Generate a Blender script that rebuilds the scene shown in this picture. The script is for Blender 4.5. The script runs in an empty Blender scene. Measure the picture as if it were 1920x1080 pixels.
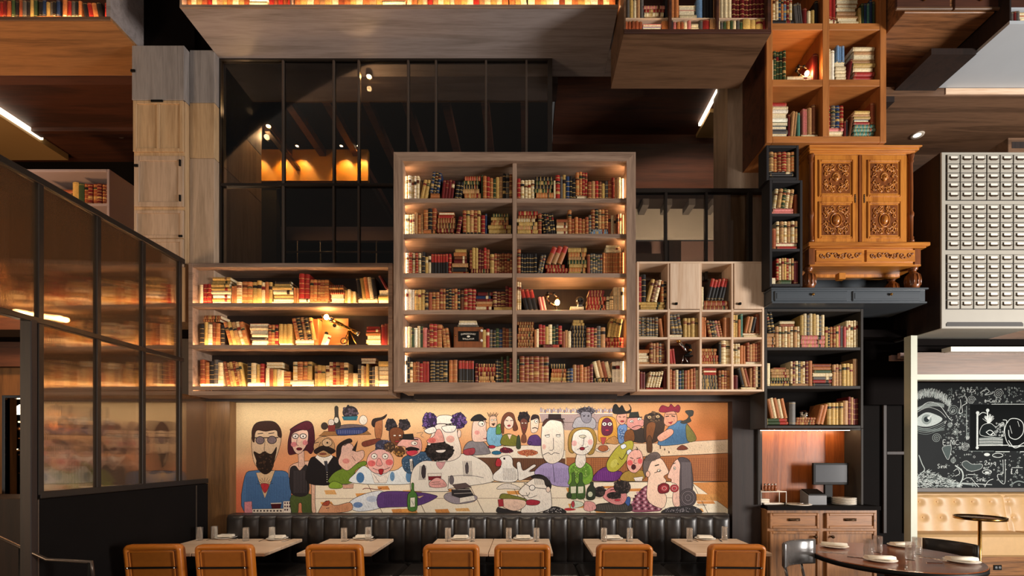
import bpy, math, random
from math import sin, cos, pi, radians
from mathutils import Vector, Matrix
SC = bpy.context.scene
COL = SC.collection
RN = random.Random(11)
# ---------------------------------------------------------------- camera
F, CX, CY, EYE = 880.0, 985.0, 850.0, 1.65     # focal length and vanishing point in the 1920x1080 frame
def X(px, Y): return (px - CX) * Y / F
def Z(py, Y): return EYE - (py - CY) * Y / F
def P(px, py, Y): return (X(px, Y), Y, Z(py, Y))
cam = bpy.data.cameras.new('camera'); camo = bpy.data.objects.new('camera', cam); COL.objects.link(camo)
camo.location = (0, 0, EYE); camo.rotation_euler = (pi/2, 0, 0)
cam.sensor_width = 36; cam.lens = 36*F/1920
cam.shift_x = -(CX-960)/1920; cam.shift_y = (CY-540)/1920
cam.clip_start = .05; cam.clip_end = 100
SC.camera = camo
vs = SC.view_settings
vs.view_transform = 'Standard'; vs.look = 'None'; vs.gamma = 1; vs.use_curve_mapping = False
vs.exposure = 0.5
# ---------------------------------------------------------------- light of the place
W = bpy.data.worlds.new('world'); SC.world = W; W.use_nodes = True
W.node_tree.nodes['Background'].inputs[0].default_value = (.80, .74, .70, 1)
W.node_tree.nodes['Background'].inputs[1].default_value = .05
def aim(o, to): o.rotation_euler = (Vector(to)-o.location).to_track_quat('-Z', 'Y').to_euler()
def area(name, loc, to, sx, sy, power, col):
    l = bpy.data.lights.new(name, 'AREA'); l.shape = 'RECTANGLE'; l.size = sx; l.size_y = sy
    l.energy = power; l.color = col
    o = bpy.data.objects.new(name, l); COL.objects.link(o); o.location = loc; aim(o, to); return o
def spot(name, loc, to, power, col, ang=60, blend=.6, r=.03):
    l = bpy.data.lights.new(name, 'SPOT'); l.energy = power; l.color = col
    l.spot_size = radians(ang); l.spot_blend = blend; l.shadow_soft_size = r
    o = bpy.data.objects.new(name, l); COL.objects.link(o); o.location = loc; aim(o, to); return o
def point(name, loc, power, col, r=.03):
    l = bpy.data.lights.new(name, 'POINT'); l.energy = power; l.color = col; l.shadow_soft_size = r
    o = bpy.data.objects.new(name, l); COL.objects.link(o); o.location = loc; return o
WARM = (1, .52, .22); WARM2 = (1, .66, .40)
# daylight through the street windows, to the right behind the camera, an added warm fill, and the warm room lamps high behind it
area('daylight_window', (9.2, -.4, 1.9), (0.5, 5.0, 3.4), 1.9, 2.6, 640, (1, .94, .88))
area('warm_fill_behind', (-1.0, -5.0, 2.4), (0, 5.2, 3.0), 5.0, 3.0, 70, (1, .84, .70))  # added warm fill from behind the camera, not a window
area('lounge_lamps', (-6.8, .2, 2.0), (-4.5, 5.0, 4.6), 1.6, 1.6, 85, (1, .72, .47))
for lx in (-2.9, -1.2, .4, 2.2): spot('table_lamp', (lx, 2.6, 5.2), (lx, 4.6, .75), 120, (1, .78, .55), 46, .8, .08)
spot('round_table_lamp', (3.6, 2.4, 4.6), (3.3, 4.2, .75), 80, (1, .80, .58), 46, .8, .08)
area('mural_strip', (-.55, 4.96, 2.19), (-.55, 5.25, 1.55), 5.7, .04, 9.5, (1, .93, .84))
# ---------------------------------------------------------------- node materials
MATS = {}
def nmat(name):
    m = bpy.data.materials.new(name); m.use_nodes = True; MATS[name] = m
    nt = m.node_tree; b = nt.nodes['Principled BSDF']
    return m, nt, b
def lin(c):
    """'rrggbb' sRGB -> linear rgba"""
    if not isinstance(c, str): return tuple(c)+(1,) if len(c) == 3 else tuple(c)
    r = [int(c[i:i+2], 16)/255 for i in (0, 2, 4)]
    return tuple(v/12.92 if v <= .04045 else ((v+.055)/1.055)**2.4 for v in r)+(1,)
def plain(name, c, rough=.5, metal=0, var=.12, nscale=14, bump=0, spec=.5, coat=0, emit=None, es=0, alpha=None):
    m, nt, b = nmat(name); c = lin(c)
    b.inputs['Roughness'].default_value = rough; b.inputs['Metallic'].default_value = metal
    b.inputs['Specular IOR Level'].default_value = spec; b.inputs['Coat Weight'].default_value = coat
    tc = nt.nodes.new('ShaderNodeTexCoord'); n = nt.nodes.new('ShaderNodeTexNoise')
    n.inputs['Scale'].default_value = nscale; n.inputs['Detail'].default_value = 4
    nt.links.new(tc.outputs['Object'], n.inputs['Vector'])
    mx = nt.nodes.new('ShaderNodeMix'); mx.data_type = 'RGBA'
    mx.inputs[6].default_value = tuple(v*(1-var) for v in c[:3])+(1,); mx.inputs[7].default_value = tuple(min(1, v*(1+var)) for v in c[:3])+(1,)
    nt.links.new(n.outputs['Fac'], mx.inputs[0]); nt.links.new(mx.outputs[2], b.inputs['Base Color'])
    if bump:
        bp = nt.nodes.new('ShaderNodeBump'); bp.inputs['Strength'].default_value = bump; bp.inputs['Distance'].default_value = .004
        nt.links.new(n.outputs['Fac'], bp.inputs['Height']); nt.links.new(bp.outputs[0], b.inputs['Normal'])
    if emit:
        b.inputs['Emission Color'].default_value = lin(emit); b.inputs['Emission Strength'].default_value = es
    return m
def wood(name, c1, c2, axis='x', scale=1.0, rough=.5, bump=.15, coat=0, ring=6.0):
    """grain runs along axis; two tones, streaks and cathedral figure"""
    m, nt, b = nmat(name); N = nt.nodes.new; L = nt.links.new
    tc = N('ShaderNodeTexCoord'); mp = N('ShaderNodeMapping')
    st = {'x': (.22, 3.2, 3.2), 'y': (3.2, .22, 3.2), 'z': (3.2, 3.2, .22)}[axis]
    mp.inputs['Scale'].default_value = [s*scale for s in st]
    L(tc.outputs['Object'], mp.inputs['Vector'])
    n1 = N('ShaderNodeTexNoise'); n1.inputs['Scale'].default_value = 2.2; n1.inputs['Detail'].default_value = 6; n1.inputs['Distortion'].default_value = .8
    L(mp.outputs[0], n1.inputs['Vector'])
    mul = N('ShaderNodeMath'); mul.operation = 'MULTIPLY'; mul.inputs[1].default_value = ring; L(n1.outputs['Fac'], mul.inputs[0])
    fr = N('ShaderNodeMath'); fr.operation = 'PINGPONG'; fr.inputs[1].default_value = 1; L(mul.outputs[0], fr.inputs[0])
    n2 = N('ShaderNodeTexNoise'); n2.inputs['Scale'].default_value = 26; n2.inputs['Detail'].default_value = 3; L(mp.outputs[0], n2.inputs['Vector'])
    ad = N('ShaderNodeMath'); ad.operation = 'MULTIPLY_ADD'; ad.inputs[1].default_value = .45; L(fr.outputs[0], ad.inputs[0])
    ms = N('ShaderNodeMath'); ms.operation = 'MULTIPLY'; ms.inputs[1].default_value = .75; L(n2.outputs['Fac'], ms.inputs[0]); L(ms.outputs[0], ad.inputs[2])
    rp = N('ShaderNodeValToRGB'); rp.color_ramp.elements[0].position = .18; rp.color_ramp.elements[1].position = .82
    rp.color_ramp.elements[0].color = lin(c2); rp.color_ramp.elements[1].color = lin(c1)
    L(ad.outputs[0], rp.inputs[0]); L(rp.outputs[0], b.inputs['Base Color'])
    b.inputs['Roughness'].default_value = rough; b.inputs['Coat Weight'].default_value = coat; b.inputs['Coat Roughness'].default_value = .2
    bp = N('ShaderNodeBump'); bp.inputs['Strength'].default_value = bump; bp.inputs['Distance'].default_value = .003
    L(ad.outputs[0], bp.inputs['Height']); L(bp.outputs[0], b.inputs['Normal'])
    return m
def attr(name, rough=.6, var=.2, nscale=60, bump=.1, spec=.4, stretch=None):
    """colour from the mesh's own colour attribute, with fine noise"""
    m, nt, b = nmat(name); N = nt.nodes.new; L = nt.links.new
    a = N('ShaderNodeVertexColor'); a.layer_name = 'col'
    tc = N('ShaderNodeTexCoord'); n = N('ShaderNodeTexNoise'); n.inputs['Scale'].default_value = nscale; n.inputs['Detail'].default_value = 4
    if stretch:
        mp = N('ShaderNodeMapping'); mp.inputs['Scale'].default_value = stretch; L(tc.outputs['Object'], mp.inputs[0]); L(mp.outputs[0], n.inputs['Vector'])
    else: L(tc.outputs['Object'], n.inputs['Vector'])
    mr = N('ShaderNodeMapRange'); mr.inputs[1].default_value = .3; mr.inputs[2].default_value = .7; mr.inputs[3].default_value = 1-var; mr.inputs[4].default_value = 1+var
    L(n.outputs['Fac'], mr.inputs[0])
    v = N('ShaderNodeVectorMath'); v.operation = 'SCALE'; L(a.outputs['Color'], v.inputs[0]); L(mr.outputs[0], v.inputs['Scale'])
    L(v.outputs[0], b.inputs['Base Color'])
    b.inputs['Roughness'].default_value = rough; b.inputs['Specular IOR Level'].default_value = spec
    if bump:
        bp = N('ShaderNodeBump'); bp.inputs['Strength'].default_value = bump; bp.inputs['Distance'].default_value = .002
        L(n.outputs['Fac'], bp.inputs['Height']); L(bp.outputs[0], b.inputs['Normal'])
    return m
def emis(name, col, s):
    m = bpy.data.materials.new(name); m.use_nodes = True; nt = m.node_tree; nt.nodes.clear(); MATS[name] = m
    e = nt.nodes.new('ShaderNodeEmission'); o = nt.nodes.new('ShaderNodeOutputMaterial')
    e.inputs[0].default_value = tuple(col)+(1,); e.inputs[1].default_value = s; nt.links.new(e.outputs[0], o.inputs[0]); return m
def pane_mat(name, tint, refl, rough, gloss=(1, 1, 1), reed=0):
    """clear sheet: see-through tint plus a mirror share that grows at grazing angles; reed > 0 adds vertical flutes"""
    m = bpy.data.materials.new(name); m.use_nodes = True; nt = m.node_tree; nt.nodes.clear(); MATS[name] = m
    N = nt.nodes.new; L = nt.links.new
    t = N('ShaderNodeBsdfTransparent'); t.inputs[0].default_value = tuple(tint)+(1,)
    g = N('ShaderNodeBsdfGlossy'); g.inputs[0].default_value = tuple(gloss)+(1,); g.inputs['Roughness'].default_value = rough
    fr = N('ShaderNodeFresnel'); fr.inputs[0].default_value = 1.5
    ad = N('ShaderNodeMath'); ad.operation = 'ADD'; ad.use_clamp = True; ad.inputs[1].default_value = refl; L(fr.outputs[0], ad.inputs[0])
    mx = N('ShaderNodeMixShader'); L(ad.outputs[0], mx.inputs[0]); L(t.outputs[0], mx.inputs[1]); L(g.outputs[0], mx.inputs[2])
    o = N('ShaderNodeOutputMaterial'); L(mx.outputs[0], o.inputs[0])
    if reed:
        df = N('ShaderNodeBsdfDiffuse'); df.inputs[0].default_value = (.42, .29, .18, 1); tl_ = N('ShaderNodeBsdfTranslucent'); tl_.inputs[0].default_value = (.42, .29, .18, 1)
        m1 = N('ShaderNodeMixShader'); L(df.outputs[0], m1.inputs[1]); L(tl_.outputs[0], m1.inputs[2]); m2 = N('ShaderNodeMixShader'); m2.inputs[0].default_value = .08  # brown milky share imitates the warm glow and haze in the panes
        L(mx.outputs[0], m2.inputs[1]); L(m1.outputs[0], m2.inputs[2]); L(m2.outputs[0], o.inputs[0])
        tc = N('ShaderNodeTexCoord'); w = N('ShaderNodeTexWave'); w.bands_direction = 'Y'; w.inputs['Scale'].default_value = reed; L(tc.outputs['Object'], w.inputs[0])
        bp = N('ShaderNodeBump'); bp.inputs['Strength'].default_value = .05; bp.inputs['Distance'].default_value = .002; L(w.outputs['Fac'], bp.inputs['Height']); L(bp.outputs[0], g.inputs['Normal'])
    return m
# ---------------------------------------------------------------- mesh builder
class MB:
    def __init__(s): s.v = []; s.f = []; s.m = []; s.c = []; s.sm = []
    def add(s, vs, fs, m=0, c=None, smooth=False):
        n = len(s.v); s.v += [tuple(p) for p in vs]
        for i, f in enumerate(fs):
            s.f.append(tuple(j+n for j in f)); s.m.append(m); s.c.append(c); s.sm.append(smooth)
        return s
    def box(s, x0, x1, y0, y1, z0, z1, m=0, c=None):
        if x1 < x0: x0, x1 = x1, x0
        if y1 < y0: y0, y1 = y1, y0
        if z1 < z0: z0, z1 = z1, z0
        return s.add([(x0,y0,z0),(x1,y0,z0),(x1,y1,z0),(x0,y1,z0),(x0,y0,z1),(x1,y0,z1),(x1,y1,z1),(x0,y1,z1)],
              [(0,3,2,1),(4,5,6,7),(0,1,5,4),(1,2,6,5),(2,3,7,6),(3,0,4,7)], m, c)
    def cbox(s, x0, x1, y0, y1, z0, z1, b=.004, m=0, c=None):
        """chamfered box"""
        if x1 < x0: x0, x1 = x1, x0
        if y1 < y0: y0, y1 = y1, y0
        if z1 < z0: z0, z1 = z1, z0
        b = min(b, (x1-x0)*.45, (y1-y0)*.45, (z1-z0)*.45)
        V = []; idx = {}
        for i in (0, 1):
            for j in (0, 1):
                for k in (0, 1):
                    cx, cy, cz = (x0, x1)[i], (y0, y1)[j], (z0, z1)[k]
                    dx, dy, dz = (b, -b)[i], (b, -b)[j], (b, -b)[k]
                    for a, p in (('x', (cx, cy+dy, cz+dz)), ('y', (cx+dx, cy, cz+dz)), ('z', (cx+dx, cy+dy, cz))):
                        idx[i, j, k, a] = len(V); V.append(p)
        g = lambda i, j, k, a: idx[i, j, k, a]
        Fs = []
        def q(*ids): Fs.append(tuple(ids))
        q(g(0,0,0,'x'), g(0,0,1,'x'), g(0,1,1,'x'), g(0,1,0,'x')); q(g(1,0,0,'x'), g(1,1,0,'x'), g(1,1,1,'x'), g(1,0,1,'x'))
        q(g(0,0,0,'y'), g(1,0,0,'y'), g(1,0,1,'y'), g(0,0,1,'y')); q(g(0,1,0,'y'), g(0,1,1,'y'), g(1,1,1,'y'), g(1,1,0,'y'))
        q(g(0,0,0,'z'), g(0,1,0,'z'), g(1,1,0,'z'), g(1,0,0,'z')); q(g(0,0,1,'z'), g(1,0,1,'z'), g(1,1,1,'z'), g(0,1,1,'z'))
        for i in (0, 1):
            for j in (0, 1):
                q(g(i,j,0,'x'), g(i,j,0,'y'), g(i,j,1,'y'), g(i,j,1,'x'))
                q(g(i,0,j,'x'), g(i,0,j,'z'), g(i,1,j,'z'), g(i,1,j,'x'))
                q(g(0,i,j,'y'), g(0,i,j,'z'), g(1,i,j,'z'), g(1,i,j,'y'))
                for k in (0, 1): q(g(i,j,k,'x'), g(i,j,k,'y'), g(i,j,k,'z'))
        return s.add(V, Fs, m, c)
    def prism(s, pts, axis, a0, a1, m=0, c=None, smooth=False):
        """2-D outline extruded along axis: x -> (y,z) points, y -> (x,z), z -> (x,y)"""
        mk = {'x': lambda p, a: (a, p[0], p[1]), 'y': lambda p, a: (p[0], a, p[1]), 'z': lambda p, a: (p[0], p[1], a)}[axis]
        n = len(pts); V = [mk(p, a0) for p in pts]+[mk(p, a1) for p in pts]
        s.add(V, [tuple(range(n))[::-1], tuple(range(n, 2*n))], m, c)
        s.f += []  # caps flat, sides may be smooth
        base = len(s.v)-2*n
        for i in range(n):
            j = (i+1) % n
            s.f.append((base+i, base+j, base+n+j, base+n+i)); s.m.append(m); s.c.append(c); s.sm.append(smooth)
        return s
    def lathe(s, prof, ctr=(0,0,0), n=20, m=0, c=None, axis='z', smooth=True):
        V = []; Fs = []
        for r, h in prof:
            for i in range(n):
                a = 2*pi*i/n; p = (r*cos(a), r*sin(a), h)
                if axis == 'y': p = (p[0], p[2], p[1])
                if axis == 'x': p = (p[2], p[0], p[1])
                V.append((ctr[0]+p[0], ctr[1]+p[1], ctr[2]+p[2]))
        for k in range(len(prof)-1):
            for i in range(n):
                j = (i+1) % n; Fs.append((k*n+i, k*n+j, (k+1)*n+j, (k+1)*n+i))
        if prof[0][0] > 1e-6: Fs.append(tuple(range(n))[::-1])
        if prof[-1][0] > 1e-6: Fs.append(tuple((len(prof)-1)*n+i for i in range(n)))
        return s.add(V, Fs, m, c, smooth)
    def tube(s, path, r, n=8, m=0, c=None, closed=False, smooth=True):
        path = [Vector(p) for p in path]; V = []; Fs = []; K = len(path)
        rs = r if isinstance(r, (list, tuple)) else [r]*K
        up = None
        for k in range(K):
            a = path[(k-1) % K] if (k > 0 or closed) else path[k]; b = path[(k+1) % K] if (k < K-1 or closed) else path[k]
            t = (b-a)
            t = t.normalized() if t.length > 1e-9 else Vector((0, 0, 1))
            if up is None: up = Vector((0, 0, 1)) if abs(t.z) < .9 else Vector((1, 0, 0))
            u = (up-t*up.dot(t))
            u = u.normalized() if u.length > 1e-6 else t.orthogonal().normalized()
            up = u; w = t.cross(u)
            for i in range(n):
                an = 2*pi*i/n; V.append(path[k]+rs[k]*(u*cos(an)+w*sin(an)))
        for k in range(K if closed else K-1):
            k2 = (k+1) % K
            for i in range(n):
                j = (i+1) % n; Fs.append((k*n+i, k*n+j, k2*n+j, k2*n+i))
        if not closed: Fs += [tuple(range(n))[::-1], tuple((K-1)*n+i for i in range(n))]
        return s.add(V, Fs, m, c, smooth)
    def ball(s, ctr, rx, ry=None, rz=None, n=12, k=8, m=0, c=None):
        ry = ry or rx; rz = rz or rx; V = []; Fs = []
        for j in range(1, k):
            for i in range(n):
                a = 2*pi*i/n; b = pi*j/k
                V.append((ctr[0]+rx*sin(b)*cos(a), ctr[1]+ry*sin(b)*sin(a), ctr[2]+rz*cos(b)))
        V += [(ctr[0], ctr[1], ctr[2]+rz), (ctr[0], ctr[1], ctr[2]-rz)]; t, bt = len(V)-2, len(V)-1
        for j in range(k-2):
            for i in range(n): Fs.append((j*n+i, (j+1)*n+i, (j+1)*n+(i+1) % n, j*n+(i+1) % n))
        for i in range(n): Fs.append((t, i, (i+1) % n)); Fs.append((bt, (k-2)*n+(i+1) % n, (k-2)*n+i))
        return s.add(V, Fs, m, c, True)
    def xf(s, M, i0=0):
        for i in range(i0, len(s.v)): s.v[i] = tuple(M @ Vector(s.v[i]))
        return s
def mesh(name, mb, mats, org=(0, 0, 0)):
    me = bpy.data.meshes.new(name)
    o = org
    me.from_pydata([(a-o[0], b-o[1], c-o[2]) for a, b, c in mb.v], [], mb.f)
    for m in (mats if isinstance(mats, (list, tuple)) else [mats]): me.materials.append(MATS[m] if isinstance(m, str) else m)
    if any(mb.m): me.polygons.foreach_set('material_index', mb.m)
    if any(mb.sm): me.polygons.foreach_set('use_smooth', mb.sm)
    if any(c is not None for c in mb.c):
        a = me.color_attributes.new('col', 'FLOAT_COLOR', 'CORNER'); buf = []
        for f, c in zip(mb.f, mb.c):
            if c is not None and isinstance(c, list):
                for q in c: buf += list(q[:3])+[1]
            else: buf += (list((c or (.5, .5, .5))[:3])+[1])*len(f)
        a.data.foreach_set('color', buf)
    me.update(); return me
def tag(o, label=None, cat=None, group=None, kind=None):
    if label: o['label'] = label
    if cat: o['category'] = cat
    if group: o['group'] = group
    if kind: o['kind'] = kind
    return o
def thing(name, label, cat, loc=(0, 0, 0), rz=0, group=None, kind=None):
    o = bpy.data.objects.new(name, None); COL.objects.link(o); o.empty_display_size = .1
    o.location = loc; o.rotation_euler = (0, 0, rz); tag(o, label, cat, group, kind); return o
ORG = {}
def org_of(p): return ORG.get(p.name, tuple(p.location)) if p else (0, 0, 0)
def part(name, mb, mats, parent, label=None, local=False, kind=None):
    """child mesh; builder coordinates are world ones unless local"""
    me = mesh(name, mb, mats, (0, 0, 0) if local else org_of(parent))
    o = bpy.data.objects.new(name, me); COL.objects.link(o); o.parent = parent
    ORG[o.name] = org_of(parent)
    tag(o, label, kind=kind); return o
def inst(me, name, parent, loc=(0, 0, 0), rot=(0, 0, 0), label=None):
    """another child that shares mesh data; loc in world, parents here are never rotated"""
    o = bpy.data.objects.new(name, me); COL.objects.link(o); o.parent = parent
    g = org_of(parent); o.location = (loc[0]-g[0], loc[1]-g[1], loc[2]-g[2]); o.rotation_euler = rot
    ORG[o.name] = tuple(loc); tag(o, label); return o
def solo(name, mb, mats, label, cat, org=(0, 0, 0), group=None, kind=None):
    me = mesh(name, mb, mats, org); o = bpy.data.objects.new(name, me); COL.objects.link(o); o.location = org
    ORG[o.name] = tuple(org); return tag(o, label, cat, group, kind)
def struct(name, mb, mats, label, cat=None): return solo(name, mb, mats, label, cat, kind='structure')
def copy_tree(o, parent=None, loc=None):
    c = o.copy(); COL.objects.link(c); c.parent = parent
    if loc is not None: c.location = loc
    for ch in list(o.children): copy_tree(ch, c)
    return c
# ---------------------------------------------------------------- materials
wood('oak_grey', 'a58a76', '6d5647', 'x', 1.2, .55)
wood('oak_grey_v', 'a58a76', '6d5647', 'z', 1.2, .55)
wood('oak_soffit', 'a59a98', '80756f', 'x', 1.0, .5)
wood('oak_pale', 'ecd0b4', 'd0aa88', 'z', 1.1, .5)
wood('oak_pale_x', 'ecd0b4', 'd0aa88', 'x', 1.1, .5)
wood('oak_brown', 'ae7d50', '745236', 'x', .9, .45)
wood('oak_brown_y', '9c6a44', '4f3423', 'x', 1.3, .4, ring=9)
wood('oak_amber', 'bd783f', '91572b', 'x', 1.0, .42)
wood('oak_amber_v', 'bd783f', '91572b', 'z', 1.0, .42)
wood('walnut_dark', '522c1b', '28140c', 'x', .8, .62)
wood('walnut_soffit', '7a5a42', '46301f', 'x', .8, .45)
wood('walnut_black', '291a14', '140c09', 'z', .9, .6)
wood('column_oak', 'c4a37c', '9c7c58', 'z', 1.3, .55)
wood('column_grey', '98908c', '77706d', 'z', 1.3, .6)
wood('column_tan', 'bba189', '978069', 'z', 1.2, .55)
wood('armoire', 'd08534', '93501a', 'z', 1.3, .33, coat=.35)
wood('armoire_x', 'd08534', '93501a', 'x', 1.3, .33, coat=.35)
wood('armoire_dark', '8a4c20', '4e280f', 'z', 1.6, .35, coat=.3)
wood('maple', 'e6c9ac', 'c9a585', 'x', 1.0, .4)
wood('table_red', '8a4a24', '4d2412', 'x', 1.0, .22, coat=.5)
wood('station', 'a06c3e', '583a21', 'z', 1.4, .4)
wood('station_x', 'a06c3e', '583a21', 'x', 1.4, .4)
wood('niche_panel', 'a15a2a', '703a1a', 'z', 1.5, .35)
wood('floor_wood', '4a3426', '2b1d15', 'x', .7, .4)
wood('brown_wall', '75522f', '4a331d', 'z', 1.2, .5)
plain('charcoal', '383431', .6, 0, .15, 8, spec=.2)
plain('charcoal_light', '6e6864', .55, 0, .12, 8)
plain('black_wall', '14100e', .8, 0, .2, 3, spec=.06)
plain('black_panel', '141110', .8, 0, .15, 5, spec=.06)
plain('near_black', '0c0706', .8, 0, .1, 4, spec=.06)
plain('steel_dark', '3a332e', .35, .6, .1, 20)
plain('steel_mid', '6a5e55', .32, .7, .1, 20)
plain('chrome', 'c8c4c0', .15, 1, .03, 20)
plain('brass', 'b98a46', .22, 1, .08, 20)
plain('bronze', '5a4634', .35, .8, .1, 20)
plain('blue_grey', '4a5158', .38, 0, .08, 6, coat=.15)
plain('slate', '302e2f', .6, 0, .1, 8, spec=.2)
plain('catalog', 'b4afa3', .5, 0, .05, 10)
plain('catalog_line', '2c2622', .5)
plain('catalog_card', 'f4efe4', .6, 0, .03)
plain('lavender_grey', '9a8c90', .6, 0, .06, 5)
plain('blue_soffit', 'b9c0c6', .55, 0, .05, 4)
plain('ceiling_white', 'cfc3b2', .7, 0, .04, 4)
plain('ceiling_tan', '9a7a4c', .6, 0, .06, 4)
plain('leather_black', '2a2624', .33, 0, .2, 30, bump=.25)
plain('leather_tan', 'b8691e', .36, 0, .14, 26, bump=.2, coat=.1)
plain('leather_tan_panel', '9a5718', .42, 0, .16, 26, bump=.2)
plain('leather_gold', 'd6ad78', .42, 0, .1, 18, bump=.15)
plain('leather_grey', '5a5654', .25, 0, .12, 20, bump=.1, coat=.3)
plain('china', 'f1e9dc', .25, 0, .03)
plain('linen', 'f4ead9', .8, 0, .05, 60, bump=.2)
plain('plastic_black', '121110', .45, 0, .1, spec=.15)
plain('plastic_grey', '6f7072', .4, 0, .08)
plain('screen', '5b5d61', .15, 0, .12, 3)
plain('white_metal', 'e8e2d6', .35, 0, .04)
plain('post_paint', 'c9ccb8', .45, 0, .05)
plain('board_black', '1a1e20', .6, 0, .25, 3, spec=.15)
plain('frame_wood', '6b5236', .5, 0, .2, 20)
plain('skull', '2a2522', .25, 0, .2, 30, coat=.3)
plain('gold_wall', 'b0761f', .4, 0, .25, 5)
plain('pinkish', 'a58478', .6, 0, .08, 4)
plain('green_board', '2c5a34', .5, 0, .15, 6)
attr('books', .5, .22, 90, .25)
attr('print', .6, .13, 160, 0, .3)
attr('chalk', .8, .25, 120, 0, .1)
emis('led', (1, .62, .32), 50)
emis('led_soft', (1, .72, .42), 9)
emis('bulb', (1, .62, .22), 120)
emis('downlight', (1, .80, .52), 14)
emis('slot_light', (1, .86, .66), 2.2)
pane_mat('clear_pane', (.74, .69, .63), .01, .02)
pane_mat('reeded_pane', (.66, .54, .40), .32, .02, (1, .86, .70), reed=60)
def glass_mat():
    m = pane_mat('tumbler', (.985, .98, .97), .03, .03); nt = m.node_tree
    ad = [n for n in nt.nodes if n.type == 'MATH'][0]; ad.operation = 'MULTIPLY'; ad.inputs[1].default_value = .45
    mx = [n for n in nt.nodes if n.type == 'MIX_SHADER'][0]; out = [n for n in nt.nodes if n.type == 'OUTPUT_MATERIAL'][0]
    d = nt.nodes.new('ShaderNodeBsdfDiffuse'); d.inputs[0].default_value = (.9, .87, .82, 1); m2 = nt.nodes.new('ShaderNodeMixShader'); m2.inputs[0].default_value = .05
    nt.links.new(mx.outputs[0], m2.inputs[1]); nt.links.new(d.outputs[0], m2.inputs[2]); nt.links.new(m2.outputs[0], out.inputs[0])
glass_mat()
# ================================================================ the setting
YL, YB, YG, YW, YM = 4.79, 4.43, 4.79, 4.95, 5.25
def S1(name, m, label, *boxes, cat=None):
    b = MB()
    for q in boxes: b.box(*q)
    return struct(name, b, m, label, cat)
S1('floor', 'floor_wood', 'dark plank floor of the dining room', (-10, 9, -6, 12, -.06, 0), cat='floor')
S1('wall_back', 'walnut_black', 'dark wall behind the mural and banquette', (-3.75, 2.66, 5.27, 5.42, 0, 2.9), cat='wall')
S1('trim_1', 'walnut_black', 'dark timber soffit running above the mural', (-3.75, 2.66, 5.12, 5.27, Z(754, 5.2), 2.9), cat='trim')
S1('trim_2', 'brown_wall', 'oak pilaster beside the left end of the mural', (X(394, 5.2), X(438, 5.2), 5.13, 5.27, 0, Z(752, 5.2)), cat='trim')
S1('trim_3', 'walnut_black', 'dark timber jamb between mural and server station', (X(1368, 5.2), X(1420, 5.2), 5.13, 5.27, 0, Z(735, 5.2)), cat='trim')
S1('floor_mezzanine', 'near_black', 'upper floor slab behind the hanging bookcases', (-9, 4.2, 5.12, 11, 2.92, 3.0), cat='floor')
# --- stepped ceilings over the upper floor
b = MB(); b.box(-4.0, .33, 5.46, 11, 5.90, 6.0)
ce = struct('ceiling_mezzanine', b, 'near_black', 'dark upper ceiling with exposed rafters behind the steel window', 'ceiling')
rf = MB(); rf.box(-.045, .045, 0, 5.0, -.10, 0)
rm = mesh('rafter', rf, 'walnut_dark')
for i in range(8): inst(rm, 'rafter', ce, (-3.3+.47*i, 5.46, 5.90))
S1('trim_4', 'walnut_black', 'deep grey ceiling beam just inside the steel window', (-3.2, .36, 5.19, 5.46, 5.74, 5.95), cat='trim')
S1('wall_gold', 'gold_wall', 'golden timber bulkhead washed by small downlights', (-4.2, X(690, 6.56), 6.56, 6.62, 5.46, 5.90), cat='wall')
S1('ceiling_low', 'walnut_black', 'low dark ceiling below the golden bulkhead', (-6, X(690, 6.56), 6.62, 7.87, 5.45, 5.52), cat='ceiling')
S1('wall_bulkhead', 'pinkish', 'pale band of wall under the low upper ceiling', (-6, -1.4, 7.87, 7.95, 5.22, 5.46), cat='wall')
S1('ceiling_far', 'near_black', 'black far ceiling of the upper floor', (-6, 1.0, 7.95, 10.6, 5.22, 5.3), cat='ceiling')
S1('wall_far', 'black_wall', 'black far wall of the upper floor', (-9, 4.2, 10.6, 10.7, 2.9, 6.2), cat='wall')
# --- dark walnut ceilings right of the steel window
S1('ceiling_walnut', 'walnut_dark', 'dark walnut ceiling boards right of the steel window', (.36, 2.75, 5.19, 6.17, 5.84, 5.95), (.36, 2.75, 6.17, 6.2, 5.72, 5.95), (.36, 3.5, 6.2, 7.32, 5.72, 5.80), cat='ceiling')
S1('ceiling_patch', 'ceiling_tan', 'small tan ceiling panel beside a slim light slot', (2.24, 2.75, 5.70, 6.16, 5.79, 5.838), cat='ceiling')
b = MB(); b.box(2.195, 2.225, 5.40, 5.95, 5.80, 5.838)
solo('slot_light', b, 'slot_light', 'slim light slot in the dark walnut ceiling boards', 'light', (2.2, 5.4, 5.80))
S1('wall_lobby', 'ceiling_white', 'cream bulkhead of the lobby behind the low rail window', (.36, 3.5, 7.62, 7.7, 5.15, 5.62), cat='wall')
S1('ceiling_lobby', 'walnut_black', 'dark raftered ceiling of the lobby beyond the rail window', (.36, 3.5, 7.32, 7.62, 5.62, 5.70), cat='ceiling')
rl = mesh('rafter', MB().box(-.05, .05, 0, .31, -.1, 0), 'charcoal_light')
for i in range(7): inst(rl, 'rafter', bpy.data.objects['ceiling_lobby'], (.8+.36*i, 7.315, 5.62))
S1('wall_lobby_back', 'pinkish', 'dim rosy far wall of the lobby', (.36, 3.8, 8.3, 8.4, 3.0, 5.4), cat='wall')
S1('trim_5', 'walnut_black', 'dark post between the rail window and lobby', (X(1262, 7.5), X(1285, 7.5), 7.7, 7.8, 3.0, 5.2), (X(1192, 7.5), X(1250, 7.5), 7.75, 7.85, 4.3, 4.95), cat='trim')
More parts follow.
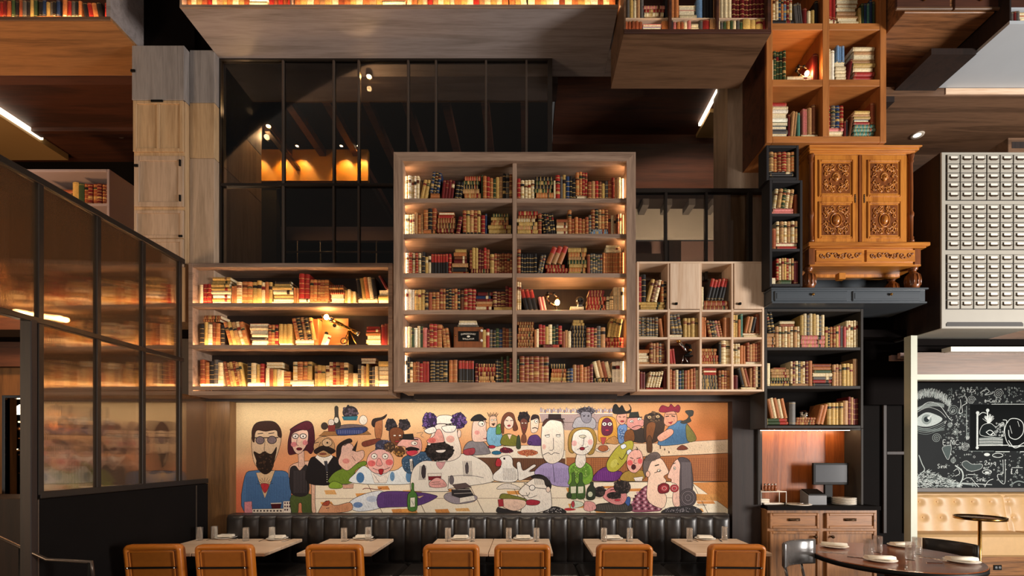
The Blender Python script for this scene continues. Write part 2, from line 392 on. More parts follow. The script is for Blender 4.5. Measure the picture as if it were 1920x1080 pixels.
# --- wood column right of the rail window
S1('wall_oak_column', 'column_tan', 'tall tan oak column behind the hanging cube bookcase', (X(1364, 5.12), X(1446, 5.12), 5.12, 5.5, 2.9, 5.84), cat='wall')
# --- ceilings at far left
S1('ceiling_left', 'walnut_dark', 'dark walnut ceiling over the room behind the reeded glass', (-10, -4.03, 5.22, 6.6, 5.75, 5.85), (-10, -4.03, 5.9, 6.02, 5.70, 5.75), cat='ceiling')
S1('ceiling_soffit_left', 'ceiling_tan', 'tan soffit panel beside the diagonal light slot', (-10, -6.25, 4.4, 6.42, 5.66, 5.74), cat='ceiling')
b = MB(); b.box(-6.25, -6.215, 4.6, 6.05, 5.69, 5.745)
solo('slot_light', b, 'slot_light', 'long diagonal light slot beside the tan soffit panel', 'light', (-6.23, 4.6, 5.69))
S1('wall_left', 'black_wall', 'black wall closing the room behind the reeded glass', (-10, -3.5, 6.6, 6.7, 0, 5.9), (-10, -9.9, 3.0, 6.6, 0, 5.9), cat='wall')
# --- column of cabinet panels at left: a front column and one set back, each a stack of boards
col1 = thing('wall_cabinet_column', 'tall column clad in grey and oak cabinet fronts', 'wall', (-3.76, 4.9, 3.2), kind='structure')
y1, y2 = 4.80, 4.875
def panelbox(parent, name, mt, x0, x1, ya, yb, z0, z1): return part(name, MB().cbox(x0, x1, ya, yb, z0, z1, .004), mt, parent)
xa, xb, xc = X(247, y1), -3.49, -3.23
zt = Z(85, y1)
panelbox(col1, 'panel', 'column_grey', xa, xb, y1, 5.6, Z(187, y1), zt)
panelbox(col1, 'panel', 'column_grey', xb+.002, xc, y2, 5.75, Z(192, y2), 5.84)
panelbox(col1, 'panel', 'column_oak', xb+.002, xc, y2, 5.75, Z(296, y2), Z(192, y2)-.004)
panelbox(col1, 'panel', 'column_tan', xb+.002, xc, y2, 5.75, 3.0, Z(296, y2)-.004)
panelbox(col1, 'carcass', 'column_oak', xa+.004, xb, y1+.02, 5.6, 3.0, Z(187, y1)-.004)
def framed_door(parent, mt, x0, x1, z0, z1, y, t=.03, mid=False, latch=()):
    d = part('cabinet_door', MB().box(x0+.004, x1-.004, y+.012, y+.02, z0+.004, z1-.004), mt, parent)
    f = MB(); f.cbox(x0, x0+t, y, y+.02, z0, z1, .003); f.cbox(x1-t, x1, y, y+.02, z0, z1, .003)
    f.cbox(x0+t, x1-t, y, y+.02, z0, z0+t, .003); f.cbox(x0+t, x1-t, y, y+.02, z1-t, z1, .003)
    if mid: f.cbox((x0+x1)/2-t*.4, (x0+x1)/2+t*.4, y, y+.02, z0+t, z1-t, .003)
    part('door_frame', f, mt, d)
    for (px, py, w, h) in latch:
        part('latch', MB().cbox(X(px-w/2, y), X(px+w/2, y), y-.012, y, Z(py+h/2, y), Z(py-h/2, y), .002), 'plastic_black', d)
    return d
framed_door(col1, 'column_oak', X(249, y1), X(343, y1), Z(284, y1), Z(188, y1), y1, .035, True, ((295, 190, 22, 4),))
framed_door(col1, 'column_tan', X(251, y1), X(343, y1), Z(387, y1), Z(292, y1), y1, .05, False, ((256, 311, 7, 5), (338, 306, 3, 12), (338, 372, 3, 12)))
framed_door(col1, 'column_tan', X(251, y1), X(343, y1), Z(446, y1), Z(394, y1), y1, .03, False, ((339, 443, 7, 4),))
framed_door(col1, 'column_tan', X(251, y1), X(343, y1), Z(500, y1), Z(448, y1), y1, .03)
part('latch', MB().cbox(X(246, y1), X(254, y1), y1-.012, y1, Z(136, y1), Z(131, y1), .002), 'plastic_black', col1)
S1('wall_column_top', 'near_black', 'black upright panel above the cabinet column', (xa, xb, 4.95, 5.6, zt+.01, 7.4), (xb, -3.27, 5.0, 5.6, 5.88, 7.4), cat='wall')
# --- steel framed window over the left bookcase
win = thing('window_1', 'tall black steel window with slender mullions above the bookcases', 'window', (-1.5, YW, 3.57), kind='structure')
zb_, zt_ = 3.55, Z(107, YW)
fr = MB(); fr.box(X(408, YW), X(413.5, YW), YW, YW+.06, zb_, zt_); fr.box(X(1027, YW), X(1035.5, YW), YW, YW+.06, zb_, zt_)
fr.box(X(413.5, YW), X(1027, YW), YW, YW+.06, Z(112, YW), zt_)
part('window_frame', fr, 'steel_dark', win)
for px in (530, 625, 672, 765, 817, 911, 987):
    part('mullion', MB().cbox(X(px-2, YW), X(px+2, YW), YW, YW+.05, zb_, Z(112, YW), .003), 'steel_mid', win)
part('transom', MB().cbox(X(413, YW), X(745, YW), YW-.004, YW+.05, Z(348.5, YW), Z(343.5, YW), .003), 'steel_dark', win)
xs = [411, 530, 625, 672, 765, 817, 911, 987, 1031]
for a, c in zip(xs[:-1], xs[1:]):
    part('pane', MB().box(X(a+2, YW), X(c-2, YW), YW+.022, YW+.028, zb_, Z(112, YW)), 'clear_pane', win)
# --- low rail window right of the big bookcase
win2 = thing('window_2', 'low steel window over the pale cube bookcase', 'window', (1.8, 5.0, 3.57), kind='structure')
y = 5.0
part('rail', MB().box(X(1185, y), X(1442, y), y, y+.06, Z(360, y), Z(353, y)), 'steel_dark', win2)
for px, w in ((1249, 5), (1325, 5), (1407, 9)):
    part('mullion', MB().cbox(X(px-w/2, y), X(px+w/2, y), y, y+.05, 3.5, Z(359, y), .003), 'steel_dark', win2)
for a, c in ((1185, 1246), (1252, 1322), (1328, 1402)):
    part('pane', MB().box(X(a, y), X(c, y), y+.022, y+.028, 3.5, Z(359, y)), 'clear_pane', win2)
# --- right side ceilings and walls
S1('ceiling_right', 'walnut_soffit', 'brown timber ceiling beyond the pale grey bulkhead', (3.35, 8, 5.06, 6.05, 5.5, 5.6), cat='ceiling')
S1('trim_6', 'walnut_black', 'dark step between the two brown ceilings', (3.35, 3.98, 5.06, 6.05, 5.44, 5.5), (3.98, 4.42, 4.6, 5.06, 5.56, 5.62), cat='trim')
S1('trim_7', 'oak_pale_x', 'pale oak edging behind the grey bulkhead box', (X(1773, 5.055), 8, 5.05, 5.06, Z(177, 5.055), Z(166, 5.055)), cat='trim')
S1('wall_right_back', 'walnut_soffit', 'brown timber wall behind armoire and card catalogue', (2.7, 8, 6.05, 6.15, 2.7, 6), cat='wall')
S1('wall_station_side', 'black_panel', 'black panelled wall between server station and green post', (X(1618, 5.4), X(1712, 5.4), 5.4, 5.5, 0, 4.6), cat='wall')
ws = bpy.data.objects['wall_station_side']
for (x0, x1, t0, t1) in ((1655, 1662, 655, 1000), (1697, 1704, 655, 1000)):
    part('stile', MB().cbox(X(x0, 5.38), X(x1, 5.38), 5.37, 5.4, Z(t1, 5.38), Z(t0, 5.38), .006), 'walnut_black', ws)
for (t0, t1) in ((655, 662), (846, 853)):
    part('rail', MB().cbox(X(1662, 5.38), X(1697, 5.38), 5.375, 5.4, Z(t1, 5.38), Z(t0, 5.38), .006), 'walnut_black', ws)
# --- booth bay at right: painted post and beam, slatted ceiling, chalkboard wall
yp = 4.95
S1('trim_8', 'post_paint', 'pale green painted post at the edge of the booth', (X(1708, yp), X(1720, yp), yp, yp+.09, 0, Z(629, yp)), cat='trim')
S1('trim_9', 'post_paint', 'pale green painted beam over the chalkboard booth', (X(1720, yp), 8, yp, yp+.09, Z(712, yp), Z(702, yp)), cat='trim')
S1('wall_transom', 'walnut_soffit', 'dull timber panel above the pale green beam', (X(1720, yp), 8, yp+.02, yp+.06, Z(701.9, yp), Z(660, yp)), cat='wall')
S1('trim_10', 'white_metal', 'white strip above the timber transom panel', (X(1775, yp), 8, yp-.05, yp+.06, Z(661, yp), Z(652, yp)), cat='trim')
S1('ceiling_shadow_gap', 'near_black', 'dark gap above the booth transom', (X(1720, yp), 8, yp+.1, yp+.6, 2.81, 2.88), cat='ceiling')
b = MB(); b.box(4.15, 8, 5.05, 6.85, 2.75, 2.8); cb = struct('ceiling_booth', b, 'near_black', 'slatted dark ceiling of the booth', 'ceiling')
sl = mesh('slat', MB().box(-.5, 3.4, -.02, .02, -.06, 0), 'pinkish')
for i in range(14): inst(sl, 'slat', cb, (4.6, 5.15+.125*i, 2.75))
S1('wall_booth', 'black_wall', 'dark wall behind the chalkboard', (4.15, 8.5, 6.87, 6.97, 0, 2.8), (4.15, 4.2, 5.5, 6.87, 0, 2.8), cat='wall')
S1('trim_11', 'charcoal_light', 'grey ledge between chalkboard and gold booth', (4.2, 8.5, 6.80, 6.87, Z(922, 6.8), Z(915, 6.8)), cat='trim')
# ================================================================ reeded glass partition at left (plane x = XP)
XP = -3.49
def yat(px): return -XP*F/(CX-px)          # depth of a point of that plane seen at column px
zT = EYE+.559*3.49; zMd = EYE+.271*3.49; zBt = EYE-.0858*3.49
gp = thing('glass_partition', 'black steel partition of reeded glass reflecting the lit bookcase', 'partition', (XP, 4.2, 0))
def rail(name, z, ya, yb, w=.045, d=.05): return part(name, MB().cbox(XP-d/2, XP+d/2, ya, yb, z-w/2, z+w/2, .004), 'steel_dark', gp)
yN, yF = yat(-60), yat(343)
rail('top_rail', zT, yN, yF, .05); rail('middle_rail', zMd, yN, yat(340), .04, .058); rail('bottom_rail', zBt, yat(70), yat(394), .05)
posts = [72, 181, 266, 335]
for px in posts: part('post', MB().cbox(XP-.023, XP+.023, yat(px)-.02, yat(px)+.02, zBt if px > 70 else zMd, zT-.02, .004), 'steel_dark', gp)
part('post', MB().cbox(XP-.025, XP+.025, yat(391)-.02, yat(391)+.02, zBt, Z(742, 5.1), .004), 'steel_mid', gp)
ys = [yN]+[yat(p) for p in posts]
for a, c in zip(ys[:-1], ys[1:]):
    part('pane', MB().box(XP-.004, XP+.004, a+.02, c-.02, zMd+.02, zT-.025), 'reeded_pane', gp)
yl = [yat(p) for p in posts]+[yat(391)]
for k, (a, c) in enumerate(zip(yl[:-1], yl[1:])):
    part('pane', MB().box(XP-.004, XP+.004, a+.02, c-.02, zBt+.025, (zMd-.02 if k < 3 else Z(742, 5.1)-.02)), 'reeded_pane', gp)
kw = MB(); kw.cbox(XP-.06, XP+.02, yat(66), yat(394), 0, zBt-.03, .004)
part('knee_wall', kw, 'black_panel', gp, 'matt black base panel')
part('seam', MB().box(XP+.018, XP+.026, yat(364)-.006, yat(364)+.006, .3, zBt-.04), 'steel_mid', gp)
part('corner_trim', MB().box(XP+.012, XP+.03, yat(65)-.008, yat(65)+.002, 0, zBt-.03), 'steel_mid', gp)
# doorway jamb post in front of the opening
part('jamb', MB().cbox(XP-.05, XP+.03, yat(64)-.05, yat(64)-.004, 0, zMd, .004), 'walnut_black', gp)
# room behind the glass: dark wall with a framed serving hatch into the kitchen
yk = 5.45
kx0, kx1, kz0, kz1 = X(14, yk), X(70, yk), Z(928, yk), Z(747, yk)
b = MB()
b.box(-9.8, kx0, yk, yk+.1, 0, 3.9); b.box(-9.8, -5.75, yk, yk+.1, 3.9, 4.6); b.box(kx1, -3.6, yk, yk+.1, 0, 3.9); b.box(kx0, kx1, yk, yk+.1, 0, kz0); b.box(kx0, kx1, yk, yk+.1, kz1, 3.9)
struct('wall_kitchen', b, 'brown_wall', 'smoky brown wall of the room behind the glass', 'wall')
S1('wall_kitchen_cabinet', 'walnut_dark', 'dark timber cabinet front above the serving hatch', (-9.8, X(66, yk), yk-.1, yk, Z(690, yk), Z(600, yk)), cat='wall')
ht = thing('serving_hatch', 'steel framed serving hatch looking into a kitchen rack', 'hatch', (kx0, yk, kz0))
f = MB(); t = .035
f.cbox(kx0-t, kx0, yk-.03, yk+.03, kz0-t, kz1+t, .004); f.cbox(kx1, kx1+t, yk-.03, yk+.03, kz0-t, kz1+t, .004); f.cbox(kx0, kx1, yk-.03, yk+.03, kz1, kz1+t, .004); f.cbox(kx0, kx1, yk-.03, yk+.03, kz0-t, kz0, .004)
part('frame', f, 'chrome', ht)
for zz in (.22, .42, .60, .78): part('rack_shelf', MB().box(kx0-.2, kx1+.3, yk+.3, yk+.7, kz0+(kz1-kz0)*zz-.012, kz0+(kz1-kz0)*zz), 'chrome', ht)
b = MB(); b.box(kx0-.6, kx1+.7, yk+.98, yk+1.0, kz0-.3, kz1+.4); part('kitchen_back', b, 'walnut_dark', ht)
lp = thing('kitchen_lamp', 'glowing cone lamp hanging in the kitchen hatch', 'lamp', P(41, 762, yk+.35))
c0 = P(41, 768, yk+.35)
part('shade', MB().lathe([(.02, .06), (.05, .03), (.062, -.05), (.05, -.06)], c0, 14), 'downlight', lp); part('cord', MB().tube([(c0[0], c0[1], c0[2]+.06), (c0[0], c0[1], c0[2]+.5)], .004, 6), 'plastic_black', lp)
point('kitchen_glow', (c0[0], c0[1]-.1, c0[2]-.15), 6, WARM, .06)
for i, (px, py) in enumerate(((28, 804), (40, 806), (52, 803), (33, 846), (46, 848))):
    c = P(px, py, yk+.5); b = MB(); b.lathe([(.0, 0), (.035, 0), (.05, .05), (.046, .05), (.03, .01), (0, .01)], (c[0], c[1], c[2]-.02), 14)
    solo('metal_bowl', b, 'chrome', 'small steel bowl on the rack inside the serving hatch', 'bowl', (c[0], c[1], c[2]-.02), 'bowls in the serving hatch')
# tubular lamp bar behind the glass, and a lilac glass lamp
c = P(130, 782, 5.2); b = MB(); b.tube([(c[0]-.35, 5.2, c[2]), (c[0]+.3, 5.2, c[2])], .055, 14); b.tube([(c[0]-.02, 5.2, c[2]), (c[0]+.03, 5.2, c[2])], .062, 14)
solo('pipe_duct', b, 'chrome', 'polished steel duct hung in the room behind the glass', 'pipe', (c[0], 5.2, c[2]))
c = P(134, 888, 4.9); lb = thing('table_lamp', 'small lilac glass lamp behind the reeded glass', 'lamp', (c[0], 4.9, 1.2))
emis('lilac', (.62, .46, .72), 1.4)
part('shade', MB().lathe([(.06, 1.37), (.065, 1.40), (.065, 1.60), (.06, 1.61)], (c[0], 4.9, 0), 18), 'lilac', lb); part('base', MB().lathe([(.06, 1.2), (.06, 1.215), (.012, 1.22), (.012, 1.37)], (c[0], 4.9, 0), 14), 'bronze', lb)
b = MB(); b.cbox(-6.5, -3.62, 4.7, 5.2, 0, 1.2, .01); solo('host_counter', b, 'walnut_black', 'dark counter behind the reeded glass', 'counter', (-5, 4.95, 0))
point('lounge_glow', (-5.9, 4.3, 3.5), 60, WARM, .15)
# handrail at lower left
hr = thing('stair_handrail', 'black stair handrail beside the partition', 'handrail', (X(120, 3.3), 3.3, 0))
y = 3.3
part('rail', MB().tube([P(-30, 994, y), P(88, 1049, y), P(172, 1054, y), P(174, 1080, y)], .012, 8), 'steel_mid', hr)
part('post', MB().tube([P(168, 1054, y), P(168, 1290, y)], .014, 8), 'plastic_black', hr)
part('post', MB().tube([P(40, 1028, y), P(40, 1290, y)], .014, 8), 'plastic_black', hr)
# ================================================================ hanging bookcases (carcasses)
CELLS = []      # (x0, x1 px, shelf-top py, front depth, spec, zoom, place words, group)
def carcass(label, px0, px1, py0, py1, Yf, depth, mt, mtv, t=.03, back='walnut_black', shelves=(), dividers=(), st=None, under=None, lip=0, name='bookcase', loc=None):
    """open box seen from the front: outer rectangle in pixels at its front plane"""
    x0, x1, z1, z0 = X(px0, Yf), X(px1, Yf), Z(py0, Yf), Z(py1, Yf)
    o = thing(name, label, 'bookcase', ((x0+x1)/2, Yf+depth/2, z0))
    yb = Yf+depth
    part('side_panel', MB().cbox(x0, x0+t, Yf, yb, z0, z1, .003), mtv, o); part('side_panel', MB().cbox(x1-t, x1, Yf, yb, z0, z1, .003), mtv, o)
    part('top_panel', MB().cbox(x0+t, x1-t, Yf, yb, z1-t, z1, .003), mt, o)
    part('bottom_panel', MB().cbox(x0+t, x1-t, Yf, yb, z0, z0+t, .003), under or mt, o)
    part('back_panel', MB().box(x0+t, x1-t, yb-.015, yb, z0+t, z1-t), back, o)
    for d in dividers:
        w = (st or t)*.5
        part('divider', MB().cbox(X(d, Yf)-w, X(d, Yf)+w, Yf+.002, yb-.015, z0+t, z1-t, .002), mtv, o)
    xs_ = [x0+t]+[X(d, Yf) for d in dividers]+[x1-t]; w = (st or t)*.5
    for s in shelves:
        s, lo, hi = (s if isinstance(s, tuple) else (s, 0, len(xs_)-1))
        zs = Z(s, Yf)
        for i in range(lo, hi):
            xa = xs_[i]+(w if i else 0); xb_ = xs_[i+1]-(w if i+1 < len(xs_)-1 else 0)
            part('shelf', MB().cbox(xa, xb_, Yf+.003, yb-.015, zs-(st or t), zs, .002), mt, o)
    return o
# ---- wide bookcase over the mural's left half: three rows lit from strips behind the shelf lips
wb = carcass('wide low bookcase with glowing shelves over the left half of the mural', 353, 736, 493, 741, YL, .31, 'oak_grey', 'oak_grey', .045, shelves=(570, 648.5), st=.036)
for k, py in enumerate((570, 648.5, 726)):
    zz = Z(py, YL)
    part('led_strip', MB().box(X(362, YL), X(730, YL), YL+.008, YL+.016, zz+.001, zz+.007), 'led', wb)
    part('shelf_lip', MB().cbox(X(360, YL)+.001, X(731, YL)-.001, YL-.004, YL+.006, zz-.03, zz+.010, .002), 'oak_grey', wb)
# ---- big framed bookcase
bx0, bx1, bt, bb = 738, 1192, 285, 734
bc = thing('bookcase', 'large oak framed bookcase with two bays and six lit rows', 'bookcase', (X(965, YB), YB+.2, Z(bb, YB)))
x0, x1, z1, z0 = X(bx0, YB), X(bx1, YB), Z(bt, YB), Z(bb, YB); fw = .086; yb = YB+.50
def mitre(pts, nm, mt): part(nm, MB().prism(pts, 'y', YB, YB+.09), mt, bc)
mitre([(x0, z1), (x0, z0), (x0+fw, z0+fw), (x0+fw, z1-fw)], 'frame_stile', 'oak_grey_v'); mitre([(x1, z0), (x1, z1), (x1-fw, z1-fw), (x1-fw, z0+fw)], 'frame_stile', 'oak_grey_v')
mitre([(x0, z1), (x0+fw, z1-fw), (x1-fw, z1-fw), (x1, z1)][::-1], 'frame_rail', 'oak_grey'); mitre([(x0, z0), (x1, z0), (x1-fw, z0+fw), (x0+fw, z0+fw)], 'frame_rail', 'oak_grey')
part('side_panel', MB().box(x0+.02, x0+.06, YB+.09, yb, z0+.02, z1-.02), 'oak_grey_v', bc); part('side_panel', MB().box(x1-.06, x1-.02, YB+.09, yb, z0+.02, z1-.02), 'oak_grey_v', bc)
part('top_panel', MB().box(x0+.06, x1-.06, YB+.09, yb, z1-.06, z1-.02), 'oak_grey', bc); part('bottom_panel', MB().box(x0+.06, x1-.06, YB+.09, yb, z0+.02, z0+fw-.004), 'oak_grey', bc)
part('back_panel', MB().box(x0+.06, x1-.06, YB+.36, YB+.38, z0+.04, z1-.06), 'walnut_black', bc)
xd = X(964.5, YB)
part('divider', MB().cbox(xd-.019, xd+.019, YB+.03, YB+.36, z0+fw, z1-fw, .003), 'oak_grey_v', bc)
for py in (368, 435, 509.5, 579, 650):
    zz = Z(py, YB)
    for a, c in ((x0+.06, xd-.019), (xd+.019, x1-.06)): part('shelf', MB().cbox(a, c, YB+.034, YB+.36, zz-.042, zz, .003), 'oak_grey', bc)
for xx in (x0+.062, x1-.070):
    part('led_strip', MB().box(xx, xx+.008, YB+.092, YB+.104, z0+fw, z1-fw), 'led', bc)
part('backing_box', MB().box(x0+.10, x1-.10, YB+.38, 5.12, z0-.03, z1-.10), 'walnut_black', bc)
# ---- pale oak cube bookcase
gd = carcass('pale oak cube bookcase with two plain doors beside the big bookcase', 1194, 1433, 490, 734, YG, .31, 'oak_pale_x', 'oak_pale', .022, back='walnut_dark', shelves=(580.5, 632, 682.5), dividers=(1254, 1314, 1373.5), st=.022)
for a, c, kx in ((1256, 1312, 1267), (1376, 1430.5, 1386)):
    d = part('cabinet_door', MB().cbox(X(a, YG), X(c, YG), YG-.006, YG+.012, Z(579.5, YG), Z(494, YG), .003), 'oak_pale', gd)
    p = P(kx, 570.5, YG)
    part('knob', MB().cbox(p[0]-.012, p[0]+.012, YG-.028, YG-.006, p[2]-.012, p[2]+.012, .003).tube([(p[0]-.04, YG-.012, p[2]), (p[0], YG-.016, p[2])], .003, 6), 'plastic_black', d, 'small black knob')
# ---- long hanging bookcase whose grey oak underside spans the top of the picture
lb0, lbY = X(337, 4.386), 4.386
zb = Z(10, lbY)
lo = thing('bookcase', 'long hanging bookcase with broad grey oak underside over the steel window', 'bookcase', (-1, 4.8, zb))
LX = .868
S1('ceiling_gap', 'oak_soffit', 'grey oak ceiling strip behind the dark hanging bookcase', (LX+.002, 2.3, 4.86, 5.19, zb-.02, zb+.1), cat='ceiling')
part('bottom_panel', MB().box(lb0, LX, lbY, 5.19, zb-.02, zb+.0), 'oak_soffit', lo); part('front_lip', MB().cbox(lb0, LX, lbY-.004, lbY+.012, zb-.024, zb+.006, .002), 'oak_grey', lo)
part('side_panel', MB().box(lb0, lb0+.02, lbY, 5.19, zb, zb+.6), 'oak_grey_v', lo); part('back_panel', MB().box(lb0, LX, 4.75, 4.77, zb, zb+.6), 'walnut_dark', lo); part('top_panel', MB().box(lb0, LX, lbY, 5.19, zb+.6, zb+.64), 'oak_grey', lo)
part('divider', MB().box(X(543, lbY), X(546, lbY), lbY+.01, 4.75, zb, zb+.6), 'oak_grey_v', lo)
part('led_strip', MB().box(lb0+.02, LX, lbY+.014, lbY+.022, zb+.001, zb+.007), 'led', lo)
# ---- upper left bookcase with amber underside
uY = 4.553; uz = Z(38, uY); ux = -4.025
ul = thing('bookcase', 'high bookcase with amber timber underside left of the cabinet column', 'bookcase', (-5.5, 4.9, uz))
part('bottom_panel', MB().box(-9, ux, uY, 5.22, uz, uz+.03), 'oak_brown', ul); part('side_panel', MB().box(ux-.04, ux, uY, 5.22, uz+.03, uz+1.0), 'oak_soffit', ul)
part('front_lip', MB().cbox(-9, ux-.001, uY-.004, uY+.01, uz-.002, uz+.034, .002), 'walnut_soffit', ul); part('back_panel', MB().box(-9, ux-.04, 4.9, 4.92, uz+.03, uz+1), 'walnut_dark', ul); part('top_panel', MB().box(-9, ux, uY, 5.22, uz+1.0, uz+1.03), 'oak_brown', ul)
part('led_strip', MB().box(-9, ux-.045, uY+.014, uY+.022, uz+.031, uz+.037), 'led', ul)
# ---- short hanging bookcase at upper right with a dark underside
hY = 4.20; hz = Z(62, hY); hx0, hx1 = X(1170, hY), X(1446, hY)
hb = thing('bookcase', 'hanging two-row bookcase with dark brown underside beside the amber cubes', 'bookcase', ((hx0+hx1)/2, 4.5, hz))
part('bottom_panel', MB().box(hx0, hx1, hY, 4.84, hz, hz+.03), 'walnut_soffit', hb); part('front_lip', MB().cbox(hx0, hx1, hY-.004, hY+.01, hz-.002, hz+.034, .002), 'walnut_dark', hb)
part('side_panel', MB().box(hx0, hx0+.015, hY, 4.84, hz+.03, hz+.9), 'walnut_soffit', hb); part('side_panel', MB().box(hx1-.03, hx1, hY, 4.84, hz+.03, hz+.9), 'walnut_dark', hb)
part('back_panel', MB().box(hx0+.015, hx1-.03, 4.5, 4.52, hz+.03, hz+.9), 'walnut_dark', hb)
part('shelf', MB().cbox(hx0+.015, hx1-.03, hY+.05, 4.5, Z(25.5, hY), Z(23.5, hY), .002), 'oak_pale_x', hb)
for d in (1258, 1347): part('divider', MB().box(X(d-2.2, hY), X(d+2.2, hY), hY+.012, 4.5, hz+.03, hz+.9), 'walnut_dark', hb)
part('led_strip', MB().box(hx0+.02, hx1-.035, hY+.014, hY+.021, hz+.031, hz+.036), 'led_soft', hb)
# ---- amber cube bookcase
cY = 4.62
cbk = carcass('tall amber oak bookcase of square cubes hung above the carved armoire', 1437, 1662, -75, 267, cY, .62, 'oak_amber', 'oak_amber_v', .062, back='walnut_dark', shelves=(43, 148.5), dividers=(1549,), st=.066)
part('shaded_side_skin', MB().box(X(1437, cY)-.004, X(1437, cY), cY+.03, cY+.62, Z(267, cY), Z(-75, cY)), 'walnut_dark', cbk)  # dark sheet puts the shade of the left-facing side into its colour
# ---- drawer chest hung at the very top, and the pale grey bulkhead bookcase
dY = 4.40; dz = Z(20, dY); dx0, dx1 = X(1672, dY), X(1891, dY)
dc = thing('hanging_drawer_chest', 'hanging chest of drawers with broad figured oak underside', 'drawers', ((dx0+dx1)/2, 5, dz))
part('body', MB().cbox(3.57, dx1-.11, dY+.02, 5.75, dz, dz+.5, .004), 'oak_brown_y', dc)
for a, c in ((1681, 1783), (1790, 1886)):
    d = part('drawer', MB().cbox(X(a, dY), X(c, dY), dY+.002, dY+.03, Z(16, dY), dz+.3, .008), 'walnut_dark', dc)
    part('moulding', MB().cbox(X(a-2, dY), X(c+2, dY), dY-.012, dY+.01, Z(19, dY), Z(14.5, dY), .004), 'walnut_soffit', d)
    part('pull', MB().lathe([(.0, -.03), (.016, -.022), (.012, -.008), (.006, 0)], (X((a+c)/2, dY), dY, Z(1, dY)), 12, axis='y'), 'brass', d)
gY = 4.30; gz = Z(45, gY); gx = X(1893, gY)
gb = thing('bookcase', 'pale blue grey bulkhead bookcase at the top beside the drawer chest', 'bookcase', (5.2, 4.7, gz))
part('bottom_panel', MB().box(gx, 8, gY, 5.05, gz, gz+.03), 'blue_soffit', gb); part('side_panel', MB().box(gx, gx+.015, gY, 5.05, gz+.03, gz+.9), 'walnut_black', gb); part('back_panel', MB().box(gx+.015, 8, 4.6, 4.62, gz+.03, gz+.9), 'walnut_dark', gb)
part('shelf', MB().box(gx+.015, 8, gY+.02, 4.6, Z(14, gY), Z(10, gY)), 'blue_soffit', gb)
# ---- narrow slate bookcase left of the armoire: one cube stepped out above three
nY = 4.62
n1 = carcass('single slate cube shelf under the amber cubes', 1437, 1498, 272, 337, nY, .16, 'slate', 'slate', .026, back='near_black', name='cube_shelf')
n2 = carcass('narrow slate bookcase of three cubes beside the carved armoire', 1443, 1505, 337.5, 537, nY, .16, 'slate', 'slate', .026, back='near_black', shelves=(400, 466), st=.026)
# ---- dark bookcase over the server station
sY = 5.10; qY = 4.81
sb = carcass('dark slate bookcase of three rows above the server station', 1433.5, 1619, 579, 803, qY, .31, 'charcoal', 'charcoal', .028, back='black_panel', shelves=(651, 723.5), st=.03)
# ---- small far bookcase behind the partition
fY = 5.30
fb = carcass('lavender grey bookcase high behind the reeded glass partition', 40, 205, 317, 470, fY, .7, 'lavender_grey', 'lavender_grey', .03, back='near_black', shelves=(381,), st=.03)
# ---- corner of another cabinet above the card catalogue
b = MB(); y = 4.95; b.cbox(X(1890, y), 7, y, 5.4, Z(284.5, 4.7), Z(258, y), .004); b.box(X(1897, y), 7, y-.002, y+.1, Z(278, y), Z(266, y), 1)
solo('wall_cabinet', b, ['walnut_soffit', 'walnut_black'], 'brown cabinet corner standing on top of the card catalogue', 'cabinet', (X(1890, y), y, Z(284.5, 4.7)))
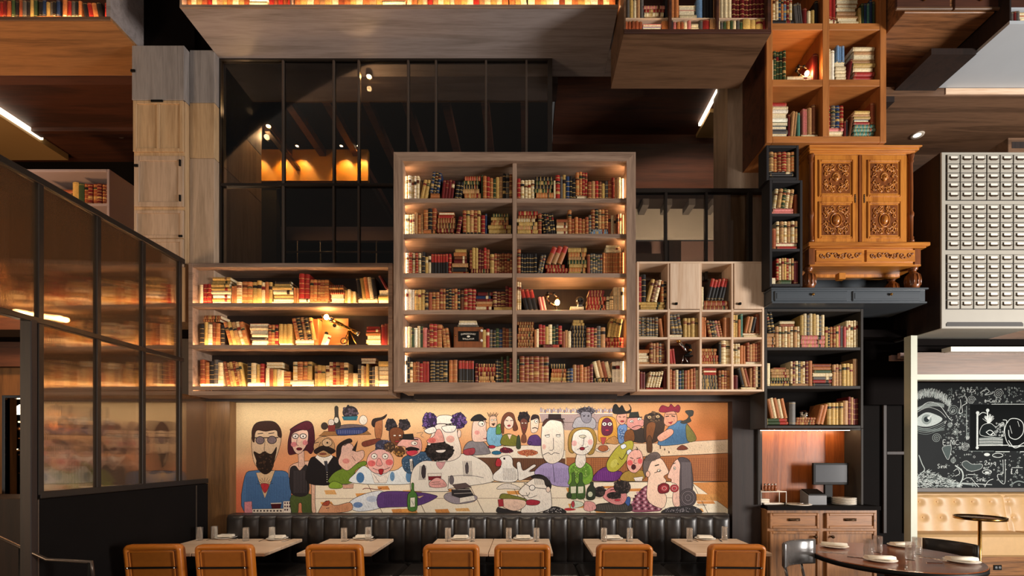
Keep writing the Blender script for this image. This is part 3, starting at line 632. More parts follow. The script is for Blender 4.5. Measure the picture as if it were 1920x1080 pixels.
# ================================================================ what stands in them
def C(px0, px1, py, Yf, spec, zoom, place, ins=.045, dp=.17): CELLS.append((px0, px1, py, Yf, spec, zoom, place, ins, dp))
ORD = ['top', 'second', 'third', 'fourth', 'fifth', 'bottom']
big = [
 ("u5,24,190,IWo l2,30,165,Yo:12 s2,85,35,O/l3,26,145,NKo:8 l4,25,160,Dp:6 l2,28,145,Kb:8 s6,155,30,YOTKGRo u1,16,200,G u6,28,180,OROGYTb u3,27,200,KABo",
  "u1,28,170,Rb u4,27,160,Io s6,150,31,OOGKGKo u1,15,150,I u1,35,190,Ro u1,22,180,A u1,24,190,Yp u3,26,182,NKKb s2,90,25,IT/u4,23,165,OORRo u7,27,145,STRBYAb u4,24,185,RTIWp"),
 ("u4,18,165,WIo u3,22,175,TOb s2,105,25,YOp/u3,32,150,OKSb s4,140,34,BDBSo/s2,130,20,RO l1,30,150,Db:10 s1,145,30,Kb/u5,27,155,SYTSYo u1,30,160,Rb u1,14,165,Np s3,195,30,KYYo/s4,145,22,OSYGo",
  "s7,160,26,YYTYISRo u1,28,170,So l5,18,170,Ko:-8 s6,90,21,TITITSp u1,28,190,Oo u5,26,145,SOb u1,20,150,Ao s3,130,20,Lo/u5,26,140,SKTOo u6,20,165,SITp"),
 ("s1,140,20,Y/u5,26,140,WRIRIo u1,28,175,Kb u2,25,155,YIp u6,24,155,Kt u1,28,160,Rb s3,150,28,OKTp/s4,110,24,DBOYp s2,175,25,SDo/u7,24,145,SYYDDRb u1,35,150,Yo u7,22,160,So",
  "u1,30,195,So u6,21,155,Kb l2,20,150,Ao:12 s3,180,27,Ro/l3,40,130,OTt:22 s7,150,28,YOYGTOo u1,25,150,Sp u5,20,155,Ao u8,21,165,Ob/s3,120,18,Ip"),
 ("u3,24,160,Wp u3,26,160,Yo u1,26,150,Ko u1,28,140,Sp u2,28,145,Oo s1,160,20,T/u7,22,148,SOKKo u1,28,160,Bp u3,30,170,Ro s7,130,21,OIOTDNDp s1,145,38,Yp/u3,32,115,Do+u2,26,150,DRb",
  "u2,16,215,Io l3,32,165,Kt:-14 l2,24,110,P:-12 g175 s2,110,20,Ip g25 s4,140,28,Ro/s2,120,24,Db s1,60,12,I/u2,26,100,Io u3,26,175,Ip"),
 ("s1,140,14,Y/u6,23,150,WIGp u1,35,160,Pp u1,18,140,Db u2,30,180,Ro u1,40,170,Oo l2,26,150,Oo:-6 g246 u1,38,142,Yp u1,26,150,Rp u7,26,155,AKGNBSb",
  "s9,135,22,SBo u2,18,150,OI s1,145,34,DKt/u7,26,140,RRYIGKb u3,24,140,STI s6,120,28,Kb/s2,90,22,Yo u3,28,150,SRo u1,30,165,Ab u1,36,155,Tp s3,145,28,Ro/l4,24,135,Yo:10"),
 ("u1,18,210,Wp u1,20,200,Kb u1,25,165,Io u3,28,165,OSRb u2,28,170,Rp s1,165,20,I/u4,36,152,Ko u2,36,180,Ob s1,150,18,T/u5,26,160,Kt u1,24,160,Db s5,150,28,OTDRDo u2,22,180,Ko u4,24,205,GDGDb",
  "u1,14,190,Gb s1,240,12,K/u6,38,185,So s5,130,30,TYORKo u2,26,125,KNb u6,26,145,TSOOSDb s2,150,28,Ko/l4,30,125,ITSI:-14 u3,30,170,Wp"),
]
for k, (py, (a, c)) in enumerate(zip((368, 435, 509.5, 579, 650, 718.5), big)):
    C(754.5, 960, py, YB, a, 4.085, f'on {ORD[k]} row, left bay of big framed bookcase', .10, .2)
    C(969, 1174, py, YB, c, 4.085, f'on {ORD[k]} row, right bay of big framed bookcase', .10, .2)
wide = ["u1,24,145,I u2,32,155,Rb s5,150,27,WYWIYp/s3,150,24,Yo u2,20,140,O s1,150,22,I/u4,38,150,IOOYo u4,28,175,YIOp s5,160,27,WIYIYp/s2,130,18,YK u2,18,130,O s2,85,25,Ip/u2,38,170,Rb s2,140,20,IOp/u5,28,140,Oo s3,110,28,IWI/s4,120,16,RSOo u4,20,110,YI s2,170,26,IO/l5,28,150,KYOI:-8 s3,90,36,WYI/l1,20,110,D:-30",
 "u6,32,170,KYISOb/s2,150,22,So l5,30,180,OYTIo:-16 s7,145,25,IIKITIS u3,26,155,SORo s1,115,28,I/u3,36,140,Yp s2,150,28,IS/l5,30,155,OKTKYo:-12 g390 s4,120,28,IYYO/s2,110,22,Rp u3,24,170,RDY",
 "s1,180,32,W/u5,34,170,SOKAIb l6,22,185,STYo:-12 s1,145,36,W/u4,32,140,KIYRb u5,27,140,ISYI/s2,130,24,Y u1,50,120,Oo s2,180,28,I/u4,35,125,IOOYo u4,28,160,TYYIo s1,140,26,I/u5,28,160,IRTOo u2,36,110,TI u7,22,160,AITYKb/s2,120,24,SO s6,90,32,WIYTKY"]
for k, (py, s) in enumerate(zip((570, 648.5, 726), wide)):
    C(367, 729, py, YL, s, 4.0, f'on {("top", "middle", "bottom")[k]} shelf of wide low bookcase', .055, .17)
cubes = {(0, 0): "s3,215,22,Yo/u1,26,180,Rb+u1,36,200,Kb+l3,28,165,YBIo:14+u2,22,150,OKo", (0, 2): "u1,22,180,I s2,200,32,So/l5,26,160,Kt:14",
 (1, 0): "s1,150,14,I/u7,21,135,Ao l1,30,145,O:-8 u1,18,165,O", (1, 1): "s1,110,22,T/l3,28,148,Ao:-10 u4,30,145,Yo", (1, 2): "u2,24,150,O l5,24,130,SKAPo:-12 u2,30,150,O", (1, 3): "u2,22,165,Yo u1,20,130,O u1,20,175,E s2,140,18,IO/l3,24,122,OTK:12+u1,28,135,S",
 (2, 0): "s5,90,22,TITIO s1,120,12,O/u5,24,145,STOAo u1,16,110,D", (2, 1): "l2,20,115,R:-6 g165", (2, 2): "s5,140,24,ORRSOo u1,20,165,K u2,34,178,Io", (2, 3): "u3,22,150,Io u2,26,140,O s1,130,20,D/u5,24,140,STOSb",
 (3, 0): "u1,14,140,I u2,22,130,D s1,150,16,R/l5,22,120,Io:14 u1,24,150,D", (3, 1): "u10,22,150,OSINGSOb", (3, 2): "s4,155,27,Ao/s3,120,18,RO u4,24,140,SOo", (3, 3): "u4,13,110,D s1,150,18,I/l3,26,145,KTS:-14+u4,24,155,TSIKb"}
cx = (1195.5, 1254, 1314, 1373.5, 1432)
for (r, c), s in cubes.items():
    C(cx[c]+2.3, cx[c+1]-2.3, (580.5, 632, 682.5, 730)[r], YG, s, 4.152, f'in {ORD[r] if r < 3 else "bottom"} row, {("first", "second", "third", "fourth")[c]} cube of pale cube bookcase', .03, .2)
st3 = ["s4,70,27,Tp/l2,26,150,Ko:-10 u8,25,155,TIo/s2,120,22,SI s3,200,28,Po/u8,25,150,YIAIb u5,22,150,YKOSo u3,20,170,VA u5,20,200,Io",
 "u1,35,170,I s6,160,22,YKGTTTo/s1,100,14,S s1,145,18,T/u7,20,165,IDIAYo u1,30,185,O s7,160,25,KRAIGOSp u3,26,160,To u3,30,170,Yo u1,40,200,T",
 "s2,180,26,Gt/l5,26,150,OI:-12 u1,50,165,A s3,160,17,So l2,30,150,O:14 u4,30,165,Yo u1,40,170,T u4,20,205,DTDb"]
for k, (py, s) in enumerate(zip((651, 723.5, 796), st3)):
    C(1439, 1613.5, py, qY, s, 4.153, f'on {("top", "middle", "bottom")[k]} shelf of slate bookcase above server station', .03, .2)
for k, (a, c, py, s, pl) in enumerate(((1443.5, 1492.5, 331.5, "s3,100,10,Kp/u6,17,92,TOSRo", 'in single slate cube under amber cubes'), (1449, 1499, 400, "s2,110,14,P/l5,18,92,ITGo:8 u1,14,95,S", 'in top cube of narrow slate bookcase'),
      (1449, 1499, 466, "u1,22,100,S s2,110,16,R/u6,18,105,ITo", 'in middle cube of narrow slate bookcase'), (1449, 1499, 531.5, "s1,30,28,R s1,80,24,G/u7,16,105,RITYo u2,14,110,D", 'in bottom cube of narrow slate bookcase'))):
    C(a, c, py, nY, s, 2.7, pl, .02, .11)
amb = {(0, 0): "s2,370,50,PKp/u7,45,330,IINOLDo l4,28,330,A:-6 u1,70,270,D u2,60,250,IY u1,60,350,K", (0, 1): "s2,130,60,Ip/u2,60,330,R s8,310,46,TIITTI u1,40,260,Y u5,38,360,GNEN",
 (1, 0): "u1,30,300,I u4,38,420,Go s2,340,50,AIp u1,60,400,D", (1, 1): "u1,50,470,I u1,55,440,W s6,150,48,I/u3,38,210,L l1,40,330,D:10 s9,300,54,KRRIYTITI",
 (2, 0): "s9,250,54,IANGWIWIR u1,30,330,D l2,40,360,T:5 u1,45,340,E s1,260,50,I/u2,34,340,P+u1,65,360,T+u1,65,410,B", (2, 1): "s3,220,45,IIPp/u4,55,290,RANo u2,30,250,DK l1,35,300,B:8 s4,290,45,Eo/s5,230,40,RLYTY+u1,60,290,S"}
for (r, c), s in amb.items():
    C((1450.5, 1557)[c], (1540.5, 1648)[c], (43, 148.5, 252)[r], cY, s, 7.6, f'in {("left", "right")[c]} cube, {("upper", "middle", "lowest")[r]} row of amber cube bookcase', .05, .25)
C(1172, 1440, 55.5, hY, "u5,42,150,Sp s3,220,38,PL u1,70,150,O u1,60,160,K u5,40,150,POSI s3,90,40,I u1,45,150,A u1,80,160,R u1,75,160,T u8,38,150,IAGYG u3,75,165,Yp u1,30,160,D", 6.62, 'on lower row of dark hanging bookcase', .04, .2)
C(1172, 1440, 23.5, hY, "u6,38,260,TAYI s4,240,45,TIRPo u1,40,300,K u2,55,280,O s3,200,70,IPI u1,70,250,L u3,40,260,K u1,70,300,T u3,45,300,I u8,45,290,Db", 6.62, 'on upper row of dark hanging bookcase', .07, .2)
C(342, 543, 9.5, lbY, "u12,10,42,OIYSRITYp s4,36,8,WI u5,9,42,RSp", 1, 'on long hanging bookcase', .05, .17)
C(547, 1156, 9.5, lbY, "u14,10,42,OYIOTYISp s3,40,9,OI u18,9,44,IOYIRTIYp l3,9,40,OYI:-8 u14,10,42,IOYIWSp", 1, 'on long hanging bookcase', .05, .17)
C(-60, 199, 33.5, uY, "u2,60,260,I s2,290,35,IT/u7,40,220,RDSO s2,260,38,IO/u7,38,220,GKSAKY s2,270,38,IO/u6,38,200,KNYA s3,230,30,IY/u5,40,200,ORAK l4,50,250,KRO:-10 u1,60,250,R", 7.38, 'on high bookcase with amber underside', .045, .17)
C(60, 199, 381, fY, "u6,7,30,TYGI s4,20,7,TS u2,10,42,YG u6,7,38,SDo", 1, 'on lavender grey bookcase behind partition', .04, .2)
C(1895, 1945, 41.5, gY, "u4,6,25,DA s4,26,6,YIR", 1, 'on pale bulkhead bookcase', .03, .2)
# ================================================================ books
CL = dict(W=('f2e6d0', 'white'), I=('e2cda2', 'cream'), Y=('bf9c58', 'golden yellow'), O=('b26c3c', 'orange'), T=('b08256', 'tan'), B=('6e3d22', 'brown'), R=('98271f', 'red'),
  D=('641a18', 'maroon'), P=('c8736c', 'pink'), N=('26385a', 'navy'), L=('6c8cae', 'light blue'), G=('36472a', 'dark green'), E=('4f8070', 'teal'), K=('211d1c', 'black'),
  A=('5a5550', 'grey'), S=('8a4528', 'rust'), V=('ad4a48', 'rose'))
GOLD = lin('cba664')[:3]; PAGE = lin('e9d9b4')[:3]
def shade(c, k): return tuple(min(1, v*k) for v in c[:3])
def book_mb(w, h, d, col, style, rnd):
    """upright, spine towards -Y at y=0, base on z=0, centred on x: rounded spine, boards, page block, raised bands or label"""
    b = MB(); hw = w/2; bul = min(w*.22, .009); n = 5
    arc = [(-hw+w*i/n, -bul*sin(pi*i/n)*1.0) for i in range(n+1)]
    def band(z0, z1, off, c):
        o = [(x*(1+off*.6/hw), y-off) for x, y in arc]
        V = [(x, y, z0) for x, y in o]+[(x, y, z1) for x, y in o]+[(x, y+off+.001, z0) for x, y in arc]+[(x, y+off+.001, z1) for x, y in arc]
        m = n+1
        b.add(V, [(i, i+1, m+i+1, m+i) for i in range(n)], 0, c)
        if off > .0012: b.add(V, [(2*m+i, 2*m+i+1, i+1, i) for i in range(n)]+[(m+i, m+i+1, 3*m+i+1, 3*m+i) for i in range(n)], 0, shade(c, .8))
    c2 = shade(col, .9)
    # spine in up to two tones
    cut = h*.62 if style == 't' else h
    top = lin('a83024')[:3] if style == 't' else col
    segs = [(0, cut, col), (cut, h, top)] if style == 't' else [(0, h, col)]
    for z0, z1, c in segs:
        V = [(x, y, z0) for x, y in arc]+[(x, y, z1) for x, y in arc]; m = n+1
        b.add(V, [(i, i+1, m+i+1, m+i) for i in range(n)], 0, c)
    t = min(.0035, w*.14); i_ = .004
    for sx in (-1, 1):          # boards
        a0, a1 = sorted((sx*hw, sx*(hw-t)))
        b.box(a0, a1, 0, d, 0, h, 0, c2)
    b.box(-hw+t, hw-t, .002, d-i_, i_*.7, h-i_*.7, 0, PAGE)
    if style == 'b':
        for k in range(1, 5): band(h*k/5-.0022, h*k/5+.0022, .0016, GOLD)
    elif style == 'o':
        nb = rnd.choice((5, 6, 7)); a = rnd.random() < .5
        for k in range(nb): band(h*(k+.5)/nb-.003, h*(k+.5)/nb+.003, .0010, GOLD if (k+a) % 2 else shade(GOLD, .8))
        zl = h*rnd.choice((.66, .72)); band(zl, zl+h*.12, .0007, lin(rnd.choice(('7a1c16', '1c1a18', '5a2a14', '2a3320')))[:3])
        if rnd.random() < .5: band(h*.30, h*.30+h*.09, .0007, shade(GOLD, .9))
    elif style == 'l' or (style == 'p' and rnd.random() < .45):
        band(h*.68, h*.82, .0008, lin(rnd.choice(('2a1a14', '7a1c16', 'e2cda2')))[:3])
        band(h*.84, h*.85, .001, GOLD); band(h*.65, h*.66, .001, GOLD)
    else:
        band(h*.93, h*.945, .001, shade(GOLD, .8)); band(h*.06, h*.075, .001, shade(GOLD, .8))
    return b
STY = dict(b='gilt-banded', o='ornate gilt', p='plain', l='labelled', t='red-topped', d='cloth')
BOOKS = []     # builder, matrix, area in px, label, group
def parse(tok):
    k = tok[0]; a = tok[1:].split(',')
    if k == 'g': return ('g', float(a[0]))
    last = a[3]; ang = 0
    if ':' in last: last, ang = last.split(':'); ang = float(ang)
    cols = [q for q in last if q.isupper()]; sty = [q for q in last if q.islower()]
    return (k, int(a[0]), float(a[1]), float(a[2]), cols, sty[0] if sty else 'd', ang)
def gwidth(g):
    if g[0] == 'g': return g[1]
    k, n, w, h, c, s, an = g
    if k == 'u': return n*w
    if k == 's': return w
    a = abs(radians(an)); return n*w/cos(a)+h*sin(a)*.8
def emit_group(g, x, zb, ys, kx, kz, ppm, place, rnd, fit=1.0, dp=.17):
    """lay one group from x (m) rightwards; returns (width used, height reached)"""
    if g[0] == 'g': return g[1]*kx, 0
    k, n, w, h, cols, sty, an = g; wid = gwidth(g)*kx*fit; hi = 0
    def put(bm, M, apx, c, pose):
        BOOKS.append((bm, M, apx, f'{CL[c][1]} {STY[sty]} book {pose} {place}', 'books '+place))
    if k == 'u':
        ws = [w*kx*fit*rnd.uniform(.86, 1.14) for _ in range(n)]; f = wid/sum(ws)
        base = rnd.uniform(.97, 1.03); cx_ = x
        for i in range(n):
            c = cols[i % len(cols)]; bw = ws[i]*f*.975
            same = len(cols) == 1 or sty in 'ot'
            bh = h*kz*base*(rnd.uniform(.985, 1.015) if same else rnd.uniform(.90, 1.05))
            col = shade(lin(CL[c][0]), rnd.uniform(.8, 1.25))
            M = Matrix.Translation((cx_+ws[i]*f/2, ys+rnd.uniform(0, .012), zb))
            put(book_mb(bw, bh, dp*rnd.uniform(.85, 1), col, sty, rnd), M, bw*bh*ppm*ppm, c, 'standing upright'); cx_ += ws[i]*f; hi = max(hi, bh)
    elif k == 's':
        z = zb
        for i in range(n):
            c = cols[i % len(cols)]; L_ = wid*rnd.uniform(.84, .99); th = h*kz*rnd.uniform(.82, 1.16)
            off = rnd.uniform(0, wid-L_)
            col = shade(lin(CL[c][0]), rnd.uniform(.8, 1.25))
            # lying: spine along x, thickness along z
            M = Matrix.Translation((x+off, ys+rnd.uniform(0, .015), z+th/2)) @ Matrix.Rotation(pi/2, 4, 'Y')
            if sty == 'd' and rnd.random() < .45: # fore edge towards the room
                b = MB(); t = min(.003, th*.16); b.box(-th/2, -th/2+t, 0, dp*.9, 0, L_, 0, col); b.box(th/2-t, th/2, 0, dp*.9, 0, L_, 0, col); b.box(-th/2+t, th/2-t, .004, dp*.88, .004, L_-.004, 0, PAGE)
            else: b = book_mb(th*.985, L_, dp*.9, col, sty, rnd)
            put(b, M, L_*th*ppm*ppm, c, 'lying flat'); z += th
        hi = z-zb
    elif k == 'l':
        a = radians(an); bw = w*kx*fit; bh = h*kz; step = bw/cos(a); s_ = abs(sin(a))
        for i in range(n):
            c = cols[i % len(cols)]; col = shade(lin(CL[c][0]), rnd.uniform(.8, 1.25)); h2 = bh*rnd.uniform(.96, 1.03)
            if an < 0: px = x+bh*kx/kx*s_*.8+step*i; R_ = Matrix.Rotation(a, 4, 'Y') @ Matrix.Translation((bw*.49, 0, 0))
            else: px = x+bw*cos(a)+step*i; R_ = Matrix.Rotation(a, 4, 'Y') @ Matrix.Translation((-bw*.49, 0, 0))
            put(book_mb(bw*.96, h2, dp*.9, col, sty, rnd), Matrix.Translation((px, ys+rnd.uniform(0, .01), zb)) @ R_, bw*h2*ppm*ppm, c, 'leaning'); hi = max(hi, h2*cos(a)+bw*s_)
    return wid, hi
for (px0, px1, py, Yf, spec, zoom, place, ins, dp) in CELLS:
    rnd = random.Random(hash((round(px0), round(py))) & 0xffff); ys = Yf+ins; kz = ys/F/zoom*1.06
    x0, x1 = X(px0, Yf), X(px1, Yf); zb = Z(py, Yf)+.0005
    toks = spec.split(); groups = [[[parse(q) for q in lev.split('+')] for lev in t.split('/')] for t in toks]
    tot = sum(max(sum(gwidth(g) for g in lev) for lev in G) for G in groups); kx = (x1-x0)/tot
    x = x0
    for G in groups:
        W_ = max(sum(gwidth(g) for g in lev) for lev in G)*kx; z = zb
        for lev in G:
            lw = sum(gwidth(g) for g in lev)*kx; xx = x+(W_-lw)*.5; top = 0
            for g in lev:
                used, hi = emit_group(g, xx, z, ys, kx, kz, F/ys, place, rnd, 1.0, dp); xx += used; top = max(top, hi)
            if lev is G[0] and lev[0][0] == 'u' and len(G) > 1: top += .003
            z += top
        x += W_
order = sorted(range(len(BOOKS)), key=lambda i: -BOOKS[i][2])
NBOOK = 300
rest = MB()
for r, i in enumerate(order):
    bm, M, apx, label, group = BOOKS[i]
    if r < NBOOK:
        org = M.translation; R3 = M.to_3x3()
        bm.v = [tuple(R3 @ Vector(v)) for v in bm.v]
        me = mesh('book', bm, 'books'); o = bpy.data.objects.new('book', me); COL.objects.link(o); o.location = org
        tag(o, label, 'book', group)
    else:
        n0 = len(rest.v); rest.v += [tuple(M @ Vector(v)) for v in bm.v]
        rest.f += [tuple(j+n0 for j in f) for f in bm.f]; rest.m += bm.m; rest.c += bm.c; rest.sm += bm.sm
solo('small_books', rest, 'books', 'smaller old books filling the remaining shelf space of all bookcases', 'books', (0, 4.6, 3), kind='stuff')
print('BOOKS', len(BOOKS), 'cut area', BOOKS[order[min(NBOOK, len(order)-1)]][2])
# ================================================================ dining furniture
def rring(w, h, r, ins, n=6):
    """rounded rectangle points (x, z), centred at the bottom middle, inset"""
    w2, z0, z1, r = w/2-ins, ins, h-ins, max(r-ins, .004); P_ = []
    for cx_, cz_, a0 in ((w2-r, z1-r, 0), (-w2+r, z1-r, 90), (-w2+r, z0+r, 180), (w2-r, z0+r, 270)):
        for i in range(n+1):
            a = radians(a0+90*i/n); P_.append((cx_+r*cos(a), cz_+r*sin(a)))
    return P_
def loft(mb, rings, m=0, cap0=False, cap1=False, smooth=True):
    n = len(rings[0]); V = [p for r in rings for p in r]; Fs = []
    for k in range(len(rings)-1):
        for i in range(n): Fs.append((k*n+i, k*n+(i+1) % n, (k+1)*n+(i+1) % n, (k+1)*n+i))
    if cap0: Fs.append(tuple(range(n))[::-1])
    if cap1: Fs.append(tuple((len(rings)-1)*n+i for i in range(n)))
    return mb.add(V, Fs, m, None, smooth)
# ---- banquette: black channelled back, seat cushions, plinth
by = 5.06; bzt = Z(966, by); bzs = .47
bx0_, bx1_ = X(428, by), X(1366, by)
bq = thing('banquette', 'long black leather banquette with channelled back under the mural', 'banquette', ((bx0_+bx1_)/2, 4.9, 0))
NCH = 31; cw = (bx1_-bx0_)/NCH
ch = MB(); K = 10; rows = [(bzs, 0), (bzs+.05, 1), (bzt-.06, 1), (bzt-.025, .85), (bzt-.006, .45), (bzt, .0)]
V = []; Fs = []
for z, q in rows:
    for i in range(K+1):
        t = i/K; V.append((cw*t, -(.030+.012*0)*q*(sin(pi*t)**.55)-.045*q*.6, z))
for k in range(len(rows)-1):
    for i in range(K): a = k*(K+1)+i; Fs.append((a, a+1, a+K+2, a+K+1))
ch.add(V, Fs, 0, None, True)
cm = mesh('channel', ch, 'leather_black')
for i in range(NCH): inst(cm, 'channel', bq, (bx0_+cw*i, by, 0))
part('back_board', MB().cbox(bx0_, bx1_, by-.005, 5.125, .1, bzt+.005, .004), 'leather_black', bq)
part('seat_base', MB().cbox(bx0_, bx1_, 4.56, by-.01, .0, .33, .006), 'near_black', bq)
edges = [428, 595, 768, 1078, 1240, 1366]
for a, c in zip(edges[:-1], edges[1:]):
    xa_, xb_ = bx0_+(a-428)/(1366-428)*(bx1_-bx0_), bx0_+(c-428)/(1366-428)*(bx1_-bx0_)
    part('seat_cushion', MB().cbox(xa_+.004, xb_-.004, 4.49, by-.03, .332, .475, .03), 'leather_black', bq)
S1('trim_12', 'charcoal', 'slim grey ledge between banquette and mural', (X(430, 5.12), X(1368, 5.12), 5.13, 5.252, Z(968, 5.14), Z(963.6, 5.14)), cat='trim')
# ---- tan leather chairs, backs to the room
def make_chair():
    t = thing('dining_chair', 'x', 'chair')
    w, h0, h1 = .466, .41, .895
    H_ = h1-h0
    def ring(ins, y): return [(x, y-.06*(z/H_), h0+z) for x, z in rring(w, H_, .05, ins)]
    b = MB(); loft(b, [ring(.055, .045), ring(.012, .045), ring(0, .03), ring(0, -.015), ring(.008, -.028), ring(.022, -.034), ring(.036, -.030), ring(.044, -.018), ring(.046, -.012)], 0, True)
    part('back_frame', b, 'leather_tan', t, local=True)
    b = MB(); loft(b, [ring(.046, -.012), ring(.056, -.018), ring(.075, -.019)], 0, False, True)
    bp = part('back_panel', b, 'leather_tan_panel', t, local=True)
    b = MB(); b.tube([(x, y-.030, z) for x, y, z in [ (p[0], p[1], p[2]) for p in ring(.058, 0)]], .0035, 6, closed=True); part('piping', b, 'leather_tan', bp, local=True)
    zb_ = .706; yb_ = -.06*((zb_-h0)/H_)-.045
    cbm = part('crossbar', MB().cbox(-.195, .195, yb_-.006, yb_+.006, zb_-.008, zb_+.008, .002), 'plastic_black', t, local=True)
    for sx in (-1, 1): part('bolt', MB().lathe([(0, -.014), (.008, -.010), (.009, 0)], (sx*.185, yb_-.006, zb_), 10, axis='y'), 'chrome', cbm, local=True)
    part('seat', MB().cbox(-.225, .225, .03, .41, .40, .475, .025), 'leather_tan', t, local=True)
    for sx in (-1, 1):
        for (ya, yb2) in ((.0, -.03), (.37, .39)): part('leg', MB().tube([(sx*.2, ya+.01, .41), (sx*.215, yb2, 0)], .014, 8), 'bronze', t, local=True)
    return t
proto = make_chair()
chairs = [(297.5, 1017, .05, 'tan leather chair tucked at double table beside the black partition, nearer the partition'), (428.5, 1019, .03, 'tan leather chair tucked at double table beside the black partition, farther from the partition'),
 (631.5, 1021, .02, 'tan leather chair at single table between the two double tables'), (848, 1020, 0, 'tan leather chair at middle double table, beside the table with two place settings seam, partition side'),
 (979.5, 1021, 0, 'tan leather chair at middle double table, server station side'), (1168.5, 1022, -.02, 'tan leather chair at single table next to the middle double table'), (1376.5, 1020, -.04, 'tan leather chair at last single table beside the server station')]
chairs[3] = (848, 1020, 0, 'tan leather chair at middle double table, partition side')
yc = 3.95
for i, (px, py, rz, lab) in enumerate(chairs):
    o = proto if i == 0 else copy_tree(proto)
    zc = Z(py, yc-.06)-.895
    o.location = (X(px, yc), yc, 0); o.rotation_euler.z = rz; tag(o, lab, 'chair', 'tan leather chairs along the banquette')
# ---- maple topped tables along the banquette
yf, yn, zt_ab = 4.95, 4.235, .75
def table(pxl, pxr, lab):
    x0, x1 = X(pxl, yf), X(pxr, yf); t = thing('dining_table', lab, 'table', ((x0+x1)/2, (yf+yn)/2, 0), group='maple tables along the banquette')
    part('tabletop', MB().cbox(x0, x1, yn, yf, zt_ab-.032, zt_ab, .004), 'maple', t)
    xm, ym = (x0+x1)/2, 4.43
    part('pedestal', MB().lathe([(.04, .02), (.03, .04), (.03, .66), (.06, .70), (.12, .718)], (xm, ym, 0), 16), 'plastic_black', t); part('base', MB().cbox(xm-.22, xm+.22, ym-.10, ym+.10, 0, .022, .006), 'plastic_black', t)
    return t
table(372.5, 448, 'pale maple table of the double table, touching the black partition'); table(449.5, 567, 'pale maple table of the double table, away from the black partition')
table(618, 738, 'single pale maple table between the two double tables')
table(820, 925, 'pale maple half of the middle double table, partition side'); table(926, 1029.5, 'pale maple half of the middle double table, server station side')
table(1093, 1196, 'single pale maple table next to the middle double table'); table(1258, 1381, 'single pale maple table beside the server station')
# ---- place settings
def tumbler(r, h, cut=False):
    b = MB(); n = 20
    prof = [(0, 0), (r*.9, 0), (r*.93, .006), (r, h), (r-.0025, h), (r*.86, .012), (0, .012)]
    if cut:
        b.lathe(prof, (0, 0, 0), n)
        for k in range(12):      # cut facets low on the wall
            a = 2*pi*k/12; p0 = (r*.97*cos(a), r*.97*sin(a), h*.1); p1 = (r*1.0*cos(a+.5), r*1.0*sin(a+.5), h*.5)
            b.tube([p0, ((p0[0]+p1[0])/2*1.03, (p0[1]+p1[1])/2*1.03, h*.3), p1], .0018, 4); p1 = (r*cos(a-.5), r*sin(a-.5), h*.5); b.tube([p0, ((p0[0]+p1[0])/2*1.03, (p0[1]+p1[1])/2*1.03, h*.3), p1], .0018, 4)
        return b
    return b.lathe(prof, (0, 0, 0), n)
gm = mesh('tumbler', tumbler(.033, .135), 'tumbler')
def put_mesh(me, name, loc, label, cat, group, rz=0):
    o = bpy.data.objects.new(name, me); COL.objects.link(o); o.location = loc; o.rotation_euler.z = rz; return tag(o, label, cat, group)
def yt(py): return (EYE-zt_ab)*F/(py-CY)
tl = [(374, 1013, 'double table by the partition'), (402, 1011, 'double table by the partition'), (461, 1014, 'double table by the partition'), (510, 1013, 'double table by the partition'), (645, 1015, 'single table between double tables'), (690.5, 1013, 'single table between double tables'), (840, 1015, 'middle double table'), (885, 1015, 'middle double table'), (954, 1015, 'middle double table'), (1006, 1015, 'middle double table'), (1132.5, 1015, 'single table next to the middle double table'), (1181, 1015, 'single table next to the middle double table'), (1293, 1015, 'single table beside the server station'), (1358.5, 1012, 'single table beside the server station')]
for px, py, w in tl:
    y = yt(py); put_mesh(gm, 'tumbler', (X(px, y), y, zt_ab), 'clear straight tumbler on the '+w, 'glass', 'tumblers on the '+w)
pm = mesh('side_plate', MB().lathe([(0, 0), (.06, 0), (.075, .006), (.105, .014), (.105, .017), (.074, .010), (.055, .006), (0, .006)], (0, 0, 0), 28), 'china')
nm_ = mesh('napkin', MB().cbox(-.075, .075, -.045, .045, .0, .016, .006).cbox(-.073, .07, -.04, .04, .0162, .024, .004), 'linen')
kn = MB(); kn.cbox(-.010, .010, -.11, -.02, .0, .003, .001).cbox(-.005, .005, -.02, .10, 0, .006, .002); km = mesh('knife', kn, 'chrome')
fk = MB(); fk.cbox(-.004, .004, -.10, .03, 0, .005, .002).cbox(-.011, .011, .03, .045, 0, .004, .001)
for q in (-1, 0, 1): fk.cbox(q*.008-.0022, q*.008+.0022, .045, .09, 0, .004, .001)
fm = mesh('fork', fk, 'chrome')
sets = [(424, 1010, 'double table by the partition'), (520, 1012, 'double table by the partition'), (681, 1011, 'single table between double tables'), (864, 1012, 'middle double table'), (981, 1012, 'middle double table'), (1149, 1012, 'single table next to the middle double table'), (1322, 1012, 'single table beside the server station')]
for px, py, w in sets:
    y = yt(py)+.02; x = X(px, y); a = RN.uniform(-.15, .15)
    put_mesh(pm, 'side_plate', (x, y, zt_ab), 'small white plate under a napkin on the '+w, 'plate', 'plates on the '+w)
    put_mesh(nm_, 'napkin', (x, y, zt_ab+.0175), 'folded white napkin on a plate on the '+w, 'napkin', 'napkins on the '+w, a)
    y2 = y-.26
    put_mesh(fm, 'fork', (x-.13, y-.03, zt_ab), 'steel fork left of the plate on the '+w, 'fork', 'forks on the '+w, .1); put_mesh(km, 'knife', (x+.14, y-.03, zt_ab), 'steel knife right of the plate on the '+w, 'knife', 'knives on the '+w, -.2)
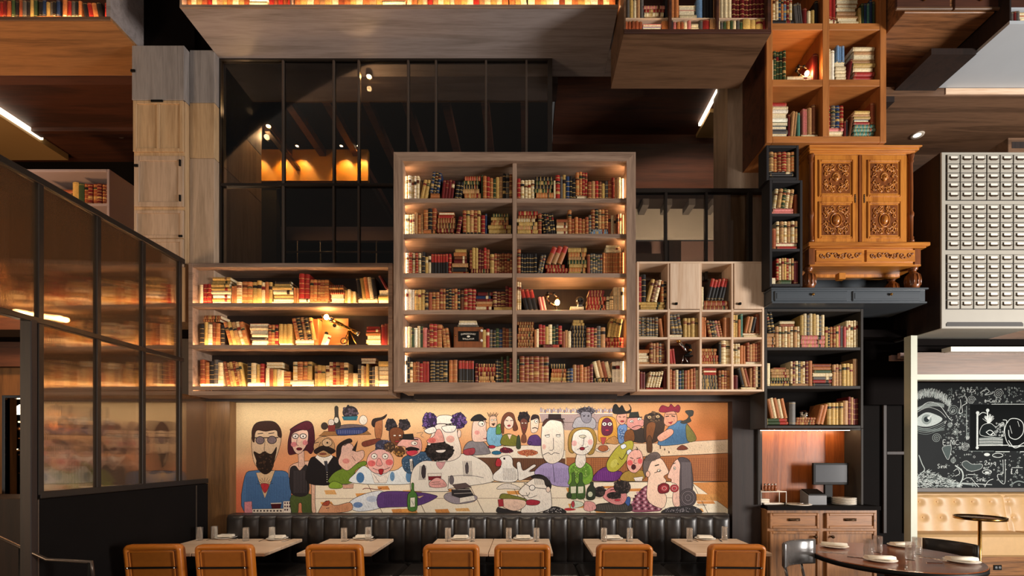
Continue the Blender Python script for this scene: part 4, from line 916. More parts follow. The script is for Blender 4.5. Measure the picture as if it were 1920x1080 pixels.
# ---- round table with cut glass tumblers
rc = (3.22, 4.13); rr = .615
rt = thing('round_table', 'round red-brown wooden table set for four', 'table', (rc[0], rc[1], 0))
part('tabletop', MB().lathe([(0, .70), (rr-.01, .70), (rr, .706), (rr, .744), (rr-.006, .75), (0, .75)], (rc[0], rc[1], 0), 72, smooth=False), 'table_red', rt)
part('edge_band', MB().lathe([(rr-.002, .704), (rr+.003, .706), (rr+.003, .742), (rr-.002, .744)], (rc[0], rc[1], 0), 72), 'plastic_black', rt)
part('pedestal', MB().lathe([(.28, 0), (.28, .02), (.06, .05), (.05, .1), (.05, .66), (.15, .70)], (rc[0], rc[1], 0), 24), 'plastic_black', rt)
gm2 = mesh('cut_glass_tumbler', tumbler(.036, .15, True), 'tumbler')
def on(px, py, z=.75): y = (EYE-z)*F/(py-CY); return (X(px, y), y, z)
for px, py in ((1628, 1043), (1646, 1036), (1707, 1050), (1719, 1039)):
    put_mesh(gm2, 'cut_glass_tumbler', on(px, py), 'cut glass tumbler with diamond facets on the round table', 'glass', 'cut glass tumblers on the round table')
pb = mesh('dinner_plate', MB().lathe([(0, 0), (.07, 0), (.085, .008), (.12, .016), (.12, .019), (.083, .012), (.06, .008), (0, .008)], (0, 0, 0), 32), 'china')
nr = MB(); nr.prism([(-.03, 0), (.03, 0), (.036, .010), (.03, .024), (-.028, .026), (-.036, .012)], 'x', -.105, .105, smooth=True); nmr = mesh('rolled_napkin', nr, 'linen')
for px, py, a, w in ((1564, 1026, -.5, 'beside the grey leather chair'), (1650, 1052, -.15, 'on the near side of cut glass tumblers'), (1692, 1025, .1, 'on the server station side'), (1803, 1054, -.1, 'beside the low black chair')):
    p = on(px, py)
    put_mesh(pb, 'dinner_plate', p, f'white plate on the round table {w}', 'plate', 'plates on the round table')
    put_mesh(nmr, 'rolled_napkin', (p[0], p[1], .769), f'rolled linen napkin on the round table plate {w}', 'napkin', 'napkins on the round table', a)
for px, py, a, me, n_ in ((1612, 1046, .9, fm, 'fork'), (1700, 1063, -.7, km, 'knife'), (1748, 1047, .6, fm, 'fork'), (1762, 1056, 1.4, km, 'knife'), (1556, 1036, 1.2, km, 'knife')):
    w = 'pointing at the grey leather chair' if px < 1600 else ('beside the middle plate' if px < 1720 else 'beside the plate by the low black chair')
    put_mesh(me, n_, on(px, py), f'steel {n_} on the round table {w}', n_, 'cutlery on the round table', a)
def pad_chair(label, c, ang, zt, zbm, w, mt):
    """leather back pad bent round the sitter on chrome legs; ang = direction it faces"""
    t = thing('side_chair', label, 'chair', (c[0], c[1], 0), ang)
    b = MB(); n = 12; R_ = .42; fr_ = []; 
    for k in range(n+1):
        a = (k/n-.5)*w/R_; cx_, cy_ = R_*sin(a), R_*(1-cos(a))
        nx, ny = -sin(a), cos(a); e = .022*(1-abs(k/n-.5)**6*60) if abs(k/n-.5) > .42 else .022; e = max(e, .006)
        fr_.append([(cx_+nx*e, cy_+ny*e, zbm+.015), (cx_+nx*e, cy_+ny*e, zt-.015), (cx_+nx*e*.5, cy_+ny*e*.5, zt), (cx_-nx*e*.5, cy_-ny*e*.5, zt), (cx_-nx*e, cy_-ny*e, zt-.015), (cx_-nx*e, cy_-ny*e, zbm+.015), (cx_-nx*e*.5, cy_-ny*e*.5, zbm), (cx_+nx*e*.5, cy_+ny*e*.5, zbm)])
    loft(b, fr_, 0, True, True); part('backrest', b, mt, t, local=True)
    part('seat', MB().lathe([(0, .42), (.19, .42), (.21, .44), (.205, .465), (.17, .475), (0, .478)], (0, .26, 0), 28), mt, t, local=True)
    for sx in (-1, 1):
        part('leg', MB().tube([(sx*.11, -.012, zbm+.04), (sx*.12, .05, .42), (sx*.19, -.02, 0)], .012, 8), 'chrome', t, local=True); part('leg', MB().tube([(sx*.13, .36, .42), (sx*.17, .44, 0)], .012, 8), 'chrome', t, local=True)
    return t
pad_chair('grey leather chair with curved back pad beside the round table', (2.40, 4.20), math.atan2(-.89, .45)-pi/2, .875, .655, .46, 'leather_grey')
pad_chair('low black chair behind the round table in front of the gold booth', (4.15, 4.56), math.atan2(-.42, -.93)-pi/2, .80, .60, .46, 'leather_black')
# ---- gold tufted booth with cocktail table
sfy = 6.30; sx0, sx1 = 4.45, 8.2; sbt = Z(924, 6.72); szt = Z(1003, sfy)
bo = thing('booth_sofa', 'gold leather booth with button-tufted back under the chalkboard', 'sofa', (6, 6.5, 0))
b = MB(); nx, nz = 150, 36; V = []; Fs = []
def tuft(x, z):
    d = 0
    for r_, (zc_, off) in enumerate(((szt+.40, 0), (szt+.18, .085))):
        for q in range(-2, 14):
            xc = 5.9+q*.255+off*.3
            dd = math.hypot(x-xc, (z-zc_)*1.05); d += .030*math.exp(-(dd/.04)**2)
        d += 0
    d += .007*(cos((x-5.9)/.255*2*pi)*.5+.5)
    if abs(x-6.86-.10*(sbt-z)*0) < .03: d += .03
    return d
for j in range(nz+1):
    for i in range(nx+1):
        x = sx0+(sx1-sx0)*i/nx; t = j/nz; z = szt-.05+(sbt-szt+.05)*t
        edge = .10*max(0, (t-.88)/.12)**2
        V.append((x, 6.62+.10*t+tuft(x, z)+edge, z))
for j in range(nz):
    for i in range(nx): a = j*(nx+1)+i; Fs.append((a, a+1, a+nx+2, a+nx+1))
b.add(V, Fs, 0, None, True); part('backrest', b, 'leather_gold', bo)
bm_ = mesh('button', MB().ball((0, 0, 0), .014, .008, .014, 10, 6), 'leather_gold')
for zc_, off in ((szt+.40, 0), (szt+.18, .0255)):
    for q in range(-2, 9):
        x = 5.9+q*.255+off; t = (zc_-szt+.05)/(sbt-szt+.05)
        if sx0 < x < sx1: inst(bm_, 'button', bo, (x, 6.62+.10*t+tuft(x, zc_)-.006, zc_))
part('back_board', MB().box(sx0, sx1, 6.745, 6.79, .1, sbt-.02), 'leather_gold', bo)
for a, c in ((sx0, 6.9), (6.91, sx1)): part('seat_cushion', MB().cbox(a, c, sfy, 6.70, Z(1045, sfy), szt, .03), 'leather_gold', bo)
part('plinth', MB().box(sx0, sx1, sfy+.04, 6.7, 0, Z(1045, sfy)-.002), 'station_x', bo)
ol = thing('wall_outlet', 'black double socket in the booth plinth', 'socket', P(1870, 1064, sfy+.04)); p = P(1870, 1064, sfy+.04)
part('plate', MB().cbox(p[0]-.055, p[0]+.055, p[1]-.008, p[1], p[2]-.035, p[2]+.035, .003), 'plastic_black', ol)
for q in (-1, 1): part('receptacle', MB().lathe([(0, -.012), (.018, -.012), (.02, -.008)], (p[0]+q*.024, p[1], p[2]), 12, axis='y'), 'plastic_grey', ol)
ky = 5.75; kc = (X(1837, ky), ky); kz = Z(970, ky); kr = 38*ky/F
ct = thing('cocktail_table', 'small round cocktail table with polished brass rim before the booth', 'table', (kc[0], kc[1], 0))
part('tabletop', MB().lathe([(0, kz-.008), (kr-.01, kz-.008), (kr-.01, kz), (0, kz)], (kc[0], kc[1], 0), 40), 'table_red', ct); part('rim', MB().lathe([(kr-.012, kz-.022), (kr, kz-.022), (kr, kz+.012), (kr-.012, kz+.012), (kr-.012, kz-.022)], (kc[0], kc[1], 0), 48), 'brass', ct)
part('stem', MB().lathe([(.15, 0), (.15, .012), (.02, .03), (.018, kz-.04), (.05, kz-.01)], (kc[0], kc[1], 0), 20), 'brass', ct)
# ================================================================ carved armoire on its slate drawer shelf
gyf = 4.66; gx0, gx1 = X(1446, gyf), X(1735, gyf); gz0, gz1 = Z(568, gyf), Z(541, gyf)
gs = thing('drawer_shelf', 'slate blue wall shelf with two drawers carrying the carved armoire', 'shelf', ((gx0+gx1)/2, 4.7, gz0))
part('body', MB().cbox(gx0, gx1, gyf, 5.15, gz0, gz1, .004), 'blue_grey', gs)
part('top_moulding', MB().cbox(gx0-.012, gx1+.02, gyf-.02, 5.15, gz1-.012, gz1+.004, .004), 'blue_grey', gs); part('bottom_moulding', MB().cbox(gx0, gx1+.01, gyf-.012, 5.15, gz0-.006, gz0+.012, .004), 'blue_grey', gs)
for a, c, k in ((1451, 1589, 1521.5), (1597, 1726, 1667)):
    x0, x1, z0, z1 = X(a, gyf), X(c, gyf), Z(565, gyf), Z(546, gyf)
    d = part('drawer', MB().cbox(x0, x1, gyf-.012, gyf+.01, z0, z1, .008), 'blue_grey', gs); part('field', MB().cbox(x0+.02, x1-.02, gyf-.016, gyf-.01, z0+.02, z1-.02, .004), 'blue_grey', d)
    part('knob', MB().lathe([(0, -.028), (.012, -.024), (.014, -.016), (.006, -.008), (.008, 0)], (X(k, gyf), gyf-.012, Z(553.5, gyf)), 14, axis='y'), 'brass', d, 'small brass knob')
part('back_board', MB().box(gx0, gx1, 5.16, 5.19, gz1, Z(460, 5.1)), 'blue_grey', gs)
S1('wall_slate_recess', 'near_black', 'dark slate wall below the drawer shelf', (X(1620, 5.12), X(1745, 5.12), 5.3, 5.4, 2.2, Z(568, 5.2)+.2), cat='wall')
AY = 4.705
ar = thing('armoire', 'carved golden oak armoire with two panelled doors on bulbous feet', 'cabinet', (X(1615, AY), AY+.25, gz1))
def ax(px): return X(px, AY)
def az(py): return Z(py, AY)
part('body', MB().cbox(ax(1517), ax(1710), AY, AY+.36, az(457), az(291), .004), 'armoire', ar)
co = MB()
for k, (o_, z0, z1) in enumerate(((0.0, 291, 288), (.012, 288, 286), (.03, 286, 281), (.045, 281, 278.5))):
    co.cbox(ax(1517)-o_*.7, ax(1710)+o_*1.3, AY-.012-o_, AY+.36, az(z0), az(z1), .003)
part('cornice', co, 'armoire_x', ar)
# corner columns
def column(px):
    x = ax(px); H0, H1 = az(456), az(292); L_ = H1-H0
    pr = [(.030, 0), (.030, .02), (.022, .03), (.026, .05), (.018, .06), (.020, .25), (.026, L_*.30), (.026, L_*.33), (.017, L_*.36), (.019, L_*.6), (.016, L_*.9), (.024, L_*.92), (.018, L_*.94), (.028, L_*.98), (.030, L_)]
    part('column', MB().lathe([(r, H0+h) for r, h in pr], (x, AY-.012, 0), 16), 'armoire_dark', ar)
column(1519); column(1706)
def scroll(cx_, cz_, r, turns, a0, dirn, n=14):
    return [(cx_+r*(1-.8*i/n)*cos(a0+dirn*turns*2*pi*i/n), cz_+r*(1-.8*i/n)*sin(a0+dirn*turns*2*pi*i/n)) for i in range(n+1)]
def carving(px0, px1, py0, py1, y, face):
    """relief ornament: leafy scrolls mirrored about a boss"""
    b = MB(); xm, zm = (ax(px0)+ax(px1))/2, (az(py0)+az(py1))/2; hw, hh = (ax(px1)-ax(px0))/2, (az(py0)-az(py1))/2
    def st(pts, r=.0055): b.tube([(x, y, z) for x, z in pts], [r*(1-.5*i/len(pts)) for i in range(len(pts))], 6)
    for sx in (-1, 1):
        for sz in (-1, 1):
            st(scroll(xm+sx*hw*.68, zm+sz*hh*.70, hw*.28, 1.3, 0 if sx < 0 else pi, sx*sz)); st(scroll(xm+sx*hw*.30, zm+sz*hh*.84, hw*.22, 1.1, -pi/2*sz, -sx*sz)); st(scroll(xm+sx*hw*.80, zm+sz*hh*.28, hw*.18, 1.1, pi/2*sz, sx*sz))
            st([(xm+sx*hw*.1, zm+sz*hh*.55), (xm+sx*hw*.35, zm+sz*hh*.62), (xm+sx*hw*.6, zm+sz*hh*.45)], .006)
            for q in range(4):
                a = .4+q*.3; b.ball((xm+sx*hw*.9*cos(a), y, zm+sz*hh*.92*sin(a)), .008, .006, .012, 6, 4)
    rc_ = random.Random(int(px0*7+py0))
    for q in range(26):         # leafage filling the ground
        u, v = rc_.uniform(.06, .97), rc_.uniform(.06, .97)
        if math.hypot(u/.42, v/.5) < 1: continue
        for sx in (-1, 1):
            x_, z_ = xm+sx*hw*u, zm+(hh*v if q % 2 else -hh*v); t_ = rc_.uniform(0, pi); l_ = rc_.uniform(.010, .018)
            b.tube([(x_-sx*l_*cos(t_), y, z_-l_*sin(t_)), (x_, y-.004, z_), (x_+sx*l_*cos(t_), y, z_+l_*sin(t_))], [.002, .0065, .002], 5)
    if face:
        b.ball((xm, y-.002, zm+hh*.02), hw*.20, .022, hh*.26, 12, 8); b.ball((xm, y-.024, zm), hw*.04, .008, hh*.07, 6, 4)
        for sx in (-1, 1): b.ball((xm+sx*hw*.08, y-.02, zm+hh*.08), hw*.04, .004, hh*.025, 6, 4)
        for q in range(9): a = pi*q/8; b.ball((xm+hw*.25*cos(a), y, zm+hh*.04+hh*.32*sin(a)), .009, .008, .012, 6, 4)
    else:
        b.ball((xm, y-.002, zm), hw*.26, .030, hh*.32, 14, 8)
        b.tube([(xm+hw*.40*cos(2*pi*i/20), y, zm+hh*.48*sin(2*pi*i/20)) for i in range(20)], .006, 6, closed=True)
    return b
def raised(x0, x1, py0, py1, d, nm, y, t=.02, mt='armoire'):
    z0, z1 = az(py1), az(py0); f = MB()
    for (a, c, e, g) in ((x0, x0+t, z0, z1), (x1-t, x1, z0, z1), (x0+t, x1-t, z0, z0+t), (x0+t, x1-t, z1-t, z1)): f.cbox(a, c, y-.012, y+.002, e, g, .005)
    return part(nm, f, mt, d)
for i, (a, c, pa, pc) in enumerate(((1525.5, 1606.5, 1532, 1598), (1613.5, 1697.5, 1623, 1687))):
    d = part('door', MB().cbox(ax(a), ax(c), AY-.018, AY+.005, az(455.5), az(292.5), .003), 'armoire', ar)
    for (u, v, fc) in ((302, 371, True), (380, 449, False)):
        raised(ax(pa), ax(pc), u, v, d, 'moulding', AY-.018)
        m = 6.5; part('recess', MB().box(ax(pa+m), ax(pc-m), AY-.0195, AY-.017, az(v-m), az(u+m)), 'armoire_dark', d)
        part('carving', carving(pa+8, pc-8, u+8, v-8, AY-.022, fc), 'armoire', d, 'carved scroll panel')
    kx = 1601 if i == 0 else 1618
    e = MB()
    for q in range(5): e.ball((ax(kx), AY-.020, az(374+q*3.2-6)), .009-.001*abs(q-2), .004, .010, 8, 5)
    part('lock_plate', e, 'bronze', d)
part('centre_stile', MB().cbox(ax(1607.5), ax(1612.5), AY-.024, AY, az(455.5), az(292.5), .004), 'armoire_dark', ar)
tb = MB(); tb.cbox(ax(1509), ax(1736), AY-.06, AY+.37, az(465), az(458), .008).cbox(ax(1513), ax(1730), AY-.045, AY+.36, az(468), az(465), .004)
part('table_slab', tb, 'armoire_x', ar)
part('apron', MB().cbox(ax(1517), ax(1722), AY-.02, AY+.35, az(498), az(468), .004), 'armoire_x', ar)
for a, c in ((1526, 1613), (1620, 1711)):
    d = part('drawer', MB().cbox(ax(a), ax(c), AY-.034, AY-.01, az(493), az(471), .004), 'armoire_x', ar)
    b = MB(); x0, x1 = ax(a+4), ax(c-4); zm = az(482); y = AY-.036
    for q in range(6):
        xc = x0+(x1-x0)*(q+.5)/6; b.tube([(x, y, z) for x, z in scroll(xc, zm, .028, 1.2, q*1.3, 1 if q % 2 else -1)], .005, 6)
        b.ball((xc+.03, y, zm+(.02 if q % 2 else -.02)), .014, .007, .009, 6, 4)
    part('carving', b, 'armoire_dark', d, 'carved vine frieze')
    part('knob', MB().ball((ax((a+c)/2), AY-.045, zm), .012, .012, .012, 10, 6), 'armoire', d)
part('apron_edge', MB().cbox(ax(1515), ax(1723), AY-.028, AY+.35, az(501), az(497.5), .004), 'armoire_x', ar)
for px in (1519, 1716):
    for yy in (AY+.03, AY+.30):
        z0, z1 = gz1+.004, az(499); L_ = z1-z0
        b = MB(); b.lathe([(.02, z0), (.05, z0+.01), (.062, z0+L_*.22), (.066, z0+L_*.45), (.055, z0+L_*.66), (.028, z0+L_*.78), (.03, z0+L_*.84), (.042, z0+L_*.88), (.042, z1)], (ax(px), yy, 0), 20)
        for q in range(12):
            a = 2*pi*q/12; b.tube([(ax(px)+r*cos(a), yy+r*sin(a), z0+h*L_) for r, h in ((.062, .2), (.067, .42), (.057, .64))], .006, 5)
        part('leg', b, 'armoire_dark', ar)
    x = ax(px); part('leg_block', MB().cbox(x-.035, x+.035, AY-.03, AY+.04, az(498), az(468), .006), 'armoire_dark', ar)
part('stretcher', MB().cbox(ax(1519), ax(1716), AY+.19, AY+.23, az(507), az(500), .004).cbox(ax(1573), ax(1586), AY-.0, AY+.06, az(523), az(511), .004), 'armoire', ar)
# ================================================================ card catalogue
KY = 4.70; kx0, kx1 = X(1765, KY), X(1933, KY); kz0, kz1 = Z(616, KY), Z(285, KY)
cc = thing('card_catalogue', 'pale grey card catalogue with rows of small labelled drawers', 'cabinet', ((kx0+kx1)/2, KY+.3, kz0))
part('body', MB().cbox(kx0, kx1, KY, KY+.62, kz0, kz1, .005), 'catalog', cc)
part('side_panel', MB().box(kx0-.006, kx0, KY+.012, KY+.62, kz0+.004, kz1-.004), 'walnut_black', cc)
sl_ = MB(); sl_.prism([(X(1774, KY), Z(612, KY)), (X(1918, KY), Z(612, KY)), (X(1918, KY), Z(607, KY)), (X(1915, KY), Z(604, KY)), (X(1777, KY), Z(604, KY)), (X(1774, KY), Z(607, KY))], 'y', KY-.004, KY+.004)
part('toe_slot', sl_, 'catalog_line', cc)
dw, dh = 23.0*KY/F, 15.6*KY/F
dmesh = mesh('drawer', MB().cbox(0, dw, -.010, 0, 0, dh, .003), 'catalog')
s_ = KY/F
lh = MB(); w2, h2 = 7.2*s_, 3.1*s_
lh.cbox(-w2*.92, w2*.92, -.008, 0, -h2*.45, h2*1.15, .001, 1)
lh.cbox(-w2, -w2*.90, -.009, 0, -h2*.6, h2*1.2, .001); lh.cbox(w2*.90, w2, -.009, 0, -h2*.6, h2*1.2, .001)
lh.prism([(-w2*1.12, -h2*.4), (-w2*.7, -h2*1.15), (w2*.7, -h2*1.15), (w2*1.12, -h2*.4), (w2*.8, -h2*.5), (-w2*.8, -h2*.5)], 'y', -.016, 0)
lmesh = mesh('label_holder', lh, ['bronze', 'catalog_card'])
for r0, nr_ in ((291.5, 5), (384.3, 5), (478.3, 6)):
    zA, zB = Z(r0-1, KY), Z(r0+nr_*17.0, KY)
    part('drawer_bay', MB().box(X(1773, KY), X(1921.5, KY), KY-.002, KY+.002, zB, zA), 'catalog_line', cc)
    for j in range(nr_):
        for i in range(6):
            px = 1774.6+24.85*i; py = r0+17*j
            d = inst(dmesh, 'drawer', cc, (X(px, KY), KY-.002, Z(py+15.6+.2, KY)))
            inst(lmesh, 'label_holder', d, (X(px+11.5, KY), KY-.012, Z(py+7.2, KY)))
# ================================================================ server station
VY = 5.0
tz = Z(949, VY)
vx0, vx1 = X(1440, VY), X(1647, VY)
sv = thing('server_station', 'brown wooden server cabinet with two drawers and black counter top', 'cabinet', ((vx0+vx1)/2, 5.2, 0))
part('body', MB().cbox(vx0, vx1, VY+.02, 5.395, 0, tz-.04, .004), 'station', sv)
part('countertop', MB().prism([(X(1421, 5.395)+.01, 5.395), (vx0-.015, VY-.02), (vx1+.012, VY-.02), (vx1+.012, 5.395)], 'z', tz-.042, tz), 'black_panel', sv)
def vf(px0, px1, py0, py1, nm, t=.028, mt='station_x', knob=None):
    x0, x1, z0, z1 = X(px0, VY), X(px1, VY), Z(py1, VY), Z(py0, VY)
    d = part(nm, MB().cbox(x0, x1, VY+.006, VY+.022, z0, z1, .003), mt, sv); f = MB()
    for (a, c, e, g) in ((x0, x0+t, z0, z1), (x1-t, x1, z0, z1), (x0+t, x1-t, z0, z0+t), (x0+t, x1-t, z1-t, z1)): f.cbox(a, c, VY-.008, VY+.008, e, g, .005)
    part('frame', f, mt, d)
    if knob and nm == 'drawer':
        p = P(knob[0], knob[1], VY); b = MB(); n = 10; w = 11*VY/F
        rings = [[(p[0]-w+2*w*k/8, VY-.004-.026*sin(pi*k/8)**.5*max(0, sin(pi*i/n)), p[2]+.018-.030*i/n) for i in range(n+1)] for k in range(9)]
        V = [q for r in rings for q in r]; Fs = [(k*(n+1)+i, k*(n+1)+i+1, (k+1)*(n+1)+i+1, (k+1)*(n+1)+i) for k in range(8) for i in range(n)]
        b.add(V, Fs, 0, None, True); part('cup_pull', b, 'bronze', d)
    elif knob:
        p = P(knob[0], knob[1], VY); part('knob', MB().lathe([(0, -.036), (.014, -.032), (.017, -.022), (.008, -.010), (.012, 0)], (p[0], VY-.004, p[2]), 14, axis='y'), 'bronze', d)
vf(1443, 1536, 962, 991, 'drawer', knob=(1489, 975)); vf(1549, 1642, 962, 991, 'drawer', knob=(1594.5, 975))
vf(1443, 1536, 996, 1120, 'door', mt='station', knob=(1527, 1006)); vf(1549, 1642, 996, 1120, 'door', mt='station', knob=(1559, 1006))
nb = thing('station_niche', 'wood lined niche lit from above between server cabinet and slate bookcase', 'niche', (X(1520, 5.2), 5.25, tz))
part('back_panel', MB().box(X(1421, sY)+.02, X(1619, sY)-.02, 5.37, 5.395, tz+.002, Z(803, sY)-.002), 'niche_panel', nb)
for a, c in ((1421, 1425), (1614.5, 1619)): part('side_panel', MB().cbox(X(a, sY), X(c, sY), sY, 5.37, tz+.002, Z(803, sY)-.002, .003), 'charcoal', nb)
part('led_strip', MB().box(X(1428, sY), X(1610, sY), sY+.14, sY+.15, Z(804, sY)-.012, Z(804, sY)-.006), 'led', nb)
part('valance', MB().box(X(1425, sY), X(1614, sY), sY+.002, sY+.02, Z(806, sY)-.004, Z(803, sY)-.002), 'charcoal', nb)
my = 5.20
mo = thing('monitor', 'black flat order screen standing on the server counter', 'monitor', P(1557, 946, my))
part('bezel', MB().cbox(X(1525, my), X(1591, my), my, my+.03, Z(909, my), Z(868, my), .004), 'plastic_black', mo); part('screen', MB().box(X(1529, my), X(1588, my), my-.002, my+.001, Z(904, my), Z(872, my)), 'screen', mo)
part('stand', MB().cbox(X(1550, my), X(1565, my), my+.03, my+.06, tz+.01, Z(890, my), .004), 'plastic_black', mo); part('foot', MB().cbox(X(1540, my), X(1575, my), my-.03, my+.09, tz, tz+.012, .004), 'plastic_black', mo)
py_ = 5.12; pr = thing('receipt_printer', 'grey receipt printer beside the order screen', 'printer', (X(1532, py_), py_, tz))
part('body', MB().prism([(py_, tz), (py_+.16, tz), (py_+.16, tz+.155), (py_, tz+.10)], 'x', X(1516, py_), X(1550, py_)), 'plastic_grey', pr)
part('lid', MB().prism([(py_+.01, tz+.106), (py_+.15, tz+.154), (py_+.15, tz+.164), (py_+.01, tz+.116)], 'x', X(1518, py_), X(1548, py_)), 'plastic_black', pr)
for k in range(6):
    c = (X(1582, 5.15), 5.15, tz+.0005+k*.013)
    solo('stacked_plate', MB().lathe([(0, 0), (.07, 0), (.118, .010), (.118, .0128), (.07, .004), (0, .004)], c, 30), 'china', 'white plate in the stack on the server counter', 'plate', c, 'plate stack on the server counter')
ry = 5.12; rk = thing('wire_rack', 'white wire rack over a tray on the server counter', 'rack', (X(1450, ry), ry, tz))
for yy in (ry, ry+.14): part('wire_loop', MB().tube([(X(1427, ry), yy, tz), (X(1427, ry), yy, Z(922, ry)), (X(1474, ry), yy, Z(922, ry)), (X(1474, ry), yy, tz)], .006, 6), 'white_metal', rk)
part('rack_shelf', MB().box(X(1428, ry), X(1473, ry), ry, ry+.14, Z(923, ry), Z(921.5, ry)), 'white_metal', rk)
for k, px in enumerate((1434.5, 1441, 1447.5, 1453.5)):
    c = (X(px, ry+.06), ry+.06, Z(921.5, ry)+.0005); bt_ = thing('spice_bottle', 'dark little bottle with silver cap on the wire rack', 'bottle', c, group='bottles on the wire rack')
    part('body', MB().lathe([(0, 0), (.016, 0), (.017, .045), (.010, .058), (.009, .064)], c, 12), 'table_red', bt_); part('cap', MB().lathe([(.011, .064), (.012, .08), (0, .082)], c, 12), 'chrome', bt_)
c = (X(1448, ry+.07), ry+.07, tz); solo('serving_tray', MB().cbox(c[0]-.12, c[0]+.10, ry+.01, ry+.13, tz, tz+.018, .004), 'china', 'white tray below the wire rack on the server counter', 'tray', c)
for k in range(2):
    c = (X(1437, ry), ry+.07, tz+.019+k*.022); solo('folded_cloth', MB().cbox(c[0]-.07, c[0]+.05, ry+.02, ry+.12, c[2], c[2]+.021, .008), 'linen', 'folded white cloth in the tray under the wire rack', 'cloth', c, 'cloths in the tray')
c = (X(1497, 5.10), 5.10, tz); b = MB(); b.lathe([(0, 0), (.10, 0), (.13, .010), (.13, .014), (.1, .004), (0, .004)], c, 30); solo('serving_plate', b, 'china', 'flat white plate of cutlery between wire rack and printer', 'plate', c)
for k in range(4):
    o = put_mesh(km, 'knife', (c[0]-.05+k*.03, c[1]-.02+.01*k, tz+.015), 'steel knife lying on the flat plate by the printer', 'knife', 'knives by the printer', 1.2+.2*k)
# ================================================================ curios among the books
zr = Z(650, YB); y = YB+.10
rx0, rx1, rzt = X(850.5, y), X(906, y), Z(612.5, y)
ra = thing('tabletop_radio', 'brown wooden radio with black lettered dial on fifth row of big bookcase', 'radio', ((rx0+rx1)/2, y+.1, zr))
part('cabinet', MB().cbox(rx0, rx1, y, y+.16, zr+.001, rzt, .008), 'armoire_dark', ra)
dl = part('dial', MB().cbox(X(859, y), X(898, y), y-.004, y+.004, Z(640, y), Z(621, y), .003), 'plastic_black', ra)
for py in (620.5, 639): part('knob', MB().lathe([(0, -.022), (.012, -.020), (.013, 0)], (X(903, y), y, Z(py, y)), 14, axis='y'), 'china', ra)
part('knob', MB().lathe([(0, -.016), (.007, -.014), (.008, 0)], (X(854.5, y), y, Z(629, y)), 12, axis='y'), 'brass', ra)
def text(body, size, loc, mt, parent, name='lettering', ext=.0008, bend=0):
    cu = bpy.data.curves.new(name, 'FONT'); cu.body = body; cu.size = size; cu.align_x = 'CENTER'; cu.align_y = 'CENTER'; cu.extrude = ext
    o = bpy.data.objects.new(name, cu); COL.objects.link(o); dg = bpy.context.evaluated_depsgraph_get()
    me = bpy.data.meshes.new_from_object(o.evaluated_get(dg)); bpy.data.objects.remove(o); bpy.data.curves.remove(cu)
    for v in me.vertices: v.co.y += bend*v.co.x*v.co.x
    me.materials.clear(); me.materials.append(MATS[mt]); return inst(me, name, parent, loc, (pi/2, 0, 0))
text('EXPRESSIONIST', .021, (X(878.3, y), y-.005, Z(626.3, y)), 'linen', dl, bend=-1.2); text('SIMULATOR', .021, (X(878.3, y), y-.005, Z(636.2, y)), 'linen', dl, bend=1.2)
e = MB(); e.ball((X(878.3, y), y-.004, Z(631, y)), .016, .002, .010, 14, 6); part('emblem', e, 'linen', dl)
for k, c in enumerate(('I', 'W', 'T')):
    pass
for k, (w_, cc_) in enumerate(((.20, 'A'), (.175, 'W'), (.165, 'I'))):
    b = book_mb(.020, w_, .14, lin(CL[cc_][0])[:3], 'p', RN); M = Matrix.Translation((X(877, y)-w_/2, y+.01, rzt+.0105+k*.0205)) @ Matrix.Rotation(pi/2, 4, 'Y'); b.xf(M)
    solo('book', b, 'books', f'{CL[cc_][1]} book lying on top of the brown wooden radio', 'book', tuple(M.translation), 'books on the radio')
def gear_lamp(label, c, s, energy):
    """brass and iron desk lamp built from pipe joints with a bare glowing bulb; c = foot point"""
    x, y, z = c; t = thing('pipe_lamp', label, 'lamp', c)
    part('foot', MB().lathe([(.0, 0), (.05*s, 0), (.055*s, .012*s), (.02*s, .022*s), (.012*s, .03*s)], c, 18), 'bronze', t)
    pth = [(x, y, z+.02*s), (x-.01*s, y, z+.07*s), (x-.07*s, y, z+.10*s), (x-.11*s, y, z+.15*s), (x-.09*s, y-.01, z+.20*s), (x-.03*s, y-.015, z+.19*s), (x+.0*s, y-.02, z+.155*s)]
    part('arm', MB().tube(pth, .009*s, 8), 'bronze', t)
    jn = MB()
    for p in pth[1:-1]: jn.ball(p, .017*s, n=10, k=6)
    part('joint', jn, 'plastic_black', t)
    part('wing_nut', MB().cbox(x-.13*s, x-.08*s, y-.02, y-.012, z+.165*s, z+.185*s, .003).lathe([(.02*s, -.02), (.02*s, -.005)], (x-.10*s, y, z+.17*s), 12, axis='y'), 'bronze', t)
    part('socket', MB().lathe([(.014*s, .150*s), (.018*s, .140*s), (.018*s, .125*s), (.012*s, .120*s)], (x+.004*s, y-.02, z), 12), 'brass', t)
    part('bulb', MB().ball((x+.004*s, y-.02, z+.10*s), .024*s, .024*s, .028*s, 14, 10), 'bulb', t)
    point(label[:12]+'_glow', (x+.004*s, y-.06, z+.10*s), energy, WARM, .03); return t
gear_lamp('black and brass pipe lamp with glowing bulb on fourth row of big bookcase', (X(1044, YB+.13), YB+.13, Z(579, YB)), .95, 2.2)
